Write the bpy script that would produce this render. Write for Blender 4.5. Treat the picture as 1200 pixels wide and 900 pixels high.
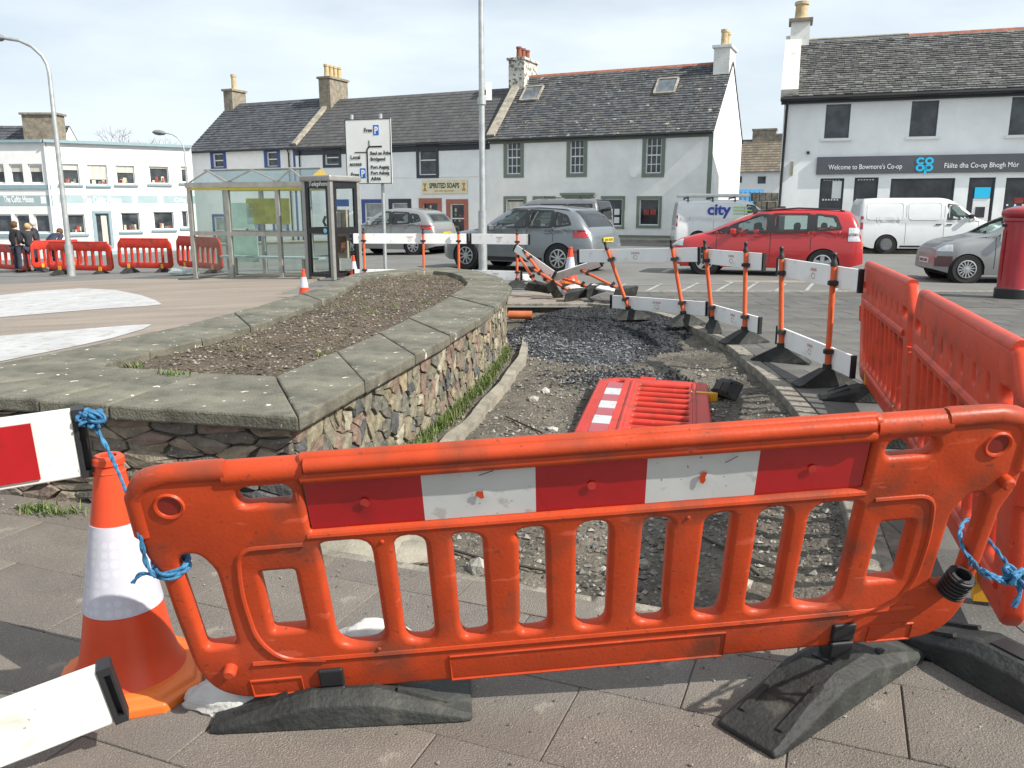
import bpy, bmesh, math, random
from mathutils import Vector, Matrix
R = math.radians
random.seed(11)
scn = bpy.context.scene
for o in list(bpy.data.objects):
    bpy.data.objects.remove(o)
col = scn.collection

# ---------------------------------------------------------------- camera, sky, sun, exposure
CAM_H, FPX, PITCH = 1.48, 960.0, 11.997        # eye height, focal length in 1200-px units, downward tilt
cam = bpy.data.objects.new('camera', bpy.data.cameras.new('camera'))
col.objects.link(cam)
cam.location = (0, 0, CAM_H)
cam.rotation_euler = (R(90 - PITCH), 0, 0)
cam.data.sensor_width = 36
cam.data.lens = 36 * FPX / 1200
cam.data.clip_start = .05
cam.data.clip_end = 2000
scn.camera = cam

SUN_AZ, SUN_EL = 27.0, 40.0                     # azimuth measured from +X towards the camera, elevation
sv = Vector((math.cos(R(SUN_AZ)) * math.cos(R(SUN_EL)), -math.sin(R(SUN_AZ)) * math.cos(R(SUN_EL)), math.sin(R(SUN_EL))))
world = bpy.data.worlds.new('World')
scn.world = world
world.use_nodes = True
wn, wl = world.node_tree.nodes, world.node_tree.links
wn.clear()
w_out = wn.new('ShaderNodeOutputWorld')
w_bg = wn.new('ShaderNodeBackground')
w_bg.inputs['Strength'].default_value = .083
w_sky = wn.new('ShaderNodeTexSky')
w_sky.sky_type = 'NISHITA'
w_sky.sun_disc = False
w_sky.sun_elevation = R(SUN_EL)
w_sky.sun_rotation = math.atan2(sv.x, sv.y)
w_sky.air_density = 1.0
w_sky.dust_density = 1.2
w_sky.ozone_density = 1.4
w_tc = wn.new('ShaderNodeTexCoord')
w_mp = wn.new('ShaderNodeMapping')
w_mp.inputs['Scale'].default_value = (1.0, 1.3, 4.2)
w_no = wn.new('ShaderNodeTexNoise')
w_no.inputs['Scale'].default_value = 2.1
w_no.inputs['Detail'].default_value = 6
w_no.inputs['Roughness'].default_value = .52
w_rp = wn.new('ShaderNodeValToRGB')
w_rp.color_ramp.elements[0].position = .36
w_rp.color_ramp.elements[0].color = (.62, .62, .62, 1)
w_rp.color_ramp.elements[1].position = .60
w_rp.color_ramp.elements[1].color = (1, 1, 1, 1)
w_mx = wn.new('ShaderNodeMix')
w_mx.data_type = 'RGBA'
w_mx.inputs['B'].default_value = (8.1, 9.0, 9.7, 1)
wl.new(w_tc.outputs['Generated'], w_mp.inputs['Vector'])
wl.new(w_mp.outputs['Vector'], w_no.inputs['Vector'])
wl.new(w_no.outputs['Fac'], w_rp.inputs['Fac'])
wl.new(w_rp.outputs['Color'], w_mx.inputs['Factor'])
wl.new(w_sky.outputs['Color'], w_mx.inputs['A'])
wl.new(w_mx.outputs['Result'], w_bg.inputs['Color'])
wl.new(w_bg.outputs['Background'], w_out.inputs['Surface'])

sun = bpy.data.objects.new('sun', bpy.data.lights.new('sun', 'SUN'))
col.objects.link(sun)
sun.data.energy = 5.0
sun.data.angle = R(.53)
sun.data.color = (1, .95, .86)
sun.rotation_euler = (-sv).to_track_quat('-Z', 'Y').to_euler()

scn.view_settings.view_transform = 'Standard'
scn.view_settings.look = 'None'
scn.view_settings.exposure = .44
scn.view_settings.gamma = 1
scn.view_settings.use_curve_mapping = False
scn.cycles.max_bounces = 8
scn.cycles.transparent_max_bounces = 16

# ---------------------------------------------------------------- survey helpers: a picture point -> a place in the world
cf = Vector((0, math.cos(R(PITCH)), -math.sin(R(PITCH))))
cu_ = Vector((0, math.sin(R(PITCH)), math.cos(R(PITCH))))
cr = Vector((1, 0, 0))
CC = Vector((0, 0, CAM_H))
def ray(x, y): return cf + cr * ((x - 600) / FPX) + cu_ * ((450 - y) / FPX)
def gz(x, y=0):                                   # the square falls gently away to the left
    t = min(45., max(0., -x - 2.5))
    return -.045 * t * t / (t + 1.2) if t > 0 else 0.
def G(x, y, z=0.):
    d = ray(x, y); return CC + d * ((z - CAM_H) / d.z)
def GS(x, y, dz=0.):
    z = 0.
    for _ in range(12):
        p = G(x, y, z + dz); z = .5 * z + .5 * gz(p.x, p.y)
    return p
def AY(x, y, Y):
    d = ray(x, y); return CC + d * (Y / d.y)

# ---------------------------------------------------------------- materials
def _mat(name):
    m = bpy.data.materials.new(name); m.use_nodes = True
    n, l = m.node_tree.nodes, m.node_tree.links
    return m, n, l, n['Principled BSDF']
def M(name, c, rough=.6, var=.15, scale=6., bump=0., bscale=60., metal=0., coat=0., spec=.5, c2=None, mixpos=(.35, .65), detail=5, stretch=None, rvar=0.):
    m, n, l, b = _mat(name)
    b.inputs['Roughness'].default_value = rough
    b.inputs['Metallic'].default_value = metal
    b.inputs['Coat Weight'].default_value = coat
    b.inputs['Coat Roughness'].default_value = .04
    b.inputs['Specular IOR Level'].default_value = spec
    tc = n.new('ShaderNodeTexCoord'); vec = tc.outputs['Object']
    if stretch:
        mp = n.new('ShaderNodeMapping'); mp.inputs['Scale'].default_value = stretch
        l.new(vec, mp.inputs['Vector']); vec = mp.outputs['Vector']
    no = n.new('ShaderNodeTexNoise'); no.inputs['Scale'].default_value = scale; no.inputs['Detail'].default_value = detail
    no.inputs['Roughness'].default_value = .62
    l.new(vec, no.inputs['Vector'])
    rp = n.new('ShaderNodeValToRGB')
    a = tuple(max(0, x * (1 - var)) for x in c); d = c2 or tuple(min(1, x * (1 + var)) for x in c)
    rp.color_ramp.elements[0].position, rp.color_ramp.elements[1].position = mixpos
    rp.color_ramp.elements[0].color = (*a, 1); rp.color_ramp.elements[1].color = (*d, 1)
    l.new(no.outputs['Fac'], rp.inputs['Fac']); l.new(rp.outputs['Color'], b.inputs['Base Color'])
    if rvar:
        mr = n.new('ShaderNodeMapRange'); mr.inputs['To Min'].default_value = rough - rvar; mr.inputs['To Max'].default_value = rough + rvar
        l.new(no.outputs['Fac'], mr.inputs['Value']); l.new(mr.outputs['Result'], b.inputs['Roughness'])
    if bump:
        nb = n.new('ShaderNodeTexNoise'); nb.inputs['Scale'].default_value = bscale; nb.inputs['Detail'].default_value = 4
        l.new(tc.outputs['Object'], nb.inputs['Vector'])
        bp = n.new('ShaderNodeBump'); bp.inputs['Strength'].default_value = bump; bp.inputs['Distance'].default_value = .02
        l.new(nb.outputs['Fac'], bp.inputs['Height']); l.new(bp.outputs['Normal'], b.inputs['Normal'])
    return m
def speckle(m, c, scale=220., thr=.62, soft=.04, amount=1., coord='Object', thin=None):
    """adds a second, finer layer of spots over the base colour"""
    n, l = m.node_tree.nodes, m.node_tree.links
    b = n['Principled BSDF']; src = b.inputs['Base Color'].links[0].from_socket
    tc = n.new('ShaderNodeTexCoord'); vec = tc.outputs[coord]
    if thin:
        mp = n.new('ShaderNodeMapping'); mp.inputs['Scale'].default_value = thin
        l.new(vec, mp.inputs['Vector']); vec = mp.outputs['Vector']
    no = n.new('ShaderNodeTexNoise'); no.inputs['Scale'].default_value = scale; no.inputs['Detail'].default_value = 3
    l.new(vec, no.inputs['Vector'])
    mr = n.new('ShaderNodeMapRange'); mr.inputs['From Min'].default_value = thr; mr.inputs['From Max'].default_value = thr + soft
    mr.inputs['To Max'].default_value = amount
    l.new(no.outputs['Fac'], mr.inputs['Value'])
    mx = n.new('ShaderNodeMix'); mx.data_type = 'RGBA'; mx.inputs['B'].default_value = (*c, 1)
    l.new(mr.outputs['Result'], mx.inputs['Factor']); l.new(src, mx.inputs['A'])
    l.new(mx.outputs['Result'], b.inputs['Base Color'])
    return m
def palette(name, cols, rough=.8, island=False, noise=.35, nscale=18., bump=.3, bscale=40.):
    """one material, each piece (object or mesh island) takes its own tone"""
    m, n, l, b = _mat(name)
    b.inputs['Roughness'].default_value = rough
    if island:
        src = n.new('ShaderNodeNewGeometry').outputs['Random Per Island']
    else:
        src = n.new('ShaderNodeObjectInfo').outputs['Random']
    rp = n.new('ShaderNodeValToRGB'); rp.color_ramp.interpolation = 'CONSTANT'
    e = rp.color_ramp.elements
    while len(e) < len(cols): e.new(.5)
    for i, c in enumerate(cols):
        e[i].position = i / len(cols); e[i].color = (*c, 1)
    l.new(src, rp.inputs['Fac'])
    tc = n.new('ShaderNodeTexCoord'); no = n.new('ShaderNodeTexNoise'); no.inputs['Scale'].default_value = nscale; no.inputs['Detail'].default_value = 5
    l.new(tc.outputs['Object'], no.inputs['Vector'])
    mr = n.new('ShaderNodeMapRange'); mr.inputs['From Min'].default_value = .25; mr.inputs['From Max'].default_value = .75
    mr.inputs['To Min'].default_value = 1 - noise; mr.inputs['To Max'].default_value = 1 + noise
    l.new(no.outputs['Fac'], mr.inputs['Value'])
    mx = n.new('ShaderNodeMix'); mx.data_type = 'RGBA'; mx.blend_type = 'MULTIPLY'; mx.inputs['Factor'].default_value = 1
    l.new(rp.outputs['Color'], mx.inputs['A']); l.new(mr.outputs['Result'], mx.inputs['B']); l.new(mx.outputs['Result'], b.inputs['Base Color'])
    if bump:
        nb = n.new('ShaderNodeTexNoise'); nb.inputs['Scale'].default_value = bscale; nb.inputs['Detail'].default_value = 5
        l.new(tc.outputs['Object'], nb.inputs['Vector'])
        bp = n.new('ShaderNodeBump'); bp.inputs['Strength'].default_value = bump; bp.inputs['Distance'].default_value = .02
        l.new(nb.outputs['Fac'], bp.inputs['Height']); l.new(bp.outputs['Normal'], b.inputs['Normal'])
    return m
def glass(name, tint=(.75, .85, .82), refl=.12, rough=.02):
    m, n, l, b = _mat(name)
    n.remove(b); out = n['Material Output']
    tr = n.new('ShaderNodeBsdfTransparent'); tr.inputs['Color'].default_value = (*tint, 1)
    gl = n.new('ShaderNodeBsdfGlossy'); gl.inputs['Roughness'].default_value = rough
    lw = n.new('ShaderNodeLayerWeight'); lw.inputs['Blend'].default_value = .5
    pw = n.new('ShaderNodeMath'); pw.operation = 'POWER'; pw.inputs[1].default_value = 4
    ad = n.new('ShaderNodeMath'); ad.operation = 'MULTIPLY_ADD'; ad.inputs[1].default_value = .75; ad.inputs[2].default_value = refl; ad.use_clamp = True
    l.new(lw.outputs['Facing'], pw.inputs[0]); l.new(pw.outputs['Value'], ad.inputs[0])
    mx = n.new('ShaderNodeMixShader')
    l.new(ad.outputs['Value'], mx.inputs['Fac'])
    l.new(tr.outputs['BSDF'], mx.inputs[1]); l.new(gl.outputs['BSDF'], mx.inputs[2]); l.new(mx.outputs['Shader'], out.inputs['Surface'])
    return m

# ---------------------------------------------------------------- mesh helpers
class MB:
    def __init__(s): s.v = []; s.f = []
    def add(s, vs, fs):
        o = len(s.v); s.v += [tuple(p) for p in vs]; s.f += [tuple(i + o for i in f) for f in fs]; return s
    def box(s, x0, x1, y0, y1, z0, z1):
        return s.add([(x0,y0,z0),(x1,y0,z0),(x1,y1,z0),(x0,y1,z0),(x0,y0,z1),(x1,y0,z1),(x1,y1,z1),(x0,y1,z1)],
                     [(0,3,2,1),(4,5,6,7),(0,1,5,4),(1,2,6,5),(2,3,7,6),(3,0,4,7)])
    def bar(s, p0, p1, w, h, up=(0,0,1)):          # rectangular bar, w across, h along up
        p0, p1 = Vector(p0), Vector(p1); d = (p1 - p0).normalized(); u = Vector(up)
        sd = d.cross(u).normalized(); u = sd.cross(d).normalized()
        vs = []
        for p in (p0, p1):
            for a, b in ((-1,-1),(1,-1),(1,1),(-1,1)): vs.append(p + sd * (a * w / 2) + u * (b * h / 2))
        return s.add(vs, [(0,3,2,1),(4,5,6,7),(0,1,5,4),(1,2,6,5),(2,3,7,6),(3,0,4,7)])
    def tube(s, pts, r, n=10, caps=True):
        pts = [Vector(p) for p in pts]; rs = r if isinstance(r, (list, tuple)) else [r] * len(pts)
        vs, fs = [], []
        t0 = (pts[1] - pts[0]).normalized(); a = t0.orthogonal().normalized()
        for i, p in enumerate(pts):
            t = (pts[min(i+1, len(pts)-1)] - pts[max(i-1, 0)]).normalized()
            a = (a - t * a.dot(t)).normalized(); b = t.cross(a)
            for k in range(n):
                th = 2 * math.pi * k / n; vs.append(p + (a * math.cos(th) + b * math.sin(th)) * rs[i])
        for i in range(len(pts) - 1):
            for k in range(n):
                fs.append((i*n+k, i*n+(k+1)%n, (i+1)*n+(k+1)%n, (i+1)*n+k))
        if caps: fs += [tuple(range(n-1, -1, -1)), tuple(range((len(pts)-1)*n, len(pts)*n))]
        return s.add(vs, fs)
    def lathe(s, prof, c=(0,0,0), n=16, axis='z', sq=1., caps=True):
        vs, fs = [], []
        for r, z in prof:
            for k in range(n):
                th = 2 * math.pi * k / n; a, b = r * math.cos(th), r * math.sin(th) * sq
                vs.append((c[0]+a, c[1]+b, c[2]+z) if axis == 'z' else (c[0]+a, c[1]+z, c[2]+b))
        m = len(prof)
        for i in range(m-1):
            for k in range(n):
                q = (i*n+k, i*n+(k+1)%n, (i+1)*n+(k+1)%n, (i+1)*n+k); fs.append(q if axis == 'z' else q[::-1])
        if caps: fs += [tuple(range(n-1,-1,-1)), tuple(range((m-1)*n, m*n))] if axis == 'z' else [tuple(range(n)), tuple(range(m*n-1, (m-1)*n-1, -1))]
        return s.add(vs, fs)
    def prism(s, poly, vec):                         # planar 3-D polygon pushed along vec
        vec = Vector(vec); n = len(poly); a = [Vector(p) for p in poly]
        return s.add(a + [p + vec for p in a], [tuple(range(n-1,-1,-1)), tuple(range(n, 2*n))] + [(i, (i+1)%n, n+(i+1)%n, n+i) for i in range(n)])
    def quad(s, *p): return s.add(p, [tuple(range(len(p)))])
    def grid(s, fn, nu, nv):
        vs = [fn(i / nu, j / nv) for j in range(nv+1) for i in range(nu+1)]
        return s.add(vs, [(j*(nu+1)+i, j*(nu+1)+i+1, (j+1)*(nu+1)+i+1, (j+1)*(nu+1)+i) for j in range(nv) for i in range(nu)])
    def mesh(s, name):
        me = bpy.data.meshes.new(name); me.from_pydata(s.v, [], s.f); me.update(); return me
    def build(s, name, mat, parent=None, smooth=False, bevel=0., loc=None, rz=0., fixn=True):
        me = s.mesh(name)
        if fixn:
            bm = bmesh.new(); bm.from_mesh(me); bmesh.ops.recalc_face_normals(bm, faces=bm.faces); bm.to_mesh(me); bm.free()
        return put(name, me, mat, parent, smooth, bevel, loc, rz)
def put(name, me, mat, parent=None, smooth=False, bevel=0., loc=None, rz=0.):
    if mat is not None and not me.materials: me.materials.append(mat)
    if smooth:
        me.polygons.foreach_set('use_smooth', [True] * len(me.polygons)); me.set_sharp_from_angle(angle=R(38 if smooth is True else smooth))
    o = bpy.data.objects.new(name, me); col.objects.link(o); o.parent = parent
    if loc is not None: o.location = loc
    if rz: o.rotation_euler.z = rz
    if bevel:
        md = o.modifiers.new('bevel', 'BEVEL'); md.width = bevel; md.segments = 2; md.limit_method = 'ANGLE'; md.angle_limit = R(40)
    return o
def tag(o, label=None, cat=None, group=None, kind=None):
    if label: o['label'] = label
    if cat: o['category'] = cat
    if group: o['group'] = group
    if kind: o['kind'] = kind
    return o
def thing(name, label, cat, loc=(0,0,0), rz=0., group=None):
    o = bpy.data.objects.new(name, None); col.objects.link(o); o.empty_display_size = .1
    o.location = loc; o.rotation_euler = (0, 0, rz)
    return tag(o, label, cat, group)
def struct(o): o['kind'] = 'structure'; return o
def copy_tree(o, parent=None):
    c = o.copy(); col.objects.link(c); c.parent = parent
    for ch in [x for x in o.children]: copy_tree(ch, c)
    return c
def text_mesh(body, size, ext=.004, align='LEFT', spacing=1., shear=0., bold=0.):
    cv = bpy.data.curves.new('txt', 'FONT'); cv.body = body; cv.size = size; cv.extrude = ext; cv.align_x = align
    cv.space_character = spacing; cv.shear = shear; cv.offset = bold; cv.resolution_u = 3
    ob = bpy.data.objects.new('txt', cv); col.objects.link(ob)
    me = bpy.data.meshes.new_from_object(ob.evaluated_get(bpy.context.evaluated_depsgraph_get()))
    bpy.data.objects.remove(ob); bpy.data.curves.remove(cv)
    return me
def lettering(name, body, mat, parent, u, y, z, size, width=None, **k):
    """upright writing on a face that looks along local -Y"""
    me = text_mesh(body, size, **k)
    xs = [v.co.x for v in me.vertices]; sx = (width / (max(xs) - min(xs))) if width and xs else 1
    ma = Matrix(((sx,0,0,0),(0,0,-1,0),(0,1,0,0),(0,0,0,1)))
    me.transform(ma)
    return put(name, me, mat, parent, loc=(u, y, z))
from mathutils.geometry import delaunay_2d_cdt
def offset_loop(lp, d):
    """move a loop by d to the left of its direction of travel"""
    n = len(lp); out = []
    for i in range(n):
        a, b, c = Vector(lp[i-1]), Vector(lp[i]), Vector(lp[(i+1) % n]); e1, e2 = (b - a), (c - b)
        e1 = e1.normalized() if e1.length > 1e-9 else e2.normalized(); e2 = e2.normalized() if e2.length > 1e-9 else e1
        n1, n2 = Vector((-e1.y, e1.x)), Vector((-e2.y, e2.x)); m = n1 + n2; m = m.normalized() if m.length > 1e-6 else n1
        q = b + m * (d / max(.5, m.dot(n1))); out.append((q.x, q.y))
    return out
def dedupe(lp):
    out = []
    for q in lp:
        if not out or math.hypot(q[0] - out[-1][0], q[1] - out[-1][1]) > 1e-4: out.append(q)
    if math.hypot(out[0][0] - out[-1][0], out[0][1] - out[-1][1]) < 1e-4: out.pop()
    return out
def panel_mesh(loops, ext, bev, res=2):
    """flat shape with holes in local X-Z, half thickness ext+bev, rounded rims; first loop is the outline"""
    b = MB(); fixed = []
    for i, lp in enumerate(loops):
        lp = dedupe(lp); ar = sum(lp[k-1][0] * lp[k][1] - lp[k][0] * lp[k-1][1] for k in range(len(lp)))
        if (ar > 0) != (i == 0): lp = lp[::-1]            # outline runs anticlockwise, holes clockwise: material on the left
        fixed.append(lp)
    steps = [(bev * (1 - math.cos(R(90 * k / (res + 1)))), ext + bev * math.sin(R(90 * k / (res + 1)))) for k in range(res + 2)]
    prof = [(o, y) for o, y in steps[::-1]] + [(o, -y) for o, y in steps]   # back rim ... front rim
    caps = []
    for lp in fixed:
        n = len(lp); vs = []
        for o, y in prof:
            vs += [(x, y, z) for x, z in offset_loop(lp, o)]
        m = len(prof); b.add(vs, [(i*n+k, i*n+(k+1) % n, (i+1)*n+(k+1) % n, (i+1)*n+k) for i in range(m - 1) for k in range(n)])
        caps.append(offset_loop(lp, bev))
    pts, eds = [], []
    for lp in caps:
        o = len(pts); n = len(lp); pts += [Vector(q) for q in lp]; eds += [(o + k, o + (k+1) % n) for k in range(n)]
    cv, _, cf_, _, _, _ = delaunay_2d_cdt(pts, eds, [], 0, 1e-6)
    tri = []
    for f in cf_:
        c = sum((cv[i] for i in f), Vector((0, 0))) / len(f)
        if inside(c, caps[0]) and not any(inside(c, h) for h in caps[1:]): tri.append(tuple(f))
    for y in (ext + bev, -(ext + bev)): b.add([(q.x, y, q.y) for q in cv], tri)
    me = b.mesh('panel'); bm = bmesh.new(); bm.from_mesh(me); bmesh.ops.remove_doubles(bm, verts=bm.verts, dist=1e-5); bmesh.ops.recalc_face_normals(bm, faces=bm.faces); bm.to_mesh(me); bm.free()
    return me
def rpoly(pts, r, n=4):
    """rounded polygon; r a number or one radius per corner"""
    out = []; m = len(pts)
    for i in range(m):
        p = Vector(pts[i]); a = Vector(pts[i-1]); b = Vector(pts[(i+1) % m]); rr = r[i] if isinstance(r, (list, tuple)) else r
        if rr <= 0: out.append((p.x, p.y)); continue
        da, db = (a - p), (b - p); ra = min(rr, da.length * .49, db.length * .49)
        s, e = p + da.normalized() * ra, p + db.normalized() * ra
        for k in range(n + 1):
            t = k / n; q = s * (1-t)**2 + p * (2*t*(1-t)) + e * t*t; out.append((q.x, q.y))
    return out
def rrect(x0, x1, z0, z1, r, n=4): return rpoly([(x0,z0),(x1,z0),(x1,z1),(x0,z1)], r, n)
def inside(p, poly):
    c = False; j = len(poly) - 1
    for i in range(len(poly)):
        (xi, yi), (xj, yj) = poly[i], poly[j]
        if (yi > p[1]) != (yj > p[1]) and p[0] < (xj - xi) * (p[1] - yi) / (yj - yi) + xi: c = not c
        j = i
    return c
def lerpf(pts):
    def f(x):
        if x <= pts[0][0]: return pts[0][1]
        for (a, b), (c, d) in zip(pts, pts[1:]):
            if x <= c: return b + (d - b) * (x - a) / max(1e-9, c - a)
        return pts[-1][1]
    return f
def smoothf(pts):
    """Catmull-Rom through the points (x increasing)"""
    def f(x):
        if x <= pts[0][0]: return pts[0][1]
        if x >= pts[-1][0]: return pts[-1][1]
        for i in range(len(pts) - 1):
            if x <= pts[i+1][0]: break
        p1, p2 = pts[i], pts[i+1]; p0 = pts[i-1] if i else (2*p1[0]-p2[0], 2*p1[1]-p2[1]); p3 = pts[i+2] if i + 2 < len(pts) else (2*p2[0]-p1[0], 2*p2[1]-p1[1])
        h = p2[0] - p1[0]; t = (x - p1[0]) / h
        def mono(d0, d1, s): return max(-abs(3*s), min(abs(3*s), (d0 + d1) / 2)) if d0 * d1 > 0 else 0
        s0, s1, s2 = (p1[1]-p0[1])/(p1[0]-p0[0]), (p2[1]-p1[1])/h, (p3[1]-p2[1])/(p3[0]-p2[0])
        m1, m2 = mono(s0, s1, s1), mono(s1, s2, s1)
        return (2*t**3-3*t*t+1)*p1[1] + (t**3-2*t*t+t)*h*m1 + (-2*t**3+3*t*t)*p2[1] + (t**3-t*t)*h*m2
    return f
def clip_half(poly, a, b, c):                       # keep a*x+b*y<=c
    out = []
    for i in range(len(poly)):
        p, q = poly[i], poly[(i+1) % len(poly)]; dp, dq = a*p[0]+b*p[1]-c, a*q[0]+b*q[1]-c
        if dp <= 0: out.append(p)
        if dp * dq < 0:
            t = dp / (dp - dq); out.append((p[0]+(q[0]-p[0])*t, p[1]+(q[1]-p[1])*t))
    return out
# ---------------------------------------------------------------- ground, plaza, pavement, excavation
from mathutils import noise as mnoise
def nz(x, y, s=1., k=0.): return mnoise.noise(Vector((x * s, y * s, k)))
m_earth = M('earth', (.13, .115, .085), .95, .3, 2., bump=.6, bscale=30)
m_road = speckle(M('asphalt', (.145, .143, .136), .9, .14, .7, bump=.35, bscale=90, detail=8), (.26, .25, .23), 60, .60, .08, .6)
m_plaza = speckle(M('plaza_pavers', (.235, .195, .16), .85, .16, 1.1, bump=.25, bscale=50, stretch=(.35, 2.2, 1), detail=8), (.33, .29, .25), 26, .58, .1, .5)
m_slab = speckle(speckle(palette('paving_slab', [(.155,.132,.112),(.145,.125,.108),(.165,.142,.12),(.15,.131,.116),(.135,.116,.10)], .85, noise=.2, nscale=5, bump=.5, bscale=160), (.42, .40, .36), 330, .60, .05, .7), (.07, .062, .055), 260, .62, .05, .65)
speckle(m_slab, (.115, .10, .085), 2.3, .52, .22, .55)
speckle(m_slab, (.33, .30, .25), 6, .66, .08, .5)
m_slabfar = speckle(palette('paving_slab_dark', [(.092,.089,.083),(.104,.099,.091),(.085,.082,.077),(.113,.107,.097)], .85, island=True, noise=.25, nscale=2.5, bump=.3, bscale=60), (.3, .28, .25), 90, .64, .06, .5)
m_slabfar2 = speckle(palette('paving_slab_dark_piece', [(.092,.089,.083),(.104,.099,.091),(.085,.082,.077),(.113,.107,.097)], .85, noise=.25, nscale=2.5, bump=.3, bscale=60), (.3, .28, .25), 90, .64, .06, .5)
m_joint = M('joint_sand', (.15, .13, .105), .95, .3, 14, bump=.5, bscale=90)
m_kerb = speckle(M('kerb_concrete', (.22, .20, .165), .85, .3, 7, bump=.5, bscale=70), (.07, .065, .05), 18, .58, .12, .7)
m_pale = M('pale_concrete', (.24, .22, .175), .9, .25, 5, bump=.4, bscale=60)
m_tan = M('tan_paving', (.27, .235, .185), .88, .2, 1.6, bump=.3, bscale=50, detail=8)
m_bayline = M('bay_line_paint', (.30, .295, .28), .8, .2, 3)
m_whitepaint = speckle(M('road_paint', (.42, .42, .42), .75, .12, 2.0, detail=8), (.30, .27, .24), 7, .54, .14, .75)

gb = MB(); gb.grid(lambda u, v: ((u - .5) * 1400, -60 + v * 1400, gz(max(-60, (u - .5) * 1400)) - .26), 140, 4)
struct(gb.build('ground', m_earth, fixn=False))
rb = MB(); rb.grid(lambda u, v: (-70 + 140 * u, 13.0 + 110 * v, gz(-70 + 140 * u) - .035), 140, 4)
struct(rb.build('road', m_road, fixn=False))
xr = lerpf([(4.6, -1.3), (6.5, -.8), (10.2, -.5), (13.2, -.5), (13.3, 1.18), (15.2, 1.18)])
def plz(u, v):
    y = 4.6 + 10.5 * v; x = -34 + (xr(y) + 34) * u; return (x, y, gz(x))
pb = MB(); pb.grid(plz, 90, 60)
pb.grid(lambda u, v: (-34 + 29.6 * u, 15.1 + 6.6 * v, gz(-34 + 29.6 * u)), 60, 4)
for i in range(60):                                    # skirt at the far edge
    xa, xb = -34 + 29.6 * i / 60, -34 + 29.6 * (i + 1) / 60
    pb.quad((xa, 21.7, gz(xa) - .1), (xb, 21.7, gz(xb) - .1), (xb, 21.7, gz(xb)), (xa, 21.7, gz(xa)))
pb.quad((-4.4, 15.1, gz(-4.4) - .1), (-4.4, 21.7, gz(-4.4) - .1), (-4.4, 21.7, gz(-4.4)), (-4.4, 15.1, gz(-4.4)))
pb.quad((-4.4, 15.1, -.1), (1.18, 15.1, -.1), (1.18, 15.1, 0), (-4.4, 15.1, gz(-4.4)))
struct(pb.build('plaza', m_plaza))
b = MB(); b.box(-.6, 1.22, 13.20, 13.36, -.22, .006); struct(b.build('kerb', m_kerb, bevel=.012))
# the pale painted crescents on the plaza
def crescent(pxs):
    pts = [GS(*q) for q in pxs]; cen = sum((p for p in pts), Vector()) / len(pts)
    b = MB(); n = len(pts)
    b.add([(p.x, p.y, gz(p.x) + .006) for p in pts] + [(cen.x, cen.y, gz(cen.x) + .006)], [(i, (i + 1) % n, n) for i in range(n)])
    return struct(b.build('road_marking', m_whitepaint))
def fine(pxs, k=3):
    out = []
    for a, b in zip(pxs, pxs[1:] + pxs[:1]):
        for i in range(k): out.append((a[0] + (b[0] - a[0]) * i / k, a[1] + (b[1] - a[1]) * i / k))
    return out
crescent(fine([(-60, 352), (0, 346), (45, 341), (95, 338), (135, 340), (165, 346), (182, 352), (190, 357), (170, 359), (120, 362), (60, 367), (0, 372), (-60, 377)]))
crescent(fine([(-60, 402), (0, 394), (60, 389), (120, 384), (160, 381), (178, 380.5), (168, 386), (130, 397), (80, 408), (30, 418), (-60, 436)]))

# ---- paving laid slab by slab
K = smoothf([(1.0, 1.38), (2.9, 1.38), (3.19, 1.47), (4.2, 1.76), (5.82, 2.11), (6.79, 2.24), (7.9, 2.33), (9.2, 2.40), (10.94, 2.29), (12.0, 2.1), (12.75, 1.8), (13.3, 1.19), (15.2, 1.19)])
ca, sa = math.cos(R(21.7)), math.sin(R(21.7))
def uv2xy(u, v): return (u * ca + v * sa, -u * sa + v * ca)
def slab_obj(poly, mat, parent, z1=0., th=.045, j=.0025, name='paving_slab'):
    n = len(poly); cx = sum(p[0] for p in poly) / n; cy = sum(p[1] for p in poly) / n
    area = abs(sum(poly[i-1][0] * poly[i][1] - poly[i][0] * poly[i-1][1] for i in range(n))) / 2
    if area < .012: return None
    pts = [(p[0] - cx, p[1] - cy) for p in poly]
    dz = random.uniform(-.0025, .0025); tx, ty = random.uniform(-.003, .003), random.uniform(-.003, .003)
    b = MB(); lo, hi, top = [], [], []
    for x, y in pts:
        r = math.hypot(x, y); k = 1 - j / r; k2 = 1 - (j + .003) / r
        lo.append((x * k, y * k, -th)); hi.append((x * k, y * k, dz - .003 + x * tx + y * ty)); top.append((x * k2, y * k2, dz + x * tx + y * ty))
    b.add(lo + hi + top, [tuple(range(2*n, 3*n))] + [(i, (i+1) % n, n + (i+1) % n, n + i) for i in range(n)] + [(n + i, n + (i+1) % n, 2*n + (i+1) % n, 2*n + i) for i in range(n)])
    return b.build(name, mat, parent, loc=(cx, cy, z1))
fb = MB(); e0 = [uv2xy(-7.5, -.6), uv2xy(7.5, -.6), uv2xy(7.5, 2.83), uv2xy(-7.5, 2.83)]
fb.prism([(x, y, -.007) for x, y in e0], (0, 0, -.22))
q4 = [uv2xy(-7.5, 2.83), (-1.02, 3.06), (-1.02, 3.55), uv2xy(-7.5, 3.9)]
q4[1] = uv2xy(-2.12, 2.83); q4[2] = (-1.02, 3.62)
fb.prism([(x, y, -.007) for x, y in q4], (0, 0, -.22))
fore = struct(fb.build('forecourt', m_joint))
def vv(x, y): return x * sa + y * ca
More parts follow.
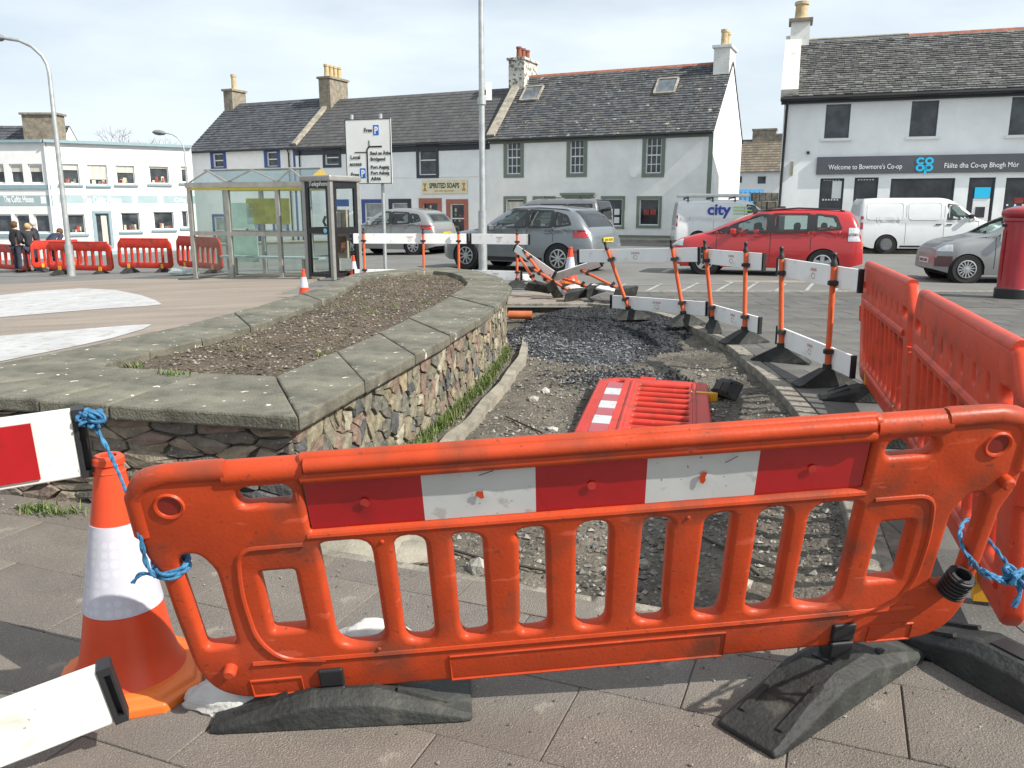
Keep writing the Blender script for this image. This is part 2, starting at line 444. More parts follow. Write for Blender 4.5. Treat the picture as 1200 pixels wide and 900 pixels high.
for r in range(-2, 11):
    v0 = 2.26 - .385 * 6 + .385 * r + .0; v1 = v0 + .385
    if v0 > 3.7: continue
    off = -.98 + (.315 if r % 2 else 0.)
    for c in range(-9, 10):
        u0 = off + .63 * c; poly = [uv2xy(u0, v0), uv2xy(u0 + .63, v0), uv2xy(u0 + .63, v1), uv2xy(u0, v1)]
        cx, cy = sum(p[0] for p in poly) / 4, sum(p[1] for p in poly) / 4
        if cy < .9 or cy > 5.2 or abs(cx) > cy * .66 + .8: continue
        if v1 > 2.83:
            if cx > -.98: poly = clip_half(poly, sa, ca, 2.83)
            else: poly = clip_half(poly, 1, 0, -1.03)
        if len(poly) >= 3: slab_obj(poly, m_slab, fore)
# right-hand pavement: rows across, each row trimmed by the kerb line
pv = MB(); rows = [(2.45 + i * .25) for i in range(51)]
for a, b2 in zip(rows, rows[1:]):
    q_ = clip_half([(K(a) + .15, a), (16, a), (16, b2), (K(b2) + .15, b2)], -sa, -ca, -2.832)
    if len(q_) > 2: pv.quad(*[(x, y, -.012) for x, y in q_])
for a, b2 in zip(rows, rows[1:]):
    pv.quad((K(a) + .15, a, -.2), (K(b2) + .15, b2, -.2), (K(b2) + .15, b2, -.012), (K(a) + .15, a, -.012))
pave = struct(pv.build('pavement', m_joint))
cells = []
for r in range(33):
    y0 = 1.32 + r * .42; y1 = y0 + .42; off = .31 * (r % 2)
    for c in range(24):
        x0 = .9 + off + c * .62; x1 = x0 + .62
        p = [(max(x0, K(y0) + .16), y0), (x1, y0), (x1, y1), (max(x0, K(y1) + .16), y1)]
        if x1 < max(K(y0), K(y1)) + .22 or x0 > y0 * .66 + 1.2: continue
        p = clip_half(p, -sa, -ca, -2.84)
        if len(p) < 3: continue
        cells.append((y0, p))
cells.sort(key=lambda c: c[0])
for i, (y0, p) in enumerate(cells[:170]): slab_obj(p, m_slabfar2, pave)
sb = MB()
for y0, p in cells[170:]:
    if len(p) != 4: continue
    n = 4; cx = sum(q[0] for q in p) / 4; cy = sum(q[1] for q in p) / 4; dz = random.uniform(-.003, .003)
    t = [(cx + (q[0] - cx) * .985, cy + (q[1] - cy) * .98) for q in p]
    sb.add([(x, y, -.02) for x, y in t] + [(x, y, dz) for x, y in t], [(4,5,6,7)] + [(i, (i+1) % 4, 4 + (i+1) % 4, 4 + i) for i in range(4)])
tag(sb.build('paving_slab', m_slabfar, pave), kind='stuff')
# kerb stones along the trench
ks = 2.95; i = 0
while ks < 13.0:
    ke = ks + .58 + .05 * random.random()
    b = MB(); n = 4; lo = []
    ring = []
    for k in range(n + 1):
        y = ks + .012 + (ke - ks - .012) * k / n; ring.append((K(y), y))
    for k in range(n, -1, -1):
        y = ks + .012 + (ke - ks - .012) * k / n; ring.append((K(y) + .145, y))
    cx, cy = K((ks + ke) / 2), (ks + ke) / 2; dz = random.uniform(-.006, .008)
    b.prism([(x - cx, y - cy, -.2) for x, y in ring], (0, 0, .205 + dz))
    b.build('kerb_stone', m_kerb, pave, bevel=.008, loc=(cx, cy, 0)); ks = ke
# near lip of the trench: a row of edging stones
for k in range(6):
    u0 = -2.05 + .62 * k + .01; b = MB()
    p = [uv2xy(u0, 2.835), uv2xy(u0 + .6, 2.835), uv2xy(u0 + .6, 2.93), uv2xy(u0, 2.93)]
    cx, cy = p[0]; b.prism([(x - cx, y - cy, -.2) for x, y in p], (0, 0, .185 + random.uniform(-.012, .0)))
    b.build('kerb_stone', m_kerb, fore, bevel=.01, loc=(cx, cy, 0))

# ---- excavation
m_pit = speckle(speckle(M('dug_ground', (.105, .092, .072), .95, .5, 2.2, bump=1., bscale=45, detail=9), (.27, .25, .21), 34, .61, .05, .6), (.04, .036, .032), 24, .58, .08, .8)
m_gravel = palette('gravel_stone', [(.17,.16,.135),(.22,.205,.18),(.12,.113,.10),(.32,.30,.27),(.09,.087,.083),(.18,.155,.12),(.14,.137,.133)], .9, island=True, noise=.15, bump=0)
m_tar = M('tarmac_crumb_bed', (.016, .017, .02), .75, .4, 9, bump=1., bscale=50, c2=(.055, .058, .065))
m_tarstone = palette('tarmac_crumb', [(.014,.0145,.017),(.022,.023,.027),(.032,.034,.039),(.010,.010,.012),(.04,.042,.048)], .9, island=True, noise=.1, bump=0)
m_chip = palette('grey_chipping', [(.08,.085,.092),(.12,.126,.136),(.16,.168,.18),(.06,.063,.07),(.19,.2,.21)], .9, island=True, noise=.1, bump=0)
def pitz(x, y):
    z = -.125 + .028 * nz(x, y, 1.3) + .02 * nz(x, y, 4.1, 3) + .011 * nz(x, y, 11, 5) + .008 * nz(x, y, 25, 9)
    z += .05 * math.exp(-((x - K(max(2.9, y))) ** 2) / .05)
    return z
pm = MB(); pm.grid(lambda u, v: (-1.4 + 4.1 * u, 2.5 + 11.6 * v, pitz(-1.4 + 4.1 * u, 2.5 + 11.6 * v)), 110, 300)
pit = struct(pm.build('excavation', m_pit, smooth=60, fixn=False))
def moundf(x, y):
    d = ((x - 1.15 - .12 * (y - 10.8)) / 1.25) ** 2 + ((y - 10.9) / 2.55) ** 2 + .22 * nz(x, y, 1.7, 2)
    return max(0., 1 - d)
def moundz(x, y):
    m = moundf(x, y); return pitz(x, y) - .03 + .125 * min(1, m * 1.7) ** .8 + .02 * nz(x, y, 7, 1) * (m > 0) + .012 * nz(x, y, 19, 4)
mm = MB(); N1, N2 = 64, 110
vs = [(-.2 + 2.9 * i / N1, 8.0 + 5.7 * j / N2) for j in range(N2 + 1) for i in range(N1 + 1)]
fs = [(j*(N1+1)+i, j*(N1+1)+i+1, (j+1)*(N1+1)+i+1, (j+1)*(N1+1)+i) for j in range(N2) for i in range(N1) if moundf(*vs[j*(N1+1)+i]) > .02]
mm.add([(x, y, moundz(x, y)) for x, y in vs], fs)
tag(mm.build('tarmac_heap', m_tar, smooth=60, fixn=False), 'heap of black broken tarmac at the far end of the trench', 'rubble', kind='stuff')
def pebble(b, x, y, z, r):
    a = random.random() * 6.28; k = [random.uniform(.6, 1.25) for _ in range(6)]; c, s = math.cos(a), math.sin(a)
    pts = [(1*k[0],0,0),(0,.8*k[1],.1),(-1*k[2],0,0),(0,-.8*k[3],-.1),(.1,0,.65*k[4]),(0,.1,-.5*k[5])]
    b.add([(x + (p[0]*c - p[1]*s) * r, y + (p[0]*s + p[1]*c) * r, z + p[2] * r) for p in pts], [(0,1,4),(1,2,4),(2,3,4),(3,0,4),(1,0,5),(2,1,5),(3,2,5),(0,3,5)])
gv = MB()
for _ in range(15000):
    y = 2.75 + 6.8 * random.random() ** 1.5; x = random.uniform(-1.0, K(max(2.9, y)) - .02)
    if nz(x, y, 1.1, 7) + .25 * nz(x, y, 4, 8) < random.uniform(-.55, .25): continue
    r = random.choice([.006, .008, .010, .012, .016, .02]) * random.uniform(.7, 1.3) * (1.6 if random.random() < .035 else 1)
    pebble(gv, x, y, pitz(x, y) + r * .2, r)
for _ in range(420):                                     # crumbs kicked out over the slabs
    v = 2.8 - abs(random.gauss(0, .45)); u = random.uniform(-2.6, .6); x, y = uv2xy(u, v)
    if y > .9: pebble(gv, x, y, .004, random.choice([.003, .004, .005, .007]) * random.uniform(.7, 1.3))
for _ in range(260):
    s = random.random(); x, y = -3.2 + 2.2 * s, 4.2 - .55 * s - abs(random.gauss(0, .09)); pebble(gv, x, y, .004, random.uniform(.004, .010))
tag(gv.build('gravel', m_gravel, fixn=False), 'loose grey and brown gravel strewn over the trench bottom', 'gravel', kind='stuff')
tv, cv2 = MB(), MB()
for _ in range(24000):
    x, y = random.uniform(-.2, 2.6), random.uniform(7.9, 13.7)
    m = moundf(x, y)
    if m <= -.05 + .1 * random.random(): continue
    r = random.choice([.006, .008, .010, .012, .016, .022]) * random.uniform(.8, 1.3)
    grey = (.95 - x) * .55 + (9.9 - y) * .42 + .45 * nz(x, y, 1.2, 6) > random.uniform(-.05, .5)
    pebble(cv2 if grey else tv, x, y, moundz(x, y) + r * .25, r)
for _ in range(1500):                                   # a smaller patch nearer the fallen barrier
    x, y = random.gauss(1.05, .28), random.gauss(7.75, .28); r = random.uniform(.01, .026)
    pebble(tv if random.random() < .75 else cv2, x, y, pitz(x, y) + r * .4, r)
tag(tv.build('tarmac_crumbs', m_tarstone, fixn=False), 'black tarmac crumbs covering the heap in the trench', 'rubble', kind='stuff')
tag(cv2.build('grey_chippings', m_chip, fixn=False), 'blue grey stone chippings spilling beside the planter wall', 'rubble', kind='stuff')
# a few larger stones one can pick out
m_rock = palette('loose_stone', [(.33,.31,.27),(.26,.24,.2),(.4,.38,.34),(.2,.19,.17)], .9, noise=.3, bump=.5)
for k, (x, y, r) in enumerate([(.18,6.9,.06),(.30,7.2,.05),(-.35,3.9,.075),(-.1,4.05,.06),(-.5,4.35,.08),(.02,4.3,.05),(1.7,7.3,.05),(1.6,6.9,.06),(.6,3.5,.04),(1.0,3.3,.05),(.3,5.9,.045),(-.15,3.5,.06)]):
    bm = bmesh.new(); bmesh.ops.create_icosphere(bm, subdivisions=1, radius=r)
    for v in bm.verts: v.co *= random.uniform(.75, 1.2); v.co.z *= .7
    me = bpy.data.meshes.new('loose_stone'); bm.to_mesh(me); bm.free()
    o = put('loose_stone', me, m_rock, loc=(x, y, pitz(x, y) + r * .25))
    tag(o, ('pale loose stone on the trench bottom beside the fallen red barrier' if y > 5.5 else 'pale loose stone near the slab edge of the trench'), 'stone', 'loose stones by the fallen barrier' if y > 5.5 else 'loose stones near the slab edge')
# twigs of old cable in the trench
m_root = M('cable', (.05, .04, .03), .8, .2)
for k, pts in enumerate([[(-.05, 6.2), (.1, 6.0), (.22, 5.7), (.2, 5.45)], [(-.4, 3.75), (-.15, 3.6), (.15, 3.45), (.3, 3.5)], [(.9, 3.9), (1.05, 3.65), (1.1, 3.4)]]):
    b = MB(); b.tube([(x, y, pitz(x, y) + .018) for x, y in pts], .007, 6)
    tag(b.build('root', m_root, smooth=True), ('thin dark root in the trench beside the grass strip', 'thin dark root along the near edge of the trench', 'thin dark root lying between the near edge and the kerb of the trench')[k], 'root', 'roots in the trench')

# ---- raised planter: rubble wall, coping slabs, soil
CZ = .55
outer_px = [(-150, 456.5), (350, 488), (400, 461), (470, 424), (520, 398), (565, 371), (592, 351), (600, 336), (588, 325), (558, 317), (525, 313), (470, 315), (417, 320), (364, 340.5), (300, 359), (199, 384), (100, 406), (0, 425), (-110, 447)]
inner_px = [(118, 429.5), (323, 440), (372, 420), (430, 396), (472, 376), (512, 356), (540, 339), (548, 331), (540, 323), (527, 319), (508, 317), (466, 319.5), (425, 326), (390, 347), (310, 377), (249, 394), (185, 410), (140, 421), (120, 428)]
OUT = [G(x, y, CZ).xy for x, y in outer_px]; INN = [G(x, y, CZ).xy for x, y in inner_px]
m_cope = speckle(speckle(M('coping_stone', (.10, .098, .075), .85, .35, 2.6, bump=.5, bscale=70, detail=9, c2=(.215, .20, .152)), (.055, .058, .045), 5, .52, .16, .7), (.56, .55, .48), 11, .665, .025, .95)
m_mortar = M('mortar', (.10, .088, .068), .95, .35, 12, bump=.8, bscale=50)
m_stone = palette('rubble_stone', [(.21,.185,.125),(.15,.14,.105),(.085,.088,.085),(.27,.225,.14),(.17,.12,.09),(.125,.122,.10),(.07,.073,.073),(.22,.19,.13),(.30,.275,.205),(.18,.16,.105),(.19,.135,.105),(.105,.10,.08),(.155,.143,.105),(.20,.18,.13)], .85, noise=.45, nscale=14, bump=.8, bscale=35)
speckle(m_stone, (.5, .49, .43), 42, .66, .04, .7)
m_stone_dark = palette('rubble_stone_dark', [(.11,.10,.085),(.15,.125,.10),(.085,.085,.085),(.18,.15,.11),(.12,.115,.105),(.17,.125,.10),(.23,.19,.14),(.095,.085,.07),(.20,.16,.12)], .85, noise=.45, nscale=14, bump=.8, bscale=35)  # darker stone tones for the front face of the planter wall
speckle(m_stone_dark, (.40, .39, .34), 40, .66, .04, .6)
m_soil = speckle(speckle(M('soil', (.085, .066, .046), .97, .4, 3., bump=1., bscale=60, detail=9), (.30, .26, .19), 46, .62, .05, .6), (.05, .038, .026), 30, .58, .1, .7)
planter = thing('planter', 'raised planter with rubble stone wall, grey coping slabs and bare soil', 'planter', (OUT[1].x, OUT[1].y, 0))
PO = Vector((OUT[1].x, OUT[1].y, 0))
def plerp(pl, i, t): a, b = pl[i % len(pl)], pl[(i + 1) % len(pl)]; return a.lerp(b, t)
def cope(i0, i1, zoff=0.):
    """coping slab between ring stations i0..i1 (fractions allowed)"""
    o_, n_ = [], []
    st = [i0] + [k for k in range(int(math.floor(i0)) + 1, int(math.ceil(i1)))] + [i1]
    for s in st:
        k = int(math.floor(s)); o_.append(plerp(OUT, k, s - k)); n_.append(plerp(INN, k, s - k))
    c = sum(o_ + n_, Vector((0, 0))) / len(o_ + n_)
    ring = [q + (c - q).normalized() * .004 for q in o_ + n_[::-1]]
    b = MB(); b.prism([(p.x - c.x, p.y - c.y, -.075) for p in ring], (0, 0, .075))
    b.build('coping_slab', m_cope, planter, bevel=.012, loc=(c.x - PO.x, c.y - PO.y, CZ + zoff))
for a, b2 in [(.13, .3), (.3, .42), (.42, .585), (.585, 1), (1, 2.35), (2.35, 3.3), (3.3, 4.15), (4.15, 4.8), (4.8, 5.5), (5.5, 6.4), (6.4, 7.5), (7.5, 9), (9, 10.5), (10.5, 12), (12, 13.2), (13.2, 14.3), (14.3, 15.2), (15.2, 16.2), (16.2, 17.3), (17.3, 19.13)]:
    cope(a, b2, random.uniform(-.005, .005))
# wall core, set 5 cm in from the coping edge
def inset(pl, d):
    out = []; n = len(pl)
    for i in range(n):
        a, b, c = pl[i-1], pl[i], pl[(i+1) % n]
        n1 = Vector((-(b-a).y, (b-a).x)).normalized(); n2 = Vector((-(c-b).y, (c-b).x)).normalized()
        m = (n1 + n2); m = m / max(.6, m.length_squared / 2 * 1.0) if m.length > .1 else n1
        out.append(b + m.normalized() * d / max(.5, m.normalized().dot(n1)))
    return out
CORE = inset(OUT, .085)
b = MB(); n = len(CORE)
b.add([(p.x - PO.x, p.y - PO.y, -.25) for p in CORE] + [(p.x - PO.x, p.y - PO.y, CZ - .077) for p in CORE], [(i, (i+1) % n, n + (i+1) % n, n + i) for i in range(n)])
b.build('wall_core', m_mortar, planter)
WL = inset(OUT, .075)
def voro(pts, x0, x1, y0, y1, ky=1.):
    cells = []
    for i, p in enumerate(pts):
        poly = [(x0, y0), (x1, y0), (x1, y1), (x0, y1)]
        near = sorted((q for q in pts if q is not p), key=lambda q: (q[0]-p[0])**2 + ((q[1]-p[1])*ky)**2)[:16]
        for q in near:
            a, b_ = q[0]-p[0], (q[1]-p[1])*ky*ky; c = a*(p[0]+q[0])/2 + b_*(p[1]+q[1])/2
            poly = clip_half(poly, a, b_, c)
            if len(poly) < 3: break
        if len(poly) >= 3: cells.append(poly)
    return cells
def stones(line, z0, z1, step, rowh, ky, mat, jit=.42, fill=.35, prr=(.004, .032)):
    L = [0.]
    for a, b_ in zip(line, line[1:]): L.append(L[-1] + (b_ - a).length)
    def at(s):
        for k in range(len(line) - 1):
            if s <= L[k+1] or k == len(line) - 2:
                t = (s - L[k]) / (L[k+1] - L[k]); d = (line[k+1] - line[k]).normalized(); return line[k].lerp(line[k+1], t), Vector((d.y, -d.x))
    pts = []; r = 0; z = z0 + rowh * .4
    while z < z1:
        s = (r % 2) * step(0) * .5
        while s < L[-1]:
            w = step(s); pts.append((s + random.uniform(-jit, jit) * w, z + random.uniform(-.5, .5) * rowh)); s += w * random.uniform(.6, 1.45)
            if random.random() < fill: pts.append((s - w * random.uniform(.2, .9), z + random.uniform(-.7, .7) * rowh))
        z += rowh; r += 1
    for poly in voro(pts, 0, L[-1], z0, z1, ky):
        m = len(poly); cs = sum(p[0] for p in poly) / m; cz = sum(p[1] for p in poly) / m
        rag = []
        for (ax_, az_), (bx_, bz_) in zip(poly, poly[1:] + poly[:1]):
            rag.append((ax_, az_)); ll = math.hypot(bx_ - ax_, bz_ - az_)
            if ll > .05: mx_, mz_ = (ax_ + bx_) / 2, (az_ + bz_) / 2; k_ = .2 * ll * nz(mx_, mz_, 9, 3); rag.append((mx_ - (bz_ - az_) / ll * k_, mz_ + (bx_ - ax_) / ll * k_))
        poly = rag; m = len(poly)
        ar = abs(sum(poly[i-1][0]*poly[i][1] - poly[i][0]*poly[i-1][1] for i in range(m))) / 2
        if ar < .0012: continue
        c3, nn = at(cs); pr = random.uniform(*prr); g = .0025
        lo, mid, hi = [], [], []
        for ps, pz_ in poly:
            d = max(.02, math.hypot(ps - cs, pz_ - cz)); k0 = 1 - g / d; k1 = 1 - (g + .004) / d; k2 = 1 - (g + random.uniform(.006, .012)) / d
            for lst, k, off in ((lo, k0, -.02), (mid, k1, pr - .012), (hi, k2, pr + random.uniform(-.005, .007))):
                s2, z2 = cs + (ps - cs) * k, cz + (pz_ - cz) * k; q, n2 = at(min(max(s2, 0), L[-1])); q = q + n2 * off
                lst.append((q.x - c3.x, q.y - c3.y, z2 - cz))
        bb = MB(); pk = pr + random.uniform(-.002, .014); top = (nn.x * pk, nn.y * pk, 0)
        bb.add(lo + mid + hi + [top], [(i, (i+1) % m, m + (i+1) % m, m + i) for i in range(m)] + [(m + i, m + (i+1) % m, 2*m + (i+1) % m, 2*m + i) for i in range(m)] + [(2*m + i, 2*m + (i+1) % m, 3*m) for i in range(m)])
        bb.build('stone', mat, planter, loc=(c3.x - PO.x, c3.y - PO.y, cz), fixn=False)
random.seed(5)
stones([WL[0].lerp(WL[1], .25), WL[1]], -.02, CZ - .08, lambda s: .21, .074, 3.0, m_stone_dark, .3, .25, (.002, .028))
stones(WL[1:9], -.16, CZ - .08, lambda s: .165 + .004 * s, .125, 1.05, m_stone, .45, .8, (.002, .020))
# soil
def soilz(x, y): return .492 + .022 * nz(x, y, .9, 2) + .018 * nz(x, y, 4, 3) + .012 * nz(x, y, 12, 5) + .008 * nz(x, y, 30, 1)
SOUT = [(p.x, p.y) for p in inset(OUT, .2)]
INP = [(p.x, p.y) for p in INN]
b = MB(); nx, ny = 120, 230; X0, X1, Y0, Y1 = -4.2, .3, 3.7, 14.2
vs = [(X0 + (X1 - X0) * i / nx, Y0 + (Y1 - Y0) * j / ny) for j in range(ny + 1) for i in range(nx + 1)]
ins = [inside(p, SOUT) for p in vs]
b.add([(x - PO.x, y - PO.y, soilz(x, y)) for x, y in vs], [q for j in range(ny) for i in range(nx) for q in [(j*(nx+1)+i, j*(nx+1)+i+1, (j+1)*(nx+1)+i+1, (j+1)*(nx+1)+i)] if all(ins[k] for k in q)])
tag(b.build('soil', m_soil, planter, smooth=60, fixn=False), kind='stuff')
m_clod = palette('soil_crumb', [(.10,.078,.054),(.13,.10,.07),(.07,.053,.038),(.19,.165,.13),(.15,.12,.085),(.28,.255,.21),(.09,.072,.052),(.11,.085,.06)], .95, island=True, noise=.2, bump=0)
b = MB(); cnt = 0
while cnt < 11000:
    x, y = random.uniform(X0, X1), random.uniform(Y0, Y1)
    if not inside((x, y), INP) or random.random() > 6.5 / y: continue
    r = random.choice([.004, .005, .006, .008, .011, .017]) * random.uniform(.7, 1.2); cnt += 1
    pebble(b, x - PO.x, y - PO.y, soilz(x, y) + r * .3, r)
tag(b.build('soil_crumbs', m_clod, planter, fixn=False), kind='stuff')
# grass: along the foot of the wall and weeds on coping joints and at the front
m_grass = palette('grass', [(.06,.115,.02),(.085,.155,.025),(.12,.19,.03),(.05,.09,.018),(.16,.19,.06),(.20,.17,.09)], .6, island=True, noise=.2, bump=0)
def blade(b, x, y, z, h, w, lean=.5):
    a, l_ = random.random() * 6.28, random.uniform(.1, lean) * h; ca_, sa_ = math.cos(a), math.sin(a); bx, by = -sa_ * w, ca_ * w
    b.add([(x - bx, y - by, z), (x + bx, y + by, z), (x + ca_ * l_ * .4 + bx * .7, y + sa_ * l_ * .4 + by * .7, z + h * .6), (x + ca_ * l_ * .4 - bx * .7, y + sa_ * l_ * .4 - by * .7, z + h * .6), (x + ca_ * l_, y + sa_ * l_, z + h)], [(0,1,2,3), (3,2,4)])
WLR = WL[1:8]
LL = [0.]
for p, q in zip(WLR, WLR[1:]): LL.append(LL[-1] + (q - p).length)
def wall_at(s, off):
    for k in range(len(WLR) - 1):
        if s <= LL[k+1] or k == len(WLR) - 2:
            t = (s - LL[k]) / (LL[k+1] - LL[k]); d = (WLR[k+1] - WLR[k]).normalized(); return WLR[k].lerp(WLR[k+1], t) + Vector((d.y, -d.x)) * off
b = MB()
for _ in range(5200):
    s = random.uniform(1.25, 5.6); wd = .11 * (.55 + .6 * nz(s, 0, 2.2, 3)) * (1 - .5 * (s - 1.2) / 4.4) + .03
    if nz(s, 1, 3.1, 4) < -.42: continue
    p = wall_at(s, .03 + abs(random.gauss(0, .5)) * wd)
    blade(b, p.x, p.y, -.10, random.uniform(.03, .085), .0035, .9)
tag(b.build('grass', m_grass, fixn=False), 'strip of short green grass along the foot of the planter wall', 'grass', kind='stuff')
b = MB()
for px_, py_, rad, nb, z0 in [(38, 598, .06, 90, 0), (75, 602, .05, 70, 0), (160, 604, .035, 50, 0), (203, 440, .05, 60, .545), (157, 431, .03, 40, .5), (40, 599, .03, 40, 0)]:
    c = G(px_, py_, z0)
    for _ in range(nb): blade(b, c.x + random.gauss(0, rad), c.y + random.gauss(0, rad * .5), z0, random.uniform(.02, .05), .004, 1.2)
for _ in range(30):
    x, y = random.uniform(-3, 0), random.uniform(4.5, 12)
    if inside((x, y), INP):
        for _ in range(16): blade(b, x + random.gauss(0, .03), y + random.gauss(0, .03), soilz(x, y), random.uniform(.02, .06), .0035, 1.)
tag(b.build('weeds', m_grass, fixn=False), 'small green weeds in cracks of the planter and paving', 'weeds', kind='stuff')
# concrete haunch between the grass strip and the trench
b = MB(); n = 40; ring = []
for k in range(n + 1):
    s = .25 + (LL[-1] - .3) * k / n; p = wall_at(s, .22 + .03 * nz(s, 0, 1.5)); q = wall_at(s, .30 + .03 * nz(s, 0, 1.5) + .02 * nz(s, 3, 5)); zt = -.045 + .015 * nz(s, 2, 3)
    ring.append([(p.x, p.y, -.16), (p.x, p.y, zt), (q.x, q.y, zt - .012), (q.x, q.y, -.16)])
for r0, r1 in zip(ring, ring[1:]):
    for k in range(3): b.quad(r0[k], r1[k], r1[k+1], r0[k+1])
struct(b.build('concrete_edging', m_pale, smooth=30))
# broken concrete at the near end of the wall foot
for px_, py_, w in [(415, 632, .3), (470, 636, .16)]:
    c = G(px_, py_, -.05); bm = bmesh.new(); bmesh.ops.create_icosphere(bm, subdivisions=2, radius=w)
    for v in bm.verts: v.co *= 1 + .2 * mnoise.noise(v.co * 7); v.co.z *= .28
    me = bpy.data.meshes.new('concrete_lump'); bm.to_mesh(me); bm.free()
    tag(put('concrete_lump', me, m_pale, loc=(c.x, c.y, -.09), smooth=30), ('large' if w > .2 else 'small') + ' broken lump of pale concrete at the corner of the planter wall', 'concrete', 'broken concrete by the planter')
# ---------------------------------------------------------------- buildings
m_render = M('white_render', (.80, .80, .785), .85, .05, 1.3, bump=.25, bscale=30, detail=8)
m_render_b = M('white_render_cool', (.80, .82, .82), .85, .06, .9, bump=.25, bscale=30, detail=8)
m_render_g = M('grey_white_render', (.80, .80, .77), .88, .08, .8, bump=.3, bscale=30, detail=8)
m_dash = M('roughcast_white', (.78, .785, .77), .9, .05, 1.6, bump=.5, bscale=45)
for m_ in (m_render, m_render_b, m_render_g): speckle(m_, (.42, .41, .37), 1.6, .62, .22, .25, thin=(1.5, 1.5, .3))
slate_cols = [(.055,.06,.072),(.068,.074,.086),(.046,.05,.058),(.082,.088,.098),(.06,.062,.067),(.074,.08,.092)]
m_slate = palette('slate', slate_cols, .7, island=True, noise=.3, nscale=9, bump=.3)
m_slate_l = speckle(palette('slate_lichened', [(.064,.071,.081),(.083,.089,.097),(.054,.057,.062),(.115,.115,.107),(.078,.077,.072),(.096,.101,.108)], .75, island=True, noise=.35, nscale=9, bump=.3), (.42, .42, .38), 2.4, .67, .02, .8)
m_slate_c = palette('slate_coursed', [(.10,.10,.097),(.13,.13,.125),(.08,.08,.08),(.155,.155,.148),(.115,.113,.107),(.07,.07,.07)], .8, island=True, noise=.35, nscale=9, bump=.3)
m_tile_d = palette('dark_concrete_tile', [(.068,.068,.07),(.075,.075,.076),(.062,.062,.064),(.082,.081,.08)], .8, island=True, noise=.2, nscale=4, bump=.2)
m_deck = M('roof_underlay', (.06, .06, .062), .9, .1)
m_skew = M('skew_stone', (.30, .27, .22), .9, .3, 3, bump=.4)
m_chim_w = speckle(M('chimney_render_white', (.66, .66, .63), .9, .12, 2.), (.25, .23, .19), 4, .56, .2, .7)
m_chim_s = M('chimney_stone', (.23, .20, .155), .9, .3, 4, bump=.5, bscale=30)
m_chim_p = speckle(M('chimney_peeling', (.55, .54, .49), .9, .15, 3.), (.17, .15, .12), 5, .52, .06, .95)
m_pot_b = M('pot_buff', (.46, .36, .20), .8, .2); m_pot_r = M('pot_red', (.24, .075, .045), .8, .2)
m_ridge = M('ridge_tile', (.27, .10, .065), .85, .25, 4)
m_blue = M('paint_blue', (.03, .07, .24), .4, .1); m_navy = M('paint_navy', (.03, .035, .05), .45, .1)
m_green = M('paint_sage', (.17, .205, .165), .6, .08, 3); m_terra = M('paint_terracotta', (.36, .125, .085), .6, .1, 3)
m_upvc = M('frame_white', (.75, .76, .76), .35, .03); m_black = M('gutter_black', (.015, .016, .018), .5, .1)
m_grey_s = M('fascia_grey', (.085, .09, .105), .45, .06, 2); m_teal = M('paint_teal', (.33, .43, .455), .6, .06, 2); m_tealp = M('paint_teal_deep', (.25, .35, .385), .5, .06)
m_cyan = M('sign_cyan', (.02, .50, .80), .4, .02); m_letter = M('letter_white', (.85, .85, .85), .4, .02)
m_room = M('room_dark', (.02, .02, .022), .9, .3)
def wglass(name, c, c2): 
    m = M(name, c, .06, .3, 1.6, c2=c2, spec=.6, detail=2); return m  # opaque pane, mottled tone painted in to read as reflected sky
m_win = wglass('window_pane', (.028, .034, .04), (.075, .085, .095)); m_win_l = wglass('window_pane_blind', (.30, .33, .34), (.40, .43, .43)); m_shop = wglass('shop_pane', (.016, .017, .02), (.05, .052, .058))
m_sky_pane = wglass('rooflight_pane', (.10, .12, .14), (.15, .17, .19))
m_curtain = M('curtain', (.55, .52, .46), .9, .2, 3, stretch=(4, 1, .4))

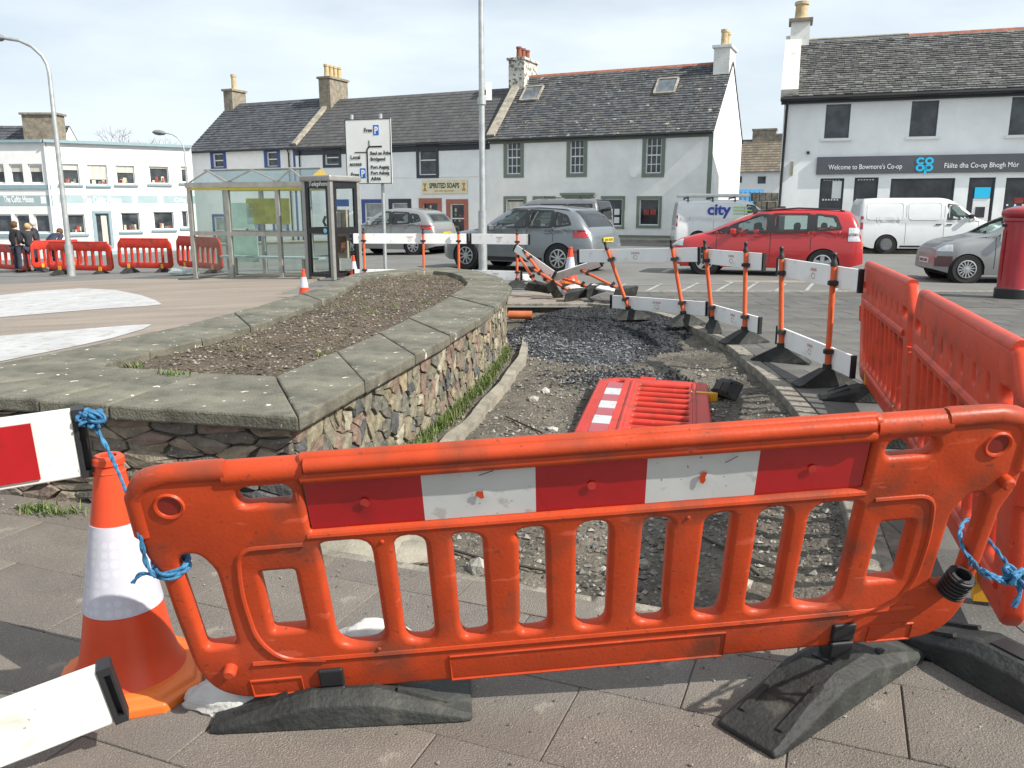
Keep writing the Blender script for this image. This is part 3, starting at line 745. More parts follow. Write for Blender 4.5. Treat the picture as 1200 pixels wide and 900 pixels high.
class Building:
    def __init__(s, name, label, A, B, base, depth, group=None):
        s.A, s.B = Vector(A), Vector(B); d = s.B - s.A; s.L = d.length; s.dir = d.normalized(); s.base = base; s.depth = depth
        s.inn = Vector((-s.dir.y, s.dir.x))
        s.o = thing(name, label, 'building', (s.A.x, s.A.y, base), math.atan2(d.y, d.x), group)
    def px(s, x, y):                                    # picture point on the front wall -> (along, up) in metres
        d = ray(x, y); n = Vector((s.inn.x, s.inn.y, 0)); k = (Vector((s.A.x, s.A.y, 0)) - Vector((0, 0, 0))).dot(n) / d.dot(n); p = CC + d * k
        return (Vector((p.x, p.y)) - s.A).dot(s.dir), p.z - s.base
    def rect(s, x0, y0, x1, y1):
        a, b = s.px(x0, y0), s.px(x1, y0); c, d = s.px(x0, y1), s.px(x1, y1)
        return ((a[0] + c[0]) / 2, (b[0] + d[0]) / 2, (c[1] + d[1]) / 2, (a[1] + b[1]) / 2)    # u0,u1,z0,z1
    def walls(s, h, openings, mat, ridge=None, rev=.16, gable_mat=None, u0=0., u1=None):
        u1 = u1 if u1 is not None else s.L; b = MB()
        us = sorted({u0, u1} | {max(u0, min(u1, q)) for o in openings for q in o[:2]}); zs = sorted({-.5, h} | {max(-.5, min(h, q)) for o in openings for q in o[2:4]})
        for a, c in zip(us, us[1:]):
            for e, f in zip(zs, zs[1:]):
                cu, cz = (a + c) / 2, (e + f) / 2
                if any(o[0] < cu < o[1] and o[2] < cz < o[3] for o in openings): continue
                b.quad((a, 0, e), (c, 0, e), (c, 0, f), (a, 0, f))
        for o in openings:
            a, c, e, f = o[:4]
            b.quad((a, 0, e), (a, rev, e), (a, rev, f), (a, 0, f)); b.quad((c, rev, e), (c, 0, e), (c, 0, f), (c, rev, f))
            b.quad((a, 0, f), (a, rev, f), (c, rev, f), (c, 0, f)); b.quad((a, rev, e), (a, 0, e), (c, 0, e), (c, rev, e))
        b.build('wall', mat, s.o, fixn=False); b = MB()
        b.quad((u1, s.depth, -.5), (u0, s.depth, -.5), (u0, s.depth, h), (u1, s.depth, h)); b.build('back_wall', mat, s.o, fixn=False)
        for u, sg in ((u0, 1), (u1, -1)):
            g = MB()
            p = [(u, 0, -.5), (u, s.depth, -.5), (u, s.depth, h)] + ([(u, s.depth / 2, ridge)] if ridge else []) + [(u, 0, h)]
            g.quad(*p); g.build('gable_wall', gable_mat or mat, s.o, fixn=False)
    def win(s, o, style='sash', mat=None, sur=None, surw=.14, sill=None, rev=.12, pane=None, bars=(1, 1), name='window', thick=.05, top=None):
        a, c, e, f = o[:4]; y = rev; b = MB(); t = thick
        b.box(a, a + t, y - .03, y + .03, e, f); b.box(c - t, c, y - .03, y + .03, e, f); b.box(a + t, c - t, y - .03, y + .03, e, e + t); b.box(a + t, c - t, y - .03, y + .03, f - t, f)
        if style == 'sash': b.box(a + t, c - t, y - .035, y + .03, (e + f) / 2 - .03, (e + f) / 2 + .03)
        w = b.build(name, mat or m_upvc, s.o)
        nx, nzz = bars
        if nx > 1 or nzz > 1:
            g = MB()
            for i in range(1, nx): x = a + (c - a) * i / nx; g.box(x - .018, x + .018, y - .012, y + .012, e + t, f - t)
            for i in range(1, nzz):
                if style == 'sash' and i * 2 == nzz: continue
                z = e + (f - e) * i / nzz; g.box(a + t, c - t, y - .0125, y + .0125, z - .018, z + .018)
            g.build('glazing_bar', mat or m_upvc, w)
        p = MB(); ct = random.uniform(-.012, .012)
        p.quad((a + t, y + .014 + ct, e + t), (c - t, y + .014 - ct, e + t), (c - t, y + .014 - ct, f - t), (a + t, y + .014 + ct, f - t)); p.build('pane', pane or m_win, w, fixn=False)
        if sur:
            q = MB(); q.box(a - surw, a, -.03, .02, e, f); q.box(c, c + surw, -.03, .02, e, f); q.box(a - surw, c + surw, -.032, .02, f, f + surw)
            q.box(a - surw, c + surw, -.034, .02, e - surw, e)
            q.build('surround', sur, s.o)
        if sill: q = MB(); q.box(a - .12, c + .12, -.10, .06, e - .10, e - .002); q.build('sill', sill, s.o)
        return w
    def roof(s, eave, ridge, mat, row=.24, wid=.26, over=.22, verge=.05, cut=None, u0=0., u1=None, thick=.018, rough=.5, ridge_mat=None, ridge_rng=None, seam=None):
        u1 = u1 if u1 is not None else s.L
        half = s.depth / 2; ov = over; sl = (ridge - eave) / half
        d = MB()
        d.add([(u0 - verge, -ov, eave - ov * sl), (u1 + verge, -ov, eave - ov * sl), (u1 + verge, half, ridge), (u0 - verge, half, ridge), (u0 - verge, s.depth + ov, eave - ov * sl), (u1 + verge, s.depth + ov, eave - ov * sl)], [(0,1,2,3), (3,2,5,4)])
        dk = d.build('roof', m_deck, s.o, fixn=False)
        v = Vector((0, half + ov, ridge - eave + ov * sl)); ln = v.length; v.normalize(); nn = Vector((0, -v.z, v.y)); P0 = Vector((0, -ov, eave - ov * sl))
        b = MB(); n = int(ln / row)
        for i in range(n):
            x = u0 - verge - (wid / 2 if i % 2 else 0)
            while x < u1 + verge:
                w = wid * random.uniform(.82, 1.18) if rough else wid; xa, xb = max(x, u0 - verge), min(x + w, u1 + verge); x += w
                if xb - xa < .03: continue
                j = random.uniform(-.014, .014) * rough * 2; k = random.uniform(0, .010) * rough * 2
                lo = P0 + v * (i * row + j - .01); hi = P0 + v * min(ln, (i + 1) * row + .05)
                t0 = nn * (.030 + thick + k); t1 = nn * .012; tb = nn * .018
                g = .006
                pts = [(xa + g, *(lo + t0).yz), (xb - g, *(lo + t0 + nn * random.uniform(-.006, .006) * rough).yz), (xb - g, *(hi + t1).yz), (xa + g, *(hi + t1).yz), (xa + g, *(lo + tb).yz), (xb - g, *(lo + tb).yz)]
                b.add(pts, [(0,1,2,3), (4,5,1,0), (0,3,4), (1,5,2)])
        tag(b.build('slates', mat, dk, fixn=False), kind='stuff')
        if ridge_mat:
            a, c = ridge_rng or (u0, u1); x = a
            while x < c - .1:
                r = MB(); xe = min(x + .45, c); hh = .07
                r.add([(x, half - .15, ridge - .08), (x, half, ridge + hh), (x, half + .15, ridge - .08), (xe - .01, half - .15, ridge - .08), (xe - .01, half, ridge + hh), (xe - .01, half + .15, ridge - .08)], [(0,3,4,1), (1,4,5,2), (0,1,2), (3,5,4)])
                r.build('ridge_tile', ridge_mat, dk); x = xe
        return dk
    def chimney(s, u, w, dp, z0, z1, mat, pots, potmat, y=None, cap=.09, poth=.5, potr=.11, capmat=None):
        y = s.depth / 2 if y is None else y; b = MB(); b.box(u - w / 2, u + w / 2, y - dp / 2, y + dp / 2, z0, z1); st = b.build('chimney', mat, s.o)
        b = MB(); b.box(u - w / 2 - cap, u + w / 2 + cap, y - dp / 2 - cap, y + dp / 2 + cap, z1, z1 + .13); b.build('chimney_cap', capmat or mat, st)
        for i in range(pots):
            t = (i + .5) / pots - .5; b = MB(); px_, py_ = (u + t * w * .9, y) if w > dp else (u, y + t * dp * .9)
            b.lathe([(potr * 1.2, 0), (potr * 1.15, .08), (potr, .1), (potr * .92, poth * .8), (potr * 1.12, poth * .84), (potr * 1.12, poth), (potr * .8, poth), (potr * .8, poth - .15)], (px_, py_, z1 + .13), 12); b.build('chimney_pot', potmat, st, smooth=True)
        return st
    def skew(s, u, eave, ridge, mat, w=.32, lift=.14, front_only=True, over=.1):
        half = s.depth / 2; b = MB(); sl = (ridge - eave) / half
        b.bar((u, -over, eave - over * sl + lift * .6), (u, half, ridge + lift * .6), w, lift * 1.6, up=(0, -sl, 1)); b.build('skew', mat, s.o)
    def gutter(s, z, mat, u0=0., u1=None, y=-.26, r=.06):
        u1 = u1 if u1 is not None else s.L; b = MB(); b.tube([(u0, y, z), (u1, y, z)], r, 8); b.build('gutter', mat, s.o, smooth=True)
    def downpipe(s, u, z0, z1, mat, r=.04): b = MB(); b.tube([(u, -.22, z1 + .05), (u, -.07, z1 - .25), (u, -.07, z0)], r, 8); b.build('downpipe', mat, s.o, smooth=True)
    def band(s, u0, u1, z0, z1, mat, name='band', pr=.012): b = MB(); b.box(u0, u1, -pr, .02, z0, z1); return b.build(name, mat, s.o)

# terrace line runs from the far left to the right-hand corner
TA, TB = Vector((-20.75, 54.7)), Vector((9.65, 40.95))
def tpt(x, y=165.):                                      # point of the terrace line seen at picture column x
    d = ray(x, y); n = Vector((-(TB - TA).y, (TB - TA).x)); k = TA.dot(n) / Vector((d.x, d.y)).dot(n); return Vector((d.x * k, d.y * k))
P1, P2, P3, P4 = tpt(222), tpt(345), tpt(574), tpt(836)
# --- house with blue window surrounds
h1 = Building('terraced_house', 'white house with bright blue window surrounds and dark blue slate roof', P1, P2, -.75, 8.0, 'terrace of houses across the street')
E1 = 5.3 + .75; RG1 = 8.5 + .75
ops = [h1.rect(250, 180, 262, 196), h1.rect(313, 178, 325, 195)]
low = [h1.rect(252, 254, 268, 286), h1.rect(322, 252, 336, 270), h1.rect(291, 250, 303, 289)]
h1.walls(E1, ops + low, m_render, RG1)
for o in ops: h1.win(o, 'sash', sur=m_blue, surw=.22)
for o in low: h1.win(o, 'sash', sur=m_blue, surw=.16, pane=m_win_l)
h1.roof(E1, RG1, m_slate, row=.26, wid=.3)
h1.gutter(E1 - .22, m_black); h1.chimney(.35, .75, 1.3, RG1 - 1.0, RG1 + .75, m_chim_s, 1, m_pot_b, poth=1.0, potr=.17)
h1.band(h1.L - .16, h1.L, -.3, E1 - .25, m_blue); h1.downpipe(h1.L - .45, -.3, E1 - .2, m_black)
# --- house with the soap shop
h2 = Building('terraced_house', 'white house with terracotta shop doorway, soap shop sign and dark tiled roof', P2, P3, -.3, 8.0, 'terrace of houses across the street')
E2 = 5.3 + .3; RG2 = 8.35 + .3
up = [h2.rect(491, 170, 511, 205), h2.rect(381, 176, 397, 193)]
shop = [h2.rect(496, 238, 513, 262), h2.rect(528, 239, 544, 273)]
blk = [h2.rect(460, 238, 478, 262)]; blu = [h2.rect(428, 238, 448, 272)]
h2.walls(E2, up + shop + blk + blu, m_render_b, RG2)
for o in up: h2.win(o, 'sash', sur=m_navy, surw=.17)
h2.win(shop[0], 'plain', mat=m_terra, sur=m_terra, surw=.27, pane=m_shop); h2.win(shop[1], 'sash', sur=m_terra, surw=.26, pane=m_shop)
h2.win(blk[0], 'plain', sur=m_navy, surw=.24, pane=m_win_l); h2.win(blu[0], 'sash', sur=m_blue, surw=.22, pane=m_win_l)
m_goods = [M('goods_red', (.30, .05, .045), .6, .5), M('goods_cream', (.55, .50, .36), .5, .3), M('goods_green', (.14, .17, .14), .6, .5)]
for o in shop:                                           # things in the shop window: jars and boxes on the ledge
    for k in range(9):
        b = MB(); u = random.uniform(o[0] + .12, o[1] - .25); z = o[2] + random.choice([.35, .75, 1.1, 1.4]) * (o[3] - o[2]) / 1.9; b.box(u, u + random.uniform(.08, .16), .105, .13, z, z + random.uniform(.08, .2)); b.build('window_display', m_goods[k % 3], h2.o)
h2.band(0, h2.L, E2 - .62, E2 - .30, m_navy, 'eaves_board'); h2.band(3.2, h2.L, *(sorted((h2.px(500, 208)[1], h2.px(500, 206.5)[1]))), m_render_g, 'string_course', .03)
h2.roof(E2, RG2, m_tile_d, row=.33, wid=.33, rough=.1, thick=.004)
h2.gutter(E2 - .25, m_black, y=-.28); h2.skew(.05, E2, RG2, m_skew); h2.chimney(.1, .85, 1.9, RG2 - .9, RG2 + 1.15, m_chim_s, 4, m_pot_b, poth=.75, potr=.16)
h2.downpipe(.35, -.3, E2 - .2, m_black); h2.downpipe(h2.L - .3, -.3, E2 - .2, m_render_g)
sg = h2.rect(495, 211, 548, 227)
m_cream = M('sign_cream', (.72, .66, .46), .5, .06, 3); m_gold = M('sign_gold', (.48, .25, .05), .5, .1); m_ink = M('sign_ink', (.02, .035, .05), .5, .1)
s_o = MB(); s_o.box(0, sg[1] - sg[0], -.05, -.001, 0, sg[3] - sg[2]); sW, sH = sg[1] - sg[0], sg[3] - sg[2]
sgo = tag(s_o.build('shop_sign', m_cream, bevel=.01), 'cream shop sign reading Spirited Soaps above the terracotta doorway', 'sign')
sgo.parent = None; sgo.location = h2.o.matrix_basis @ Vector((sg[0], -.02, sg[2])); sgo.rotation_euler = h2.o.rotation_euler
lettering('lettering', 'SPIRITED SOAPS', m_ink, sgo, sW * .17, -.054, sH * .42, sH * .52, sW * .66, bold=.01)
lettering('lettering', 'hand made soap and gifts', m_gold, sgo, sW * .28, -.054, sH * .16, sH * .2, sW * .44)
for u in (.07, .93):
    b = MB(); x = sW * u; r = sH * .17
    b.add([(x - r, -.056, sH * .78), (x + r, -.056, sH * .78), (x + r * .25, -.056, sH * .5), (x + r, -.056, sH * .2), (x - r, -.056, sH * .2), (x - r * .25, -.056, sH * .5)], [(0, 1, 2, 5), (5, 2, 3, 4)]); b.build('emblem', m_gold, sgo, fixn=False)
# --- house with sage green trim
h3 = Building('terraced_house', 'grey white house with sage green window surrounds and lichened slate roof', P3, P4, 0., 8.2, 'terrace of houses across the street')
E3 = 5.35; RG3 = 8.92
up = [h3.rect(594, 165, 610, 204), h3.rect(668, 163, 684, 203), h3.rect(757, 160, 775, 203)]
low = [h3.rect(593, 233, 614, 256), h3.rect(627, 233, 648, 256), h3.rect(707, 233, 729, 265), h3.rect(749, 233, 772, 264)]
door = [h3.rect(665, 233, 688, 284)]
h3.walls(E3, up + low + door, m_render_g, RG3, gable_mat=m_dash)
for o in up: h3.win(o, 'sash', sur=m_green, surw=.19, bars=(3, 4))
for o in low: h3.win(o, 'plain', sur=m_green, surw=.14, pane=m_shop)
h3.win(door[0], 'plain', sur=m_green, surw=.16, bars=(3, 2), name='door', pane=m_win_l)
b = MB(); d0 = door[0]; b.box(d0[0] - .38, d0[1] + .38, -.2, -.036, d0[3] + .18, d0[3] + .30); b.box(d0[0] - .3, d0[1] + .3, -.14, -.037, d0[3] + .06, d0[3] + .178); b.build('door_hood', m_green, h3.o)
for o, n in ((low[2], 6), (low[3], 2)):
    for k in range(n):
        b = MB(); u = o[0] + .2 + (k % 2) * .36; z = o[3] - .5 - (k // 2) * .42; b.box(u, u + .27, .1, .125, z - .3, z); b.build('notice', m_upvc if n > 2 else m_goods[0], h3.o)
for o in low[:2]:
    b = MB(); b.box(o[0] + .08, o[1] - .08, .1, .13, o[2] + .1, o[3] - .15); b.build('window_poster', m_curtain, h3.o)
h3.roof(E3, RG3, m_slate_l, row=.2, wid=.24, verge=.06, ridge_mat=m_ridge, rough=.7)
h3.gutter(E3 - .24, m_black); h3.band(0, h3.L, E3 - .42, E3 - .22, m_green, 'eaves_board'); h3.band(h3.L - .22, h3.L, -.1, E3 - .4, m_green, 'quoin')
h3.band(5.0, h3.L - .23, -.1, .22, m_green, 'plinth')
h3.skew(.1, E3, RG3, m_skew, w=.45); h3.chimney(.15, .95, 1.9, RG3 - 1.0, RG3 + .78, m_chim_p, 3, m_pot_r, poth=.62, potr=.15)
h3.chimney(h3.L - .42, .8, 1.7, RG3 - 1.6, RG3 + .6, m_chim_w, 2, m_pot_b, poth=.8, potr=.17)
for x0, y0, x1, y1 in ((613, 101, 634, 121), (771, 93, 791, 112)):   # rooflights
    half = h3.depth / 2; sl = (RG3 - E3) / half; vdir = Vector((0, 1, sl)).normalized(); nn = Vector((0, -vdir.z, vdir.y))
    d = ray((x0 + x1) / 2, (y0 + y1) / 2); M3 = Matrix.Rotation(-h3.o.rotation_euler.z, 3, 'Z'); dl = M3 @ d; ol = M3 @ (CC - h3.o.location)
    q0 = Vector((0, 0, E3)); k = (q0 - ol).dot(nn) / dl.dot(nn); c = ol + dl * k
    fr = MB(); W2, H2 = .52, .62
    for sx in (-1, 1): fr.bar(c + Vector((sx * W2, 0, 0)) - vdir * H2 + nn * .09, c + Vector((sx * W2, 0, 0)) + vdir * H2 + nn * .09, .09, .12, up=nn)
    for sy in (-1, 1): fr.bar(c + Vector((-W2, 0, 0)) + vdir * (H2 * sy) + nn * .09, c + Vector((W2, 0, 0)) + vdir * (H2 * sy) + nn * .09, .09, .125, up=nn)
    w = fr.build('roof_light', m_skew, h3.o); g = MB(); g.quad(*[c + Vector((a * W2, 0, 0)) + vdir * (b_ * H2) + nn * .11 for a, b_ in ((-1,-1),(1,-1),(1,1),(-1,1))]); g.build('pane', m_sky_pane, w, fixn=False)
dsh = h3.px(745, 203); b = MB(); b.lathe([(.02, 0), (.12, -.03), (.2, -.09), (.21, -.1)], (dsh[0], -.2, dsh[1]), 14, axis='y'); b.bar((dsh[0], -.2, dsh[1]), (dsh[0], 0, dsh[1] - .1), .03, .03); b.build('satellite_dish', m_upvc, h3.o, smooth=True)
# --- food shop
CA, CB = Vector((10.46, 33.0)), Vector((10.46 + 7.62 * 1.5, 33.0 - 2.5 * 1.5))
hc = Building('shop_building', 'long white shop building with slate roof and dark grey fascia sign', CA, CB, 0., 8.4)
EC = 5.85; RGC = 8.42
up = [hc.rect(967, 122, 996, 162), hc.rect(1067, 118, 1099, 160), hc.rect(1184, 113, 1222, 158)]
low = [hc.rect(960, 209, 988, 252), hc.rect(1000, 208, 1028, 252), hc.rect(1042, 209, 1117, 262), hc.rect(1132, 208, 1163, 284), hc.rect(1175, 208, 1240, 284)]
hc.walls(EC, up + low, m_render_b, RGC)
for o in up: hc.win(o, 'plain', mat=m_grey_s, thick=.03, sill=m_upvc)
for i, o in enumerate(low): hc.win(o, 'plain', mat=m_navy, thick=.06, pane=m_shop)
for i in (0, 1, 4):
    o = low[i]
    for r in range(2):
        for k in range(6):
            b = MB(); u = o[0] + .12 + k * (o[1] - o[0] - .24) / 6; z = o[2] + .55 + r * .75; b.box(u, u + .06, .1, .125, z, z + .06); b.build('window_dot', m_upvc, hc.o)
o = low[0]; b = MB(); b.box(o[0] + .45, o[1] - .08, .1, .128, o[3] - .75, o[3] - .1); b.build('notice', m_upvc, hc.o)
o = low[4]
for k in range(8):
    b = MB(); u = o[0] + .35 + (k % 2) * .36; z = o[2] + .5 + (k // 2) * .3; b.box(u, u + .3, .1, .127, z, z + .2); b.build('notice', m_cyan if k % 3 else m_goods[0], hc.o)
o = low[3]; b = MB(); b.box(o[0] + .2, o[1] - .12, .0, .12, o[2] + .3, o[3] - .75); cm = b.build('cash_machine', m_upvc, hc.o); b = MB(); b.box(o[0] + .3, o[1] - .25, -.012, .002, o[2] + .9, o[3] - 1.05); b.build('screen', m_shop, cm); b = MB(); b.box(o[0] + .22, o[1] - .14, -.02, .1, o[3] - .74, o[3] - .35); b.build('header', m_cyan, cm)
hc.roof(EC, RGC, m_slate_c, row=.19, wid=.27, rough=1.0, ridge_mat=m_ridge, ridge_rng=(4.6, hc.L), over=.3)
b = MB(); b.tube([(.4, hc.depth / 2, RGC + .06), (4.6, hc.depth / 2, RGC + .06)], .05, 8); b.build('ridge_strip', m_skew, hc.o)
hc.band(-.12, hc.L, EC - .42, EC - .12, m_navy, 'eaves_board', .16); hc.gutter(EC - .26, m_black, -.15, y=-.34, r=.08)
m_skw = speckle(M('skew_white', (.62, .60, .55), .9, .15, 2), (.3, .27, .2), 3, .55, .2, .8)
hc.skew(.16, EC, RGC, m_skw, w=.62, lift=.2, over=.26); hc.chimney(.4, .75, .9, RGC - .8, RGC + .72, m_chim_w, 1, m_pot_b, poth=.72, potr=.26, cap=.1, capmat=m_chim_s)
b = MB(); b.tube([(.12, -.3, EC - .3), (.1, -.08, EC - .7), (.06, -.08, 1.6)], .05, 8); b.build('downpipe', m_black, hc.o, smooth=True)
b = MB(); b.box(-.02, .3, -.02, .03, -.1, 1.62); b.build('plinth', m_grey_s, hc.o)
for x, y in ((947, 179), (928, 196)):
    u, z = hc.px(x, y); b = MB(); b.box(u - .05, u + .05, -.08, 0, z - (.05 if x == 947 else .3), z + (.05 if x == 947 else .22)); b.build('wall_fitting', m_black if x == 947 else m_skew, hc.o)
f0 = hc.rect(957, 182, 1215, 203)
b = MB(); fW, fH = 12.2, f0[3] - f0[2]; b.box(0, fW, -.10, -.002, 0, fH); fs = tag(b.build('fascia_sign', m_grey_s), 'dark grey fascia sign with blue cooperative emblem over the shop windows', 'sign')
fs.location = hc.o.matrix_basis @ Vector((f0[0], 0, f0[2])); fs.rotation_euler = hc.o.rotation_euler
def fu(x): return hc.px(x, 192)[0] - f0[0]
lettering('lettering', "Welcome to Bowmore's Co-op", m_letter, fs, fu(971), -.104, fH * .27, fH * .40, fu(1057) - fu(971))
lettering('lettering', 'F\u00e0ilte dha Co-op Bhogh M\u00f2r', m_letter, fs, fu(1106), -.104, fH * .27, fH * .40, fu(1193) - fu(1106))
em = MB(); lx, rr = fu(1073), fH * .155
def ring(cx, cz, op=None):
    n = 22
    for i in range(n):
        a0, a1 = 2 * math.pi * i / n, 2 * math.pi * (i + 1) / n
        if op and abs((a0 + a1) / 2 - math.pi * (0 if (a0 < math.pi) else 2)) < .6: continue
        q = []
        for a, r in ((a0, rr * .62), (a1, rr * .62), (a1, rr * 1.3), (a0, rr * 1.3)): q.append((cx + r * math.cos(a) * 1.15, -.112, cz + r * math.sin(a)))
        em.add(q + [(x, -.1, z) for x, y, z in q], [(0,1,2,3), (2,1,5,6), (0,3,7,4)])
ring(lx + rr * 1.5, fH * .68, True); ring(lx + rr * 4.4, fH * .68); ring(lx + rr * 1.5, fH * .30); ring(lx + rr * 4.4, fH * .30)
em.box(lx + rr * 2.95, lx + rr * 3.75, -.112, -.1, -fH * .06, fH * .40)
em.build('emblem', m_cyan, fs)
# --- harbour shop on the left, two wings
LTOP = 4.75
cc = AY(55, 171, 42.2).xy; ce = AY(221, 177, 45.9).xy; cl = AY(-60, 173, 42.6).xy
hl = Building('shop_building', 'flat roofed white gift shop with teal name band and square windows', cc, cc + (ce - cc) * 1.02, -.95, 7.0)
hH = LTOP + .95
up = [hl.rect(70, 192, 93, 216), hl.rect(103, 193, 126, 217), hl.rect(136, 194, 158, 216), hl.rect(175, 195, 198, 215.5), hl.rect(212, 195, 220, 214)]
low = [hl.rect(79, 251, 100, 274), hl.rect(142, 249, 164, 271), hl.rect(180, 248, 204, 269), hl.rect(213, 247, 220.5, 267)]
dr = [hl.rect(113, 250, 129, 288)]
hl.walls(hH, up + low + dr, m_render)
for i, o in enumerate(up):
    hl.win(o, 'plain', sill=m_tealp, thick=.06)
    b = MB(); k = [.30, .72, .38, .12, .2][i]; b.box(o[0] + .07, o[1] - .07, .09, .128, o[3] - k * (o[3] - o[2]), o[3] - .06); b.build('blind', m_curtain, hl.o)
for o in low: hl.win(o, 'plain', sill=m_tealp, thick=.06)
for o in up[:4] + low[:3]:
    for k in range(5):
        b = MB(); u = random.uniform(o[0] + .12, o[1] - .25); b.box(u, u + random.uniform(.08, .2), .1, .13, o[2] + .06, o[2] + random.uniform(.12, .4)); b.build('window_display', m_goods[k % 3], hl.o)
hl.win(dr[0], 'plain', mat=m_tealp, sur=m_tealp, surw=.13, name='door'); b = MB(); o = dr[0]; b.box((o[0] + o[1]) / 2 - .05, o[1] - .1, .09, .128, o[2] + .1, o[3] - .12); b.build('curtain', m_curtain, hl.o)
bd = hl.rect(75, 230, 221, 238); hl.band(.25, hl.L, bd[2], bd[3] + .05, m_teal, 'name_band')
zb = (bd[2] + bd[3]) / 2; hl.band(0, hl.L, -.4, .35, m_teal, 'plinth')
lettering('lettering', 'The Celtic House', m_letter, hl.o, hl.px(97, 235)[0], -.018, zb - .17, .46, hl.px(142, 235)[0] - hl.px(97, 235)[0], bold=.012)
lettering('lettering', 'Gifts', m_letter, hl.o, hl.px(204, 235)[0], -.018, zb - .12, .34, .6)
for x in (158, 188):
    u = hl.px(x, 234)[0]; b = MB(); b.box(u - .13, u + .13, -.02, 0, zb - .16, zb + .2); b.box(u - .08, u + .08, -.021, 0, zb + .2, zb + .27); b.build('emblem', m_letter, hl.o)
b = MB(); b.box(-.15, hl.L, -.2, 7, hH, hH + .14); b.build('roof', m_tealp, hl.o)
hw = Building('shop_wing', 'white wing of the gift shop with triple windows and teal band', cl, cc, -.95, 6.0)
pxs = [(-14, 5), (11, 27), (33, 50)]
up = [hw.rect(a, 192, c, 215) for a, c in pxs]; low = [hw.rect(a, 251, c, 273) for a, c in [(-8, 14), (18, 35), (40, 58)]]
low = [(a, min(c, hw.L - .15), e, f) for a, c, e, f in low]
hw.walls(hH, up + low, m_render)
for i, o in enumerate(up + low):
    hw.win(o, 'plain', thick=.07)
    if i < 3: b = MB(); b.box(o[0] + .08, o[1] - .08, .09, .128, o[3] - .4 * (o[3] - o[2]), o[3] - .07); b.build('blind', m_curtain, hw.o)
z1 = hw.px(20, 218)[1]; hw.band(0, hw.L - .02, z1 - .14, z1 + .05, m_tealp, 'sill_band', .06); z2 = hw.px(20, 274)[1]; hw.band(0, hw.L - .02, z2 - .16, z2, m_tealp, 'sill_band', .06)
z3, z4 = hw.px(20, 241)[1], hw.px(20, 229)[1]; hw.band(0, hw.L - .02, z3, z4, m_teal, 'name_band'); lettering('lettering', 'The Celtic House', m_letter, hw.o, hw.px(5, 238)[0], -.018, z3 + .16, .44, hw.px(40, 238)[0] - hw.px(5, 238)[0], bold=.012)
u = hw.px(51, 235)[0]; b = MB(); b.box(u - .13, u + .13, -.02, 0, z3 + .1, z3 + .45); b.build('emblem', m_letter, hw.o)
b = MB(); b.box(-.1, hw.L - .2, -.18, 6, hH - .002, hH + .132); b.build('roof', m_tealp, hw.o)
b = MB(); b.tube([(hw.L - .1, -.06, hH), (hw.L - .1, -.06, 0)], .045, 8); b.build('downpipe', m_upvc, hw.o, smooth=True)
# roofs behind the gift shop
p = AY(-40, 180, 56).xy; q = AY(52, 180, 56).xy
hb = Building('house', 'grey slate roofed house with broad rendered chimney behind the gift shop', p, q, -1., 7.)
hb.walls(4.6, [], m_render_g, 8.2); hb.roof(4.6, 8.2, m_slate, row=.28, wid=.32)
u = hb.px(25, 150)[0]; hb.chimney(u + .3, 2.3, 1.1, 5.2, 8.75, m_chim_s, 0, m_pot_b, y=2.2, cap=.12)
# house seen through the gap between the terrace and the food shop
p, q = AY(846, 225, 62).xy, AY(935, 225, 60).xy
hg = Building('house', 'low white cottage with brown tiled roof seen between two buildings', p, q, 0., 7.)
m_tile_b = palette('brown_tile', [(.15,.125,.095),(.17,.14,.105),(.13,.11,.085),(.19,.16,.12)], .85, island=True, noise=.25, bump=.2)
ops = [hg.rect(864, 206, 870, 215), hg.rect(887, 206, 898, 216)]; ez = hg.px(890, 199)[1]
hg.walls(ez, ops, m_render, ez + 2.4); [hg.win(o, 'plain') for o in ops]
hg.roof(ez, ez + 2.4, m_tile_b, row=.33, wid=.33, rough=.15)
hg.chimney(hg.px(889, 180)[0], 1.7, .8, ez + 1.4, ez + 3.0, m_chim_s, 0, m_pot_b, cap=.05); hg.chimney(hg.px(912, 180)[0], 1., .8, ez + 1.4, ez + 2.6, m_chim_s, 0, m_pot_b, cap=.05)
m_bluec = M('container_blue', (.10, .33, .62), .5, .08, 2)
p = AY(862, 228, 52); b = MB(); b.box(0, 1.75, 0, 2.2, 0, 2.75)
for k in range(6): b.box(.06 + k * .28, .18 + k * .28, -.03, -.002, .1, 2.6)
tag(b.build('storage_container', m_bluec, bevel=.02, loc=(p.x, 52, 0)), 'light blue storage container beside the white cottage', 'container')
m_drys = M('stone_wall_dark', (.09, .085, .07), .95, .5, 3, bump=1., bscale=12)
pa, pc = AY(884, 225, 50).xy, AY(918, 225, 50).xy
wl_ = thing('stone_wall', 'dark rubble boundary wall by the shop gable', 'wall', (pa.x, 50, 0)); random.seed(3)
for r in range(5):
    u = -.1 + .2 * (r % 2)
    while u < 1.9:
        w = random.uniform(.25, .5); b = MB(); b.box(u + .01, u + w - .01, random.uniform(-.05, .02), .4, r * .5, r * .5 + .48); b.build('stone', m_drys, wl_, bevel=.03); u += w
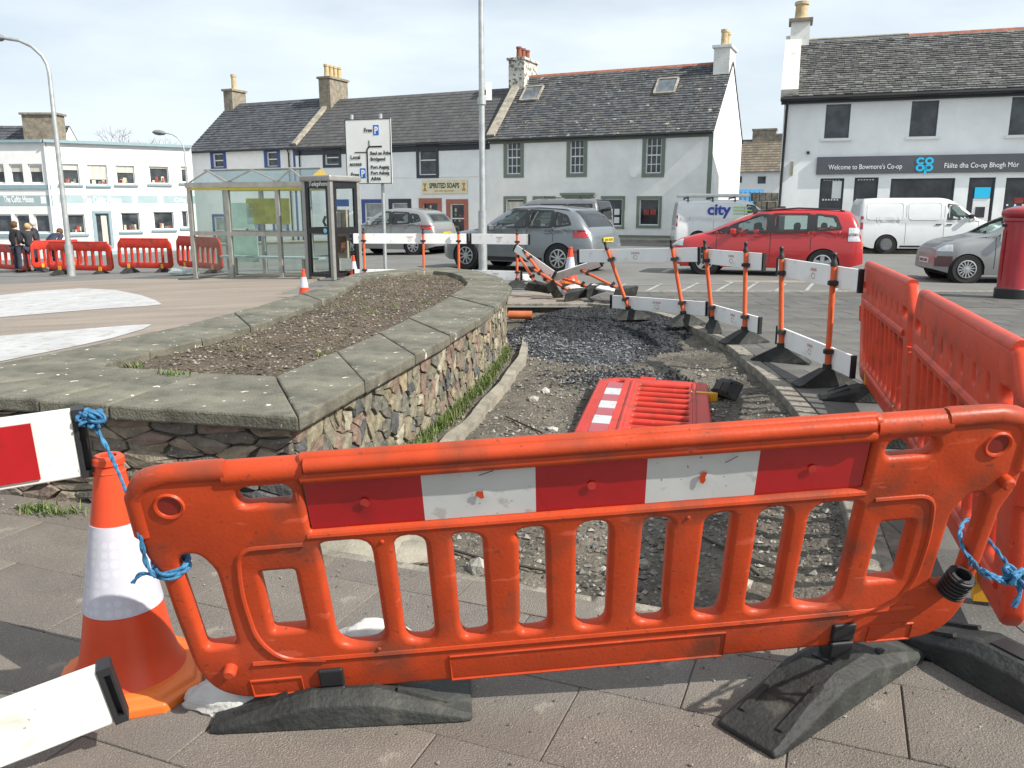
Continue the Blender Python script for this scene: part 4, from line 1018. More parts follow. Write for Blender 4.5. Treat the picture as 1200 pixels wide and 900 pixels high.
# pavement in front of the terrace and shop
b = MB()
d = (P4 - P1).normalized(); nrm = Vector((d.y, -d.x))
pts = [P1 + nrm * .0 - d * 3, P4 + d * 1.5, P4 + d * 1.5 + nrm * 2.6, P1 - d * 3 + nrm * 2.6]
n = 30
for k in range(n):
    for (a, c, z) in ((0, 2.6, .09),):
        s0, s1 = -3 + (P4 - P1 + d * 4.5).length * k / n, -3 + (P4 - P1 + d * 4.5).length * (k + 1) / n
        q = [P1 + d * s0 + nrm * a, P1 + d * s1 + nrm * a, P1 + d * s1 + nrm * c, P1 + d * s0 + nrm * c]
        b.quad(*[(v.x, v.y, gz(v.x) + z) for v in q]); b.quad((q[3].x, q[3].y, gz(q[3].x) - .1), (q[2].x, q[2].y, gz(q[2].x) - .1), (q[2].x, q[2].y, gz(q[2].x) + z), (q[3].x, q[3].y, gz(q[3].x) + z))
struct(b.build('pavement', m_tan, fixn=False))
b = MB(); d = hc.dir; nrm = -hc.inn; q = [CA - d * 2, CB, CB + nrm * 2.4, CA - d * 2 + nrm * 2.4]
b.prism([(v.x, v.y, -.1) for v in q], (0, 0, .2)); struct(b.build('pavement', m_tan))
# ---------------------------------------------------------------- vehicles
def paint(name, c, metal=0., rough=.32, var=.03): return M(name, c, rough, var, 3, metal=metal, coat=.7, detail=2)
m_tyre = M('tyre', (.02, .02, .021), .85, .2, 20); m_rim = M('alloy', (.48, .49, .50), .35, .05, metal=.7); m_trim = M('black_trim', (.018, .018, .02), .5, .1); m_under = M('underbody', (.01, .01, .01), .9, .1)
m_cglass = glass('car_glass', (.66, .77, .74), .08); m_cglass_d = glass('car_glass_dark', (.10, .12, .12), .12)
m_seat = M('seat_fabric', (.07, .07, .075), .9, .2); m_lred = M('lamp_red', (.42, .012, .015), .15, .1, coat=.8); m_lclear = M('lamp_clear', (.62, .63, .64), .12, .15, 14, coat=1., metal=.3)
m_plate_y = M('plate_yellow', (.75, .58, .03), .5, .03); m_plate_w = M('plate_white', (.72, .72, .70), .5, .03)
def build_car(name, label, P, loc, rz, cat='car'):
    """P: L, W, H, top [(x,z)] nose(0) to tail(L), xf, xr, R, belt, side windows [(x,z)..], ws/rw (x0,x1) screens"""
    root = thing(name, label, cat, loc, rz); L, W, H = P['L'], P['W'], P['H']; zt = smoothf(P['top']) if P.get('smooth', True) else lerpf(P['top'])
    xf, xr_, RW = P['xf'], P['xr'], P['R']; z0 = P.get('clear', .19); belt = P['belt']; nose, tail = P.get('nose', .55), P.get('tail', .35); th = P.get('tumble', .2); ne = P.get('n', 9.)
    nz_, nt_ = P.get('nk', .30), P.get('tk', .14)
    def hw(x):
        f = 1.
        if x < nose: f -= nz_ * (1 - x / nose) ** 2.3
        if x > L - tail: f -= nt_ * ((x - L + tail) / tail) ** 2.3
        return W / 2 * f
    def lat(z):
        if z > belt: return .985 - th * ((z - belt) / (H - belt)) ** 1.15
        t = (z - z0) / (belt - z0); return .945 + .055 * math.sin(math.pi * min(1., .12 + t * .86)) ** .7 - .012 * t * t
    def Y(x, z):
        q = max(0., min(1., (z - z0 * .6) / (zt(x) - z0 * .6))); return hw(x) * lat(z) * max(0., 1 - q ** ne) ** (1 / ne)
    def T(x, y):
        q = min(1., abs(y) / (hw(x) * lat(zt(x)))); return z0 * .6 + (zt(x) - z0 * .6) * max(0., 1 - q ** ne) ** (1 / ne)
    RA = RW + .055
    def zb(x):
        z = z0 + .10 * max(0, 1 - x / .35) + .12 * max(0, 1 - (L - x) / .4)
        for xw in (xf, xr_):
            d = abs(x - xw)
            if d < RA: z = max(z, RW - .02 + math.sqrt(RA * RA - d * d) * .98)
        return min(z, zt(x) - .12)
    xs = set(L * i / 84 for i in range(85)) | {.012, .03, .06, L - .012, L - .03, L - .06}
    for xw in (xf, xr_): xs |= {xw + RA * s for s in (-1, -.985, -.94, -.85, .85, .94, .985, 1)} | {xw - RA * 1.002, xw + RA * 1.002}
    xs = sorted(xs); fr = [0, .06, .13, .2, .28, .36, .43, .5, .56, .62, .68, .73, .78, .83, .87, .91, .94, .965, .985, .995]; yf = [.80, .6, .35, 0]
    rings = []
    for x in xs:
        b0, t0 = zb(x), zt(x); pts = []
        for q in fr:
            z = b0 + (t0 - b0) * q; pts.append((Y(x, z), z))
        yl = pts[-1][0]
        for q in yf: pts.append((yl * q, T(x, yl * q)))
        rings.append([(-x, y, z) for y, z in pts] + [(-x, -y, z) for y, z in pts[-2::-1]])
    n = len(rings[0]); b = MB(); vs = [p for r in rings for p in r]; fs = []
    wins = P['win']; scr = [s for s in (P.get('ws'), P.get('rw')) if s]
    sw = P.get('sw', .80)
    def hole(p):
        x, y, z = -p[0], abs(p[1]), p[2]
        if y > .5 * hw(x) and any(inside((x, z), w_) for w_ in wins): return True
        for a, c in scr:
            if a + .02 < x < c - .02 and y < sw * Y(x, min(z, zt(x) * .93)) and z > belt - .05: return True
        return False
    hv = [hole(p) for p in vs]
    for i in range(len(rings) - 1):
        for k in range(n - 1):
            q = (i*n+k, i*n+k+1, (i+1)*n+k+1, (i+1)*n+k)
            if not all(hv[j] for j in q): fs.append(q)
    fs += [tuple(range(n)), tuple(range((len(rings)-1)*n + n - 1, (len(rings)-1)*n - 1, -1))]
    b.add(vs, fs); body = b.build('body', P['paint'], root, smooth=32)
    b = MB(); b.box(-L + .25, -.25, -W * .36, W * .36, z0 - .02, z0 + .12); b.build('underbody', m_under, root)
    for sgn in (1, -1):                                  # inner arches
        for xw in (xf, xr_):
            b = MB(); b.lathe([(RA - .005, 0), (RA - .005, .22), (.05, .23)], (-xw, sgn * (W / 2 - .03) - (.22 if sgn > 0 else 0), RW), 20, axis='y'); b.build('wheel_arch', m_under, body)
    gm = P.get('glass', m_cglass)
    for sgn in (1, -1):
        for w_ in wins:
            b = MB(); cx, cz = sum(p[0] for p in w_) / len(w_), sum(p[1] for p in w_) / len(w_)
            rim = rpoly(w_, .05, 3); g = MB(); g.add([(-x, sgn * (Y(x, z) + .002), z) for x, z in rim], [tuple(range(len(rim)))]); wo = g.build('side_window', gm, body, fixn=False)
            o_, i_ = [], []
            for x, z in rim:
                d = math.hypot(x - cx, z - cz); ko, ki = 1 + .028 / d, 1 - .045 / d
                xo, zo, xi, zi = cx + (x - cx) * ko, cz + (z - cz) * ko, cx + (x - cx) * ki, cz + (z - cz) * ki
                o_.append((-xo, sgn * (Y(xo, zo) + .006), zo)); i_.append((-xi, sgn * (Y(xi, zi) + .006), zi))
            m = len(rim); b.add(o_ + i_, [(k, (k+1) % m, m + (k+1) % m, m + k) for k in range(m)]); b.build('window_trim', m_trim, wo, fixn=False)
        for w0, w1 in zip(wins, wins[1:]):
            xa, xb = max(p[0] for p in w0), min(p[0] for p in w1)
            e0 = sorted([p for p in w0 if p[0] > xa - .16], key=lambda p: p[1]); e1 = sorted([p for p in w1 if p[0] < xb + .16], key=lambda p: p[1])
            q = [(e0[0][0] - .03, e0[0][1] + .01), (e1[0][0] + .03, e1[0][1] + .01), (e1[-1][0] + .03, e1[-1][1] - .01), (e0[-1][0] - .03, e0[-1][1] - .01)]
            b = MB(); N_ = 6
            for k in range(N_):
                f0, f1 = k / N_, (k + 1) / N_; la, lb2 = (q[0][0] + (q[3][0] - q[0][0]) * f0, q[0][1] + (q[3][1] - q[0][1]) * f0), (q[1][0] + (q[2][0] - q[1][0]) * f0, q[1][1] + (q[2][1] - q[1][1]) * f0)
                ua, ub = (q[0][0] + (q[3][0] - q[0][0]) * f1, q[0][1] + (q[3][1] - q[0][1]) * f1), (q[1][0] + (q[2][0] - q[1][0]) * f1, q[1][1] + (q[2][1] - q[1][1]) * f1)
                b.quad(*[(-x, sgn * (Y(x, z) + .0075), z) for x, z in (la, lb2, ub, ua)])
            b.build('window_pillar', m_trim, body, fixn=False)
        for x, za, zb_ in P.get('seams', []):
            b = MB(); st = [za + (zb_ - za) * k / 8 for k in range(9)]
            for a, c in zip(st, st[1:]): b.quad((-x + .006, sgn * (Y(x, a) + .002), a), (-x - .006, sgn * (Y(x, a) + .002), a), (-x - .006, sgn * (Y(x, c) + .002), c), (-x + .006, sgn * (Y(x, c) + .002), c))
            b.build('door_seam', m_trim, body, fixn=False)
        for x, z in P.get('handles', []):
            b = MB(); b.bar((-x - .09, sgn * (Y(x, z) + .018), z), (-x + .09, sgn * (Y(x, z) + .018), z), .03, .035); b.build('door_handle', P.get('handle_mat', P['paint']), body, bevel=.008)
        if P.get('mirror'):
            x, z = P['mirror']; b = MB(); y = Y(x, z) + .10
            b.box(-x - .06, -x + .07, sgn * y - .1, sgn * y + .1, z - .07, z + .07); b.build('mirror', P.get('mirror_mat', P['paint']), root, bevel=.03)
        for nm, pol, mt in P.get('side_patch', []):
            b = MB(); pr = rpoly(pol, .03, 2); b.add([(-x, sgn * (Y(x, z) + .007), z) for x, z in pr], [tuple(range(len(pr)))]); b.build(nm, mt, body, fixn=False)
        for nm, (za, zb2), (ya, yb), mt, end in P.get('end_patch', []):   # lamps wrapping round nose or tail
            b = MB(); ns = 5; rows = []; ext = P.get('wrap', .28)
            for k in range(ns + 1):
                z = za + (zb2 - za) * k / ns; xm = L / 2; step = .01 if end == 'tail' else -.01; xm = L - ext if end == 'tail' else ext
                while .004 < xm + step < L - .004 and zt(xm + step) > z + .03 and Y(xm + step, z) > .60 * W / 2: xm += step
                x0 = L - ext if end == 'tail' else ext
                rows.append([(-(x0 + (xm - x0) * s / 6), sgn * (Y(x0 + (xm - x0) * s / 6, z) + .007), z) for s in range(7)])
            for r0, r1 in zip(rows, rows[1:]):
                for s in range(6): b.quad(r0[s], r0[s+1], r1[s+1], r1[s])
            b.build(nm, mt, body, smooth=True, fixn=False)
        b = None
        for xw in (xf, xr_):
            yw = sgn * (W / 2 - .10); b = MB(); tr = RW * .64
            b.lathe([(tr, -.09), (RW * .96, -.1), (RW, -.07), (RW, .07), (RW * .96, .1), (tr, .09)], (-xw, yw, RW), 28, axis='y'); wh = b.build('wheel', m_tyre, root, smooth=True)
            b = MB(); yo = yw + sgn * .085
            b.lathe([(tr, -.02), (tr, .02), (tr * .9, .025), (tr * .86, -.03), (tr * .86, -.06)], (-xw, yo, RW), 24, axis='y'); ns = P.get('spokes', 5)
            b.lathe([(tr * .22, -.03), (tr * .2, .02), (tr * .05, .025)] if sgn > 0 else [(tr * .05, -.025), (tr * .2, -.02), (tr * .22, .03)], (-xw, yo, RW), 14, axis='y')
            for k in range(ns):
                a = 2 * math.pi * k / ns + .3; c_, s_ = math.cos(a), math.sin(a); b.bar((-xw + c_ * tr * .15, yo, RW + s_ * tr * .15), (-xw + c_ * tr * .9, yo, RW + s_ * tr * .9), P.get('spw', .045), .03, up=(0, 1, 0))
            b.build('rim', P.get('rim', m_rim), wh, smooth=30)
            b = MB(); b.lathe([(tr * .88, -.004), (tr * .88, .004)], (-xw, yw + sgn * .02, RW), 18, axis='y'); b.build('brake_disc', m_under, wh)
    for key, nm in (('ws', 'windscreen'), ('rw', 'rear_window')):
        if P.get(key):
            a, c = P[key]; b = MB()
            def fn(u, v, a=a, c=c):
                x = a + (c - a) * v; yy = (u * 2 - 1) * sw * 1.04 * Y(x, zt(x) * .93); return (-x, yy, T(x, yy) + .006)
            b.grid(fn, 10, 8); b.build(nm, P.get('rwglass', gm) if key == 'rw' else gm, body, smooth=True, fixn=False)
    for x in P.get('seats', []):
        for sgn in (-1, 1):
            b = MB(); b.box(-x - .12, -x + .12, sgn * W * .2 - .22, sgn * W * .2 + .22, .45, H * .66); b.box(-x - .06, -x + .08, sgn * W * .2 - .12, sgn * W * .2 + .12, H * .66, H * .78); b.build('seat', m_seat, root, bevel=.05)
    b = MB(); b.box(-L + .5, -.9, -W * .4, W * .4, .35, min(belt - .12, .75)); b.build('cabin_floor', m_seat, root)
    if P.get('rails'):
        a, c = P['rails']
        for sgn in (-1, 1):
            b = MB(); pts = [(-x, sgn * hw(x) * .70, T(x, hw(x) * .70) + h) for x, h in ((a, .0), (a + .12, .045), ((a + c) / 2, .05), (c - .12, .045), (c, .0))]; b.tube(pts, .018, 6); b.build('roof_rail', P.get('rail_mat', m_rim), body, smooth=True)
    for end, z in (('nose', P.get('plate_f')), ('tail', P.get('plate_r'))):
        if z:
            b = MB(); x = .0 if end == 'nose' else L; sx = 1 if end == 'nose' else -1
            b.box(-x + sx * .004 - .012, -x + sx * .004 + .012, -.26, .26, z - .055, z + .055); pl = b.build('number_plate', m_plate_w if end == 'nose' else m_plate_y, body)
            b = MB()
            for k in range(7): b.box(-x + sx * .017 - .002, -x + sx * .017 + .002, -.22 + k * .063 + (.02 if k > 3 else 0), -.18 + k * .063 + (.02 if k > 3 else 0), z - .033, z + .033)
            b.build('plate_characters', m_trim, pl)
    return root, body, Y, T
def carpos(px0, px1):
    """ground points under front and rear axle (picture) -> location of nose-axle line and heading"""
    a, c = GS(*px0), GS(*px1); return a, c
def place(P, pf, pr):
    """heading from rear axle ground point to front axle point; nose is +X of the car's own frame at x=0"""
    d = (pf - pr); d.z = 0; ang = math.atan2(d.y, d.x); mid = (pf + pr) / 2; off = (P['xf'] + P['xr']) / 2
    c = Vector((math.cos(ang), math.sin(ang), 0)); loc = mid + c * off; return (loc.x, loc.y, gz(mid.x) - .035), ang
# silver blue SUV, tail towards the right
p_suv = paint('paint_silver_blue', (.20, .222, .235), .55, .33)
SUV = dict(L=4.55, W=1.86, H=1.63, xf=.90, xr=3.66, R=.355, belt=1.02, clear=.24, paint=p_suv, tumble=.22, tail=.5, tk=.16,
    top=[(0, .62), (.03, .74), (.12, .86), (.5, .96), (1.15, 1.06), (1.35, 1.12), (1.8, 1.40), (2.2, 1.58), (2.7, 1.63), (3.4, 1.60), (3.9, 1.52), (4.12, 1.40), (4.35, 1.12), (4.45, .98), (4.52, .80), (4.55, .60)],
    win=[[(1.62, 1.09), (2.72, 1.09), (2.66, 1.52), (2.28, 1.50)], [(2.80, 1.09), (3.46, 1.10), (3.42, 1.49), (2.74, 1.52)], [(3.53, 1.11), (3.98, 1.17), (3.82, 1.37), (3.50, 1.47)]],
    ws=(1.40, 2.15), rw=(3.95, 4.36), seams=[(1.50, .35, 1.04), (2.75, .35, 1.06), (3.50, .75, 1.06)], handles=[(2.50, .95), (3.35, .97)], mirror=(1.72, 1.08), seats=(2.3, 3.2), rails=(2.1, 3.9),
    side_patch=[('sill_trim', [(1.35, .26), (3.2, .26), (3.2, .36), (1.35, .36)], m_trim)], end_patch=[('tail_lamp', (.86, 1.04), (.5, 1), m_lred, 'tail'), ('reflector', (.50, .55), (.5, 1), m_lred, 'tail'), ('head_lamp', (.68, .82), (.5, 1), m_lclear, 'nose')], wrap=.5, plate_r=.80, plate_f=.5, spokes=9, spw=.035, rwglass=m_cglass_d)
pf, pr = GS(547, 315), GS(655, 319)
pr = Vector((1.62, 20.9, 0)); pf = Vector((-.72, 22.4, 0)); loc, ang = place(SUV, pf, pr)
build_car('parked_car', 'silver blue estate SUV with roof rails parked behind the fallen post barrier', SUV, loc, ang)
# red people carrier, nose to the left
p_red = paint('paint_red', (.44, .018, .022), 0., .3)
MPV = dict(L=4.35, W=1.78, H=1.56, xf=.86, xr=3.50, R=.315, belt=.98, clear=.2, paint=p_red, tumble=.2, tail=.3, tk=.1, n=10,
    top=[(0, .58), (.03, .68), (.12, .78), (.5, .92), (.9, 1.02), (1.4, 1.24), (1.95, 1.46), (2.4, 1.545), (3.0, 1.56), (3.7, 1.53), (4.05, 1.46), (4.18, 1.26), (4.28, .98), (4.33, .75), (4.35, .55)],
    win=[[(.98, .985), (1.34, .985), (1.34, 1.13)], [(1.42, .985), (2.28, 1.0), (2.26, 1.42), (2.02, 1.40), (1.42, 1.16)], [(2.40, 1.0), (3.16, 1.03), (3.16, 1.43), (2.38, 1.43)], [(3.30, 1.05), (3.86, 1.09), (3.72, 1.37), (3.30, 1.42)]],
    ws=(.95, 1.85), rw=(4.06, 4.24), seams=[(1.12, .32, .98), (2.34, .32, 1.02), (3.22, .6, 1.03)], handles=[(2.05, .92), (3.0, .96)], mirror=(1.5, 1.02), seats=(2.0, 2.9, 3.5), rails=(1.9, 3.9), rail_mat=m_trim,
    side_patch=[('side_moulding', [(1.25, .50), (3.1, .50), (3.1, .53), (1.25, .53)], p_red)], end_patch=[('tail_lamp', (.82, 1.12), (.5, 1), m_lclear, 'tail'), ('head_lamp', (.68, .84), (.5, 1), m_lclear, 'nose')], wrap=.34, plate_r=.72, spokes=5, spw=.09)
pf, pr = Vector((4.85, 20.6, 0)), Vector((7.42, 19.66, 0)); loc, ang = place(MPV, pf, pr)
build_car('parked_car', 'red people carrier parked across the bay lines in front of the shop', MPV, loc, ang)
# small grey hatchback beside the pillar box, nose to the left
p_gr = paint('paint_grey_silver', (.25, .255, .257), .45, .36)
HAT = dict(L=3.54, W=1.64, H=1.46, xf=.60, xr=3.02, R=.295, belt=.95, clear=.18, paint=p_gr, tumble=.18, tail=.3, n=9, nose=.5,
    top=[(0, .55), (.02, .66), (.1, .76), (.35, .88), (.85, .98), (1.05, 1.04), (1.5, 1.30), (1.85, 1.43), (2.4, 1.46), (3.0, 1.42), (3.3, 1.32), (3.45, .95), (3.54, .5)],
    win=[[(1.16, .985), (2.38, 1.0), (2.34, 1.36), (1.86, 1.35), (1.5, 1.20)], [(2.5, 1.02), (3.1, 1.1), (3.0, 1.32), (2.48, 1.36)]], ws=(1.0, 1.75), rw=(3.1, 3.4), seams=[(1.12, .3, .97), (2.43, .3, 1.0)], handles=[(2.2, .9)], mirror=(1.36, 1.02), seats=(1.95, 2.7),
    end_patch=[('head_lamp', (.66, .80), (.5, 1), m_lclear, 'nose'), ('bumper_insert', (.34, .56), (.5, 1), M('bumper_dark', (.11, .05, .05), .35, .1), 'nose')], wrap=.3, spokes=14, spw=.022, plate_f=.45, mirror_mat=paint('mirror_silver', (.3, .3, .3), .3))
a = GS(1111, 326); pf = Vector((a.x + .0, a.y - .1, 0)); pr = pf + Vector((2.42, -.35, 0)); loc, ang = place(HAT, pf, pr)
build_car('parked_car', 'small grey hatchback with spoked wheels parked beside the red pillar box', HAT, loc, ang)
# silver hatchback behind the road sign
p_si = paint('paint_silver', (.26, .265, .26), .4, .38)
KIA = dict(L=4.3, W=1.82, H=1.62, xf=.86, xr=3.45, R=.34, belt=1.02, clear=.22, paint=p_si, tumble=.2, tail=.4, tk=.14,
    top=[(0, .6), (.03, .72), (.12, .86), (.6, .98), (1.1, 1.06), (1.3, 1.12), (1.8, 1.42), (2.2, 1.57), (2.7, 1.62), (3.4, 1.58), (3.8, 1.48), (4.1, 1.18), (4.22, .98), (4.3, .6)],
    win=[[(1.6, 1.07), (2.5, 1.08), (2.45, 1.50), (2.2, 1.49)], [(2.6, 1.08), (3.3, 1.10), (3.2, 1.47), (2.56, 1.5)], [(3.38, 1.13), (3.75, 1.2), (3.6, 1.38), (3.34, 1.44)]], ws=(1.35, 2.1), rw=(3.84, 4.14), seams=[(1.5, .35, 1.04), (2.55, .35, 1.05)], handles=[(2.3, .95), (3.15, .97)], mirror=(1.68, 1.1), seats=(2.2, 3.1),
    end_patch=[('tail_lamp', (.90, 1.06), (.5, 1), m_lred, 'tail'), ('head_lamp', (.7, .84), (.5, 1), m_lclear, 'nose')], wrap=.55, spokes=8, plate_r=.75)
rr_ = GS(493, 299); pr = Vector((-3.0, 29.6, gz(-3))); pf = pr + Vector((-2.45, 1.15, 0)); loc, ang = place(KIA, pf, pr)
build_car('parked_car', 'silver hatchback parked in front of the soap shop', KIA, loc, ang)
# grey van-based people carrier behind the SUV
p_dg = paint('paint_dark_silver', (.20, .205, .21), .5, .4)
TRN = dict(L=4.7, W=1.9, H=1.92, xf=.85, xr=3.85, R=.33, belt=1.12, clear=.22, paint=p_dg, tumble=.12, tail=.18, tk=.06, n=12,
    top=[(0, .7), (.05, .9), (.5, 1.08), (.9, 1.2), (1.4, 1.6), (1.9, 1.86), (2.4, 1.92), (3.8, 1.92), (4.5, 1.88), (4.58, 1.72), (4.66, 1.1), (4.7, .5)],
    win=[[(1.3, 1.2), (2.3, 1.2), (2.25, 1.7), (1.75, 1.68)], [(2.4, 1.2), (3.4, 1.2), (3.4, 1.72), (2.38, 1.72)], [(3.5, 1.2), (4.42, 1.2), (4.4, 1.72), (3.5, 1.72)]], ws=(1.0, 1.75), rw=(4.48, 4.655), seams=[(1.2, .35, 1.15), (2.35, .35, 1.7), (3.45, .5, 1.7)], handles=[(2.15, 1.05)], mirror=(1.5, 1.2), glass=m_cglass_d,
    end_patch=[('tail_lamp', (.95, 1.35), (.5, 1), m_lred, 'tail')], wrap=.14, plate_r=1.0, spokes=6)
tr_ = AY(716, 285, 31.5); pr = Vector((tr_.x - 1.0, 31.3, 0)); pf = pr + Vector((-2.7, 1.3, 0)); loc, ang = place(TRN, pf, pr)
tr_root = build_car('parked_van', 'grey window van with roof bars parked outside the sage trimmed house', TRN, loc, ang, 'van')[0]
b = MB()
for x in (2.5, 3.9): b.bar((-x, -.75, 1.97), (-x, .75, 1.97), .05, .04)
b.build('roof_bar', m_trim, tr_root)
# white works van with ladder tubes
p_wh = paint('paint_white', (.66, .675, .68), 0., .33)
VAN = dict(L=4.9, W=1.92, H=1.93, xf=.88, xr=3.95, R=.33, belt=1.15, clear=.2, paint=p_wh, tumble=.12, tail=.12, tk=.04, n=12, nose=.7,
    top=[(0, .72), (.04, .88), (.3, 1.02), (.75, 1.14), (1.05, 1.26), (1.55, 1.64), (1.95, 1.87), (2.4, 1.93), (3.8, 1.93), (4.7, 1.90), (4.80, 1.80), (4.87, 1.1), (4.9, .5)],
    win=[[(1.12, 1.20), (2.02, 1.20), (2.02, 1.72), (1.72, 1.68)]], ws=(1.12, 1.8), seams=[(1.02, .35, 1.18), (2.12, .35, 1.82), (3.35, .35, 1.82)], handles=[(1.95, 1.02), (2.3, 1.02)], handle_mat=m_trim, mirror=(1.30, 1.28), mirror_mat=m_trim, seats=(1.9,),
    side_patch=[('sill_trim', [(1.3, .24), (3.5, .24), (3.5, .30), (1.3, .30)], m_trim)], end_patch=[('tail_lamp', (.85, 1.3), (.5, 1), m_lred, 'tail'), ('head_lamp', (.75, .98), (.5, 1), m_lclear, 'nose')], wrap=.10, spokes=6, rim=M('steel_rim', (.16, .16, .17), .5, .1, metal=.4))
v0 = AY(785, 284, 35.5); vdir = Vector((.995, -.10, 0)); pr = Vector((v0.x + 1.05, 35.4, 0)); pf = pr + vdir * 3.07; loc, ang = place(VAN, pf, pr)
vr, vb, Yv, Tv = build_car('works_van', 'white works van lettered city with pipe tubes on its roof rack', VAN, loc, ang, 'van')
m_cityb = M('livery_blue', (.02, .055, .33), .4, .05); m_cityg = M('livery_green', (.36, .62, .22), .4, .05); m_tubeg = M('grey_tube', (.62, .62, .6), .5, .1)
# the side that shows is the car's right-hand side (local -Y): writing runs from tail to nose there
lo = lettering('lettering', 'city', m_cityb, vb, -3.62, -(Yv(3.2, 1.25) + .006), 1.33, .62, .95, bold=.018)
lo = lettering('lettering', 'city', m_cityb, vb, -2.62, (Yv(3.2, 1.25) + .006), 1.33, .62, .95, bold=.018); lo.rotation_euler.z = math.pi
for k in range(3):
    b = MB(); z = 1.34 + k * .13; b.box(-2.58, -2.58 + (.9, .75, .6)[k], -(Yv(2.3, 1.3) + .012), -(Yv(2.3, 1.3) + .006), z, z + .05); b.build('livery_stripe', m_cityg, vb)
for a_, c_, z0_, z1_ in ((3.42, 4.7, 1.14, 1.78), (2.2, 3.3, 1.14, 1.78)):
    ring_ = [(a_, z0_), (c_, z0_), (c_, z1_), (a_, z1_)]
    for s in (-1, 1):
        b = MB(); pts = [(-x, s * (Yv(x, z) + .003), z) for x, z in rpoly(ring_, .12, 3)]; b.tube(pts + [pts[0]], .008, 4); b.build('side_pressing', p_wh, vb)
for k, y in enumerate((-.62, -.42, .5)):
    b = MB(); b.tube([(-4.75, y, 2.10), (-1.9, y, 2.10)], .075, 12); tag(b.build('pipe_tube', m_tubeg, vr, smooth=True))
for x in (2.5, 3.4, 4.4):
    b = MB(); b.bar((-x, -.8, 2.0), (-x, .8, 2.0), .06, .05); b.bar((-x, -.8, 1.85), (-x, -.8, 2.0), .05, .05, up=(1, 0, 0)); b.bar((-x, .8, 1.85), (-x, .8, 2.0), .05, .05, up=(1, 0, 0)); b.build('roof_bar', m_trim, vr)
# plain white van outside the food shop, nose to the right
V2 = dict(VAN); V2.update(L=4.85); V2['mirror'] = (1.3, 1.3)
wv = GS(1015, 295); pr = Vector((wv.x + .45, 30.0, 0)); pf = pr + Vector((3.0, -.55, 0)); loc, ang = place(V2, pf, pr)
vr2, vb2, Yv2, _ = build_car('panel_van', 'plain white panel van parked outside the food shop', V2, loc, ang, 'van')
for a_, c_, z0_, z1_ in ((3.45, 4.65, 1.18, 1.76), (2.22, 3.28, 1.18, 1.76)):
    ring_ = [(a_, z0_), (c_, z0_), (c_, z1_), (a_, z1_)]
    for s in (-1, 1):
        b = MB(); pts = [(-x, s * (Yv2(x, z) + .003), z) for x, z in rpoly(ring_, .12, 3)]; b.tube(pts + [pts[0]], .009, 4); b.build('side_pressing', p_wh, vb2)
# ---------------------------------------------------------------- street furniture
m_galv = M('galvanised', (.42, .44, .44), .5, .15, 5, metal=.5); m_alu = M('aluminium', (.36, .345, .31), .5, .15, 4, metal=.35); m_sheltglass = glass('shelter_glass', (.93, .97, .96), .045); m_roofglass = glass('roof_glass', (.62, .78, .80), .14)
m_conc = M('base_dark', (.07, .065, .055), .95, .3, 5, bump=.5)
# lamp columns
def lamp(name, label, base, h, reach, dirx, r=.075, head=.7, group='street lamps'):
    t = thing(name, label, 'street lamp', base, 0, group); b = MB()
    b.tube([(0, 0, -.05), (0, 0, .9)], r * 1.35, 14); b.build('base_section', m_galv, t, smooth=True)
    b = MB(); pts = [(0, 0, .9), (0, 0, h * .55), (0, 0, h * .86)] + [(dirx * reach * (1 - math.cos(R(a))), 0, h * .86 + h * .14 * math.sin(R(a))) for a in (15, 30, 50, 70, 90)]; rs = [r, r * .85, r * .66] + [r * .6] * 5
    b.tube(pts, rs, 12); b.build('column', m_galv, t, smooth=True)
    b = MB(); e = pts[-1]; b.lathe([(.02, 0), (.09, .1), (.12, .3), (.10, head * .8), (.03, head)], (0, 0, 0), 12, sq=1.5)
    hd = b.build('lantern', M('lantern_grey', (.16, .165, .17), .5, .1), t, smooth=True, loc=e); hd.rotation_euler = (0, dirx * R(86), 0)
    return t
p = GS(84, 322); lamp('street_lamp', 'tall galvanised street lamp rising behind the red barriers on the square', (p.x, p.y, gz(p.x)), 6.7, 1.15, -1, .085)
p = AY(221, 240, 38); lamp('street_lamp', 'slim street lamp standing against the white gift shop', (p.x, 38, gz(p.x) - .03), 5.35, .75, -1, .05, .6)
p = GS(566, 318); t = thing('lamp_column', 'tall bare galvanised column between the parked SUV and the planter', 'post', (p.x, p.y, -.035)); b = MB(); b.tube([(0, 0, 0), (0, 0, 1.5)], .105, 16); b.build('base_section', m_galv, t, smooth=True)
b = MB(); b.tube([(0, 0, 1.5), (0, 0, 4.8), (0, 0, 8.2)], [.075, .068, .055], 14); b.build('column', m_galv, t, smooth=True); b = MB(); b.box(.1, .24, -.012, .012, 4.05, 4.45); b.box(.02, .1, -.01, .01, 4.12, 4.16); b.box(.02, .1, -.01, .01, 4.34, 4.38); b.build('small_sign', m_upvc, t); b = MB(); b.lathe([(.1, 0), (.1, .16)], (0, 0, 3.95), 14); b.build('bracket', m_galv, t)
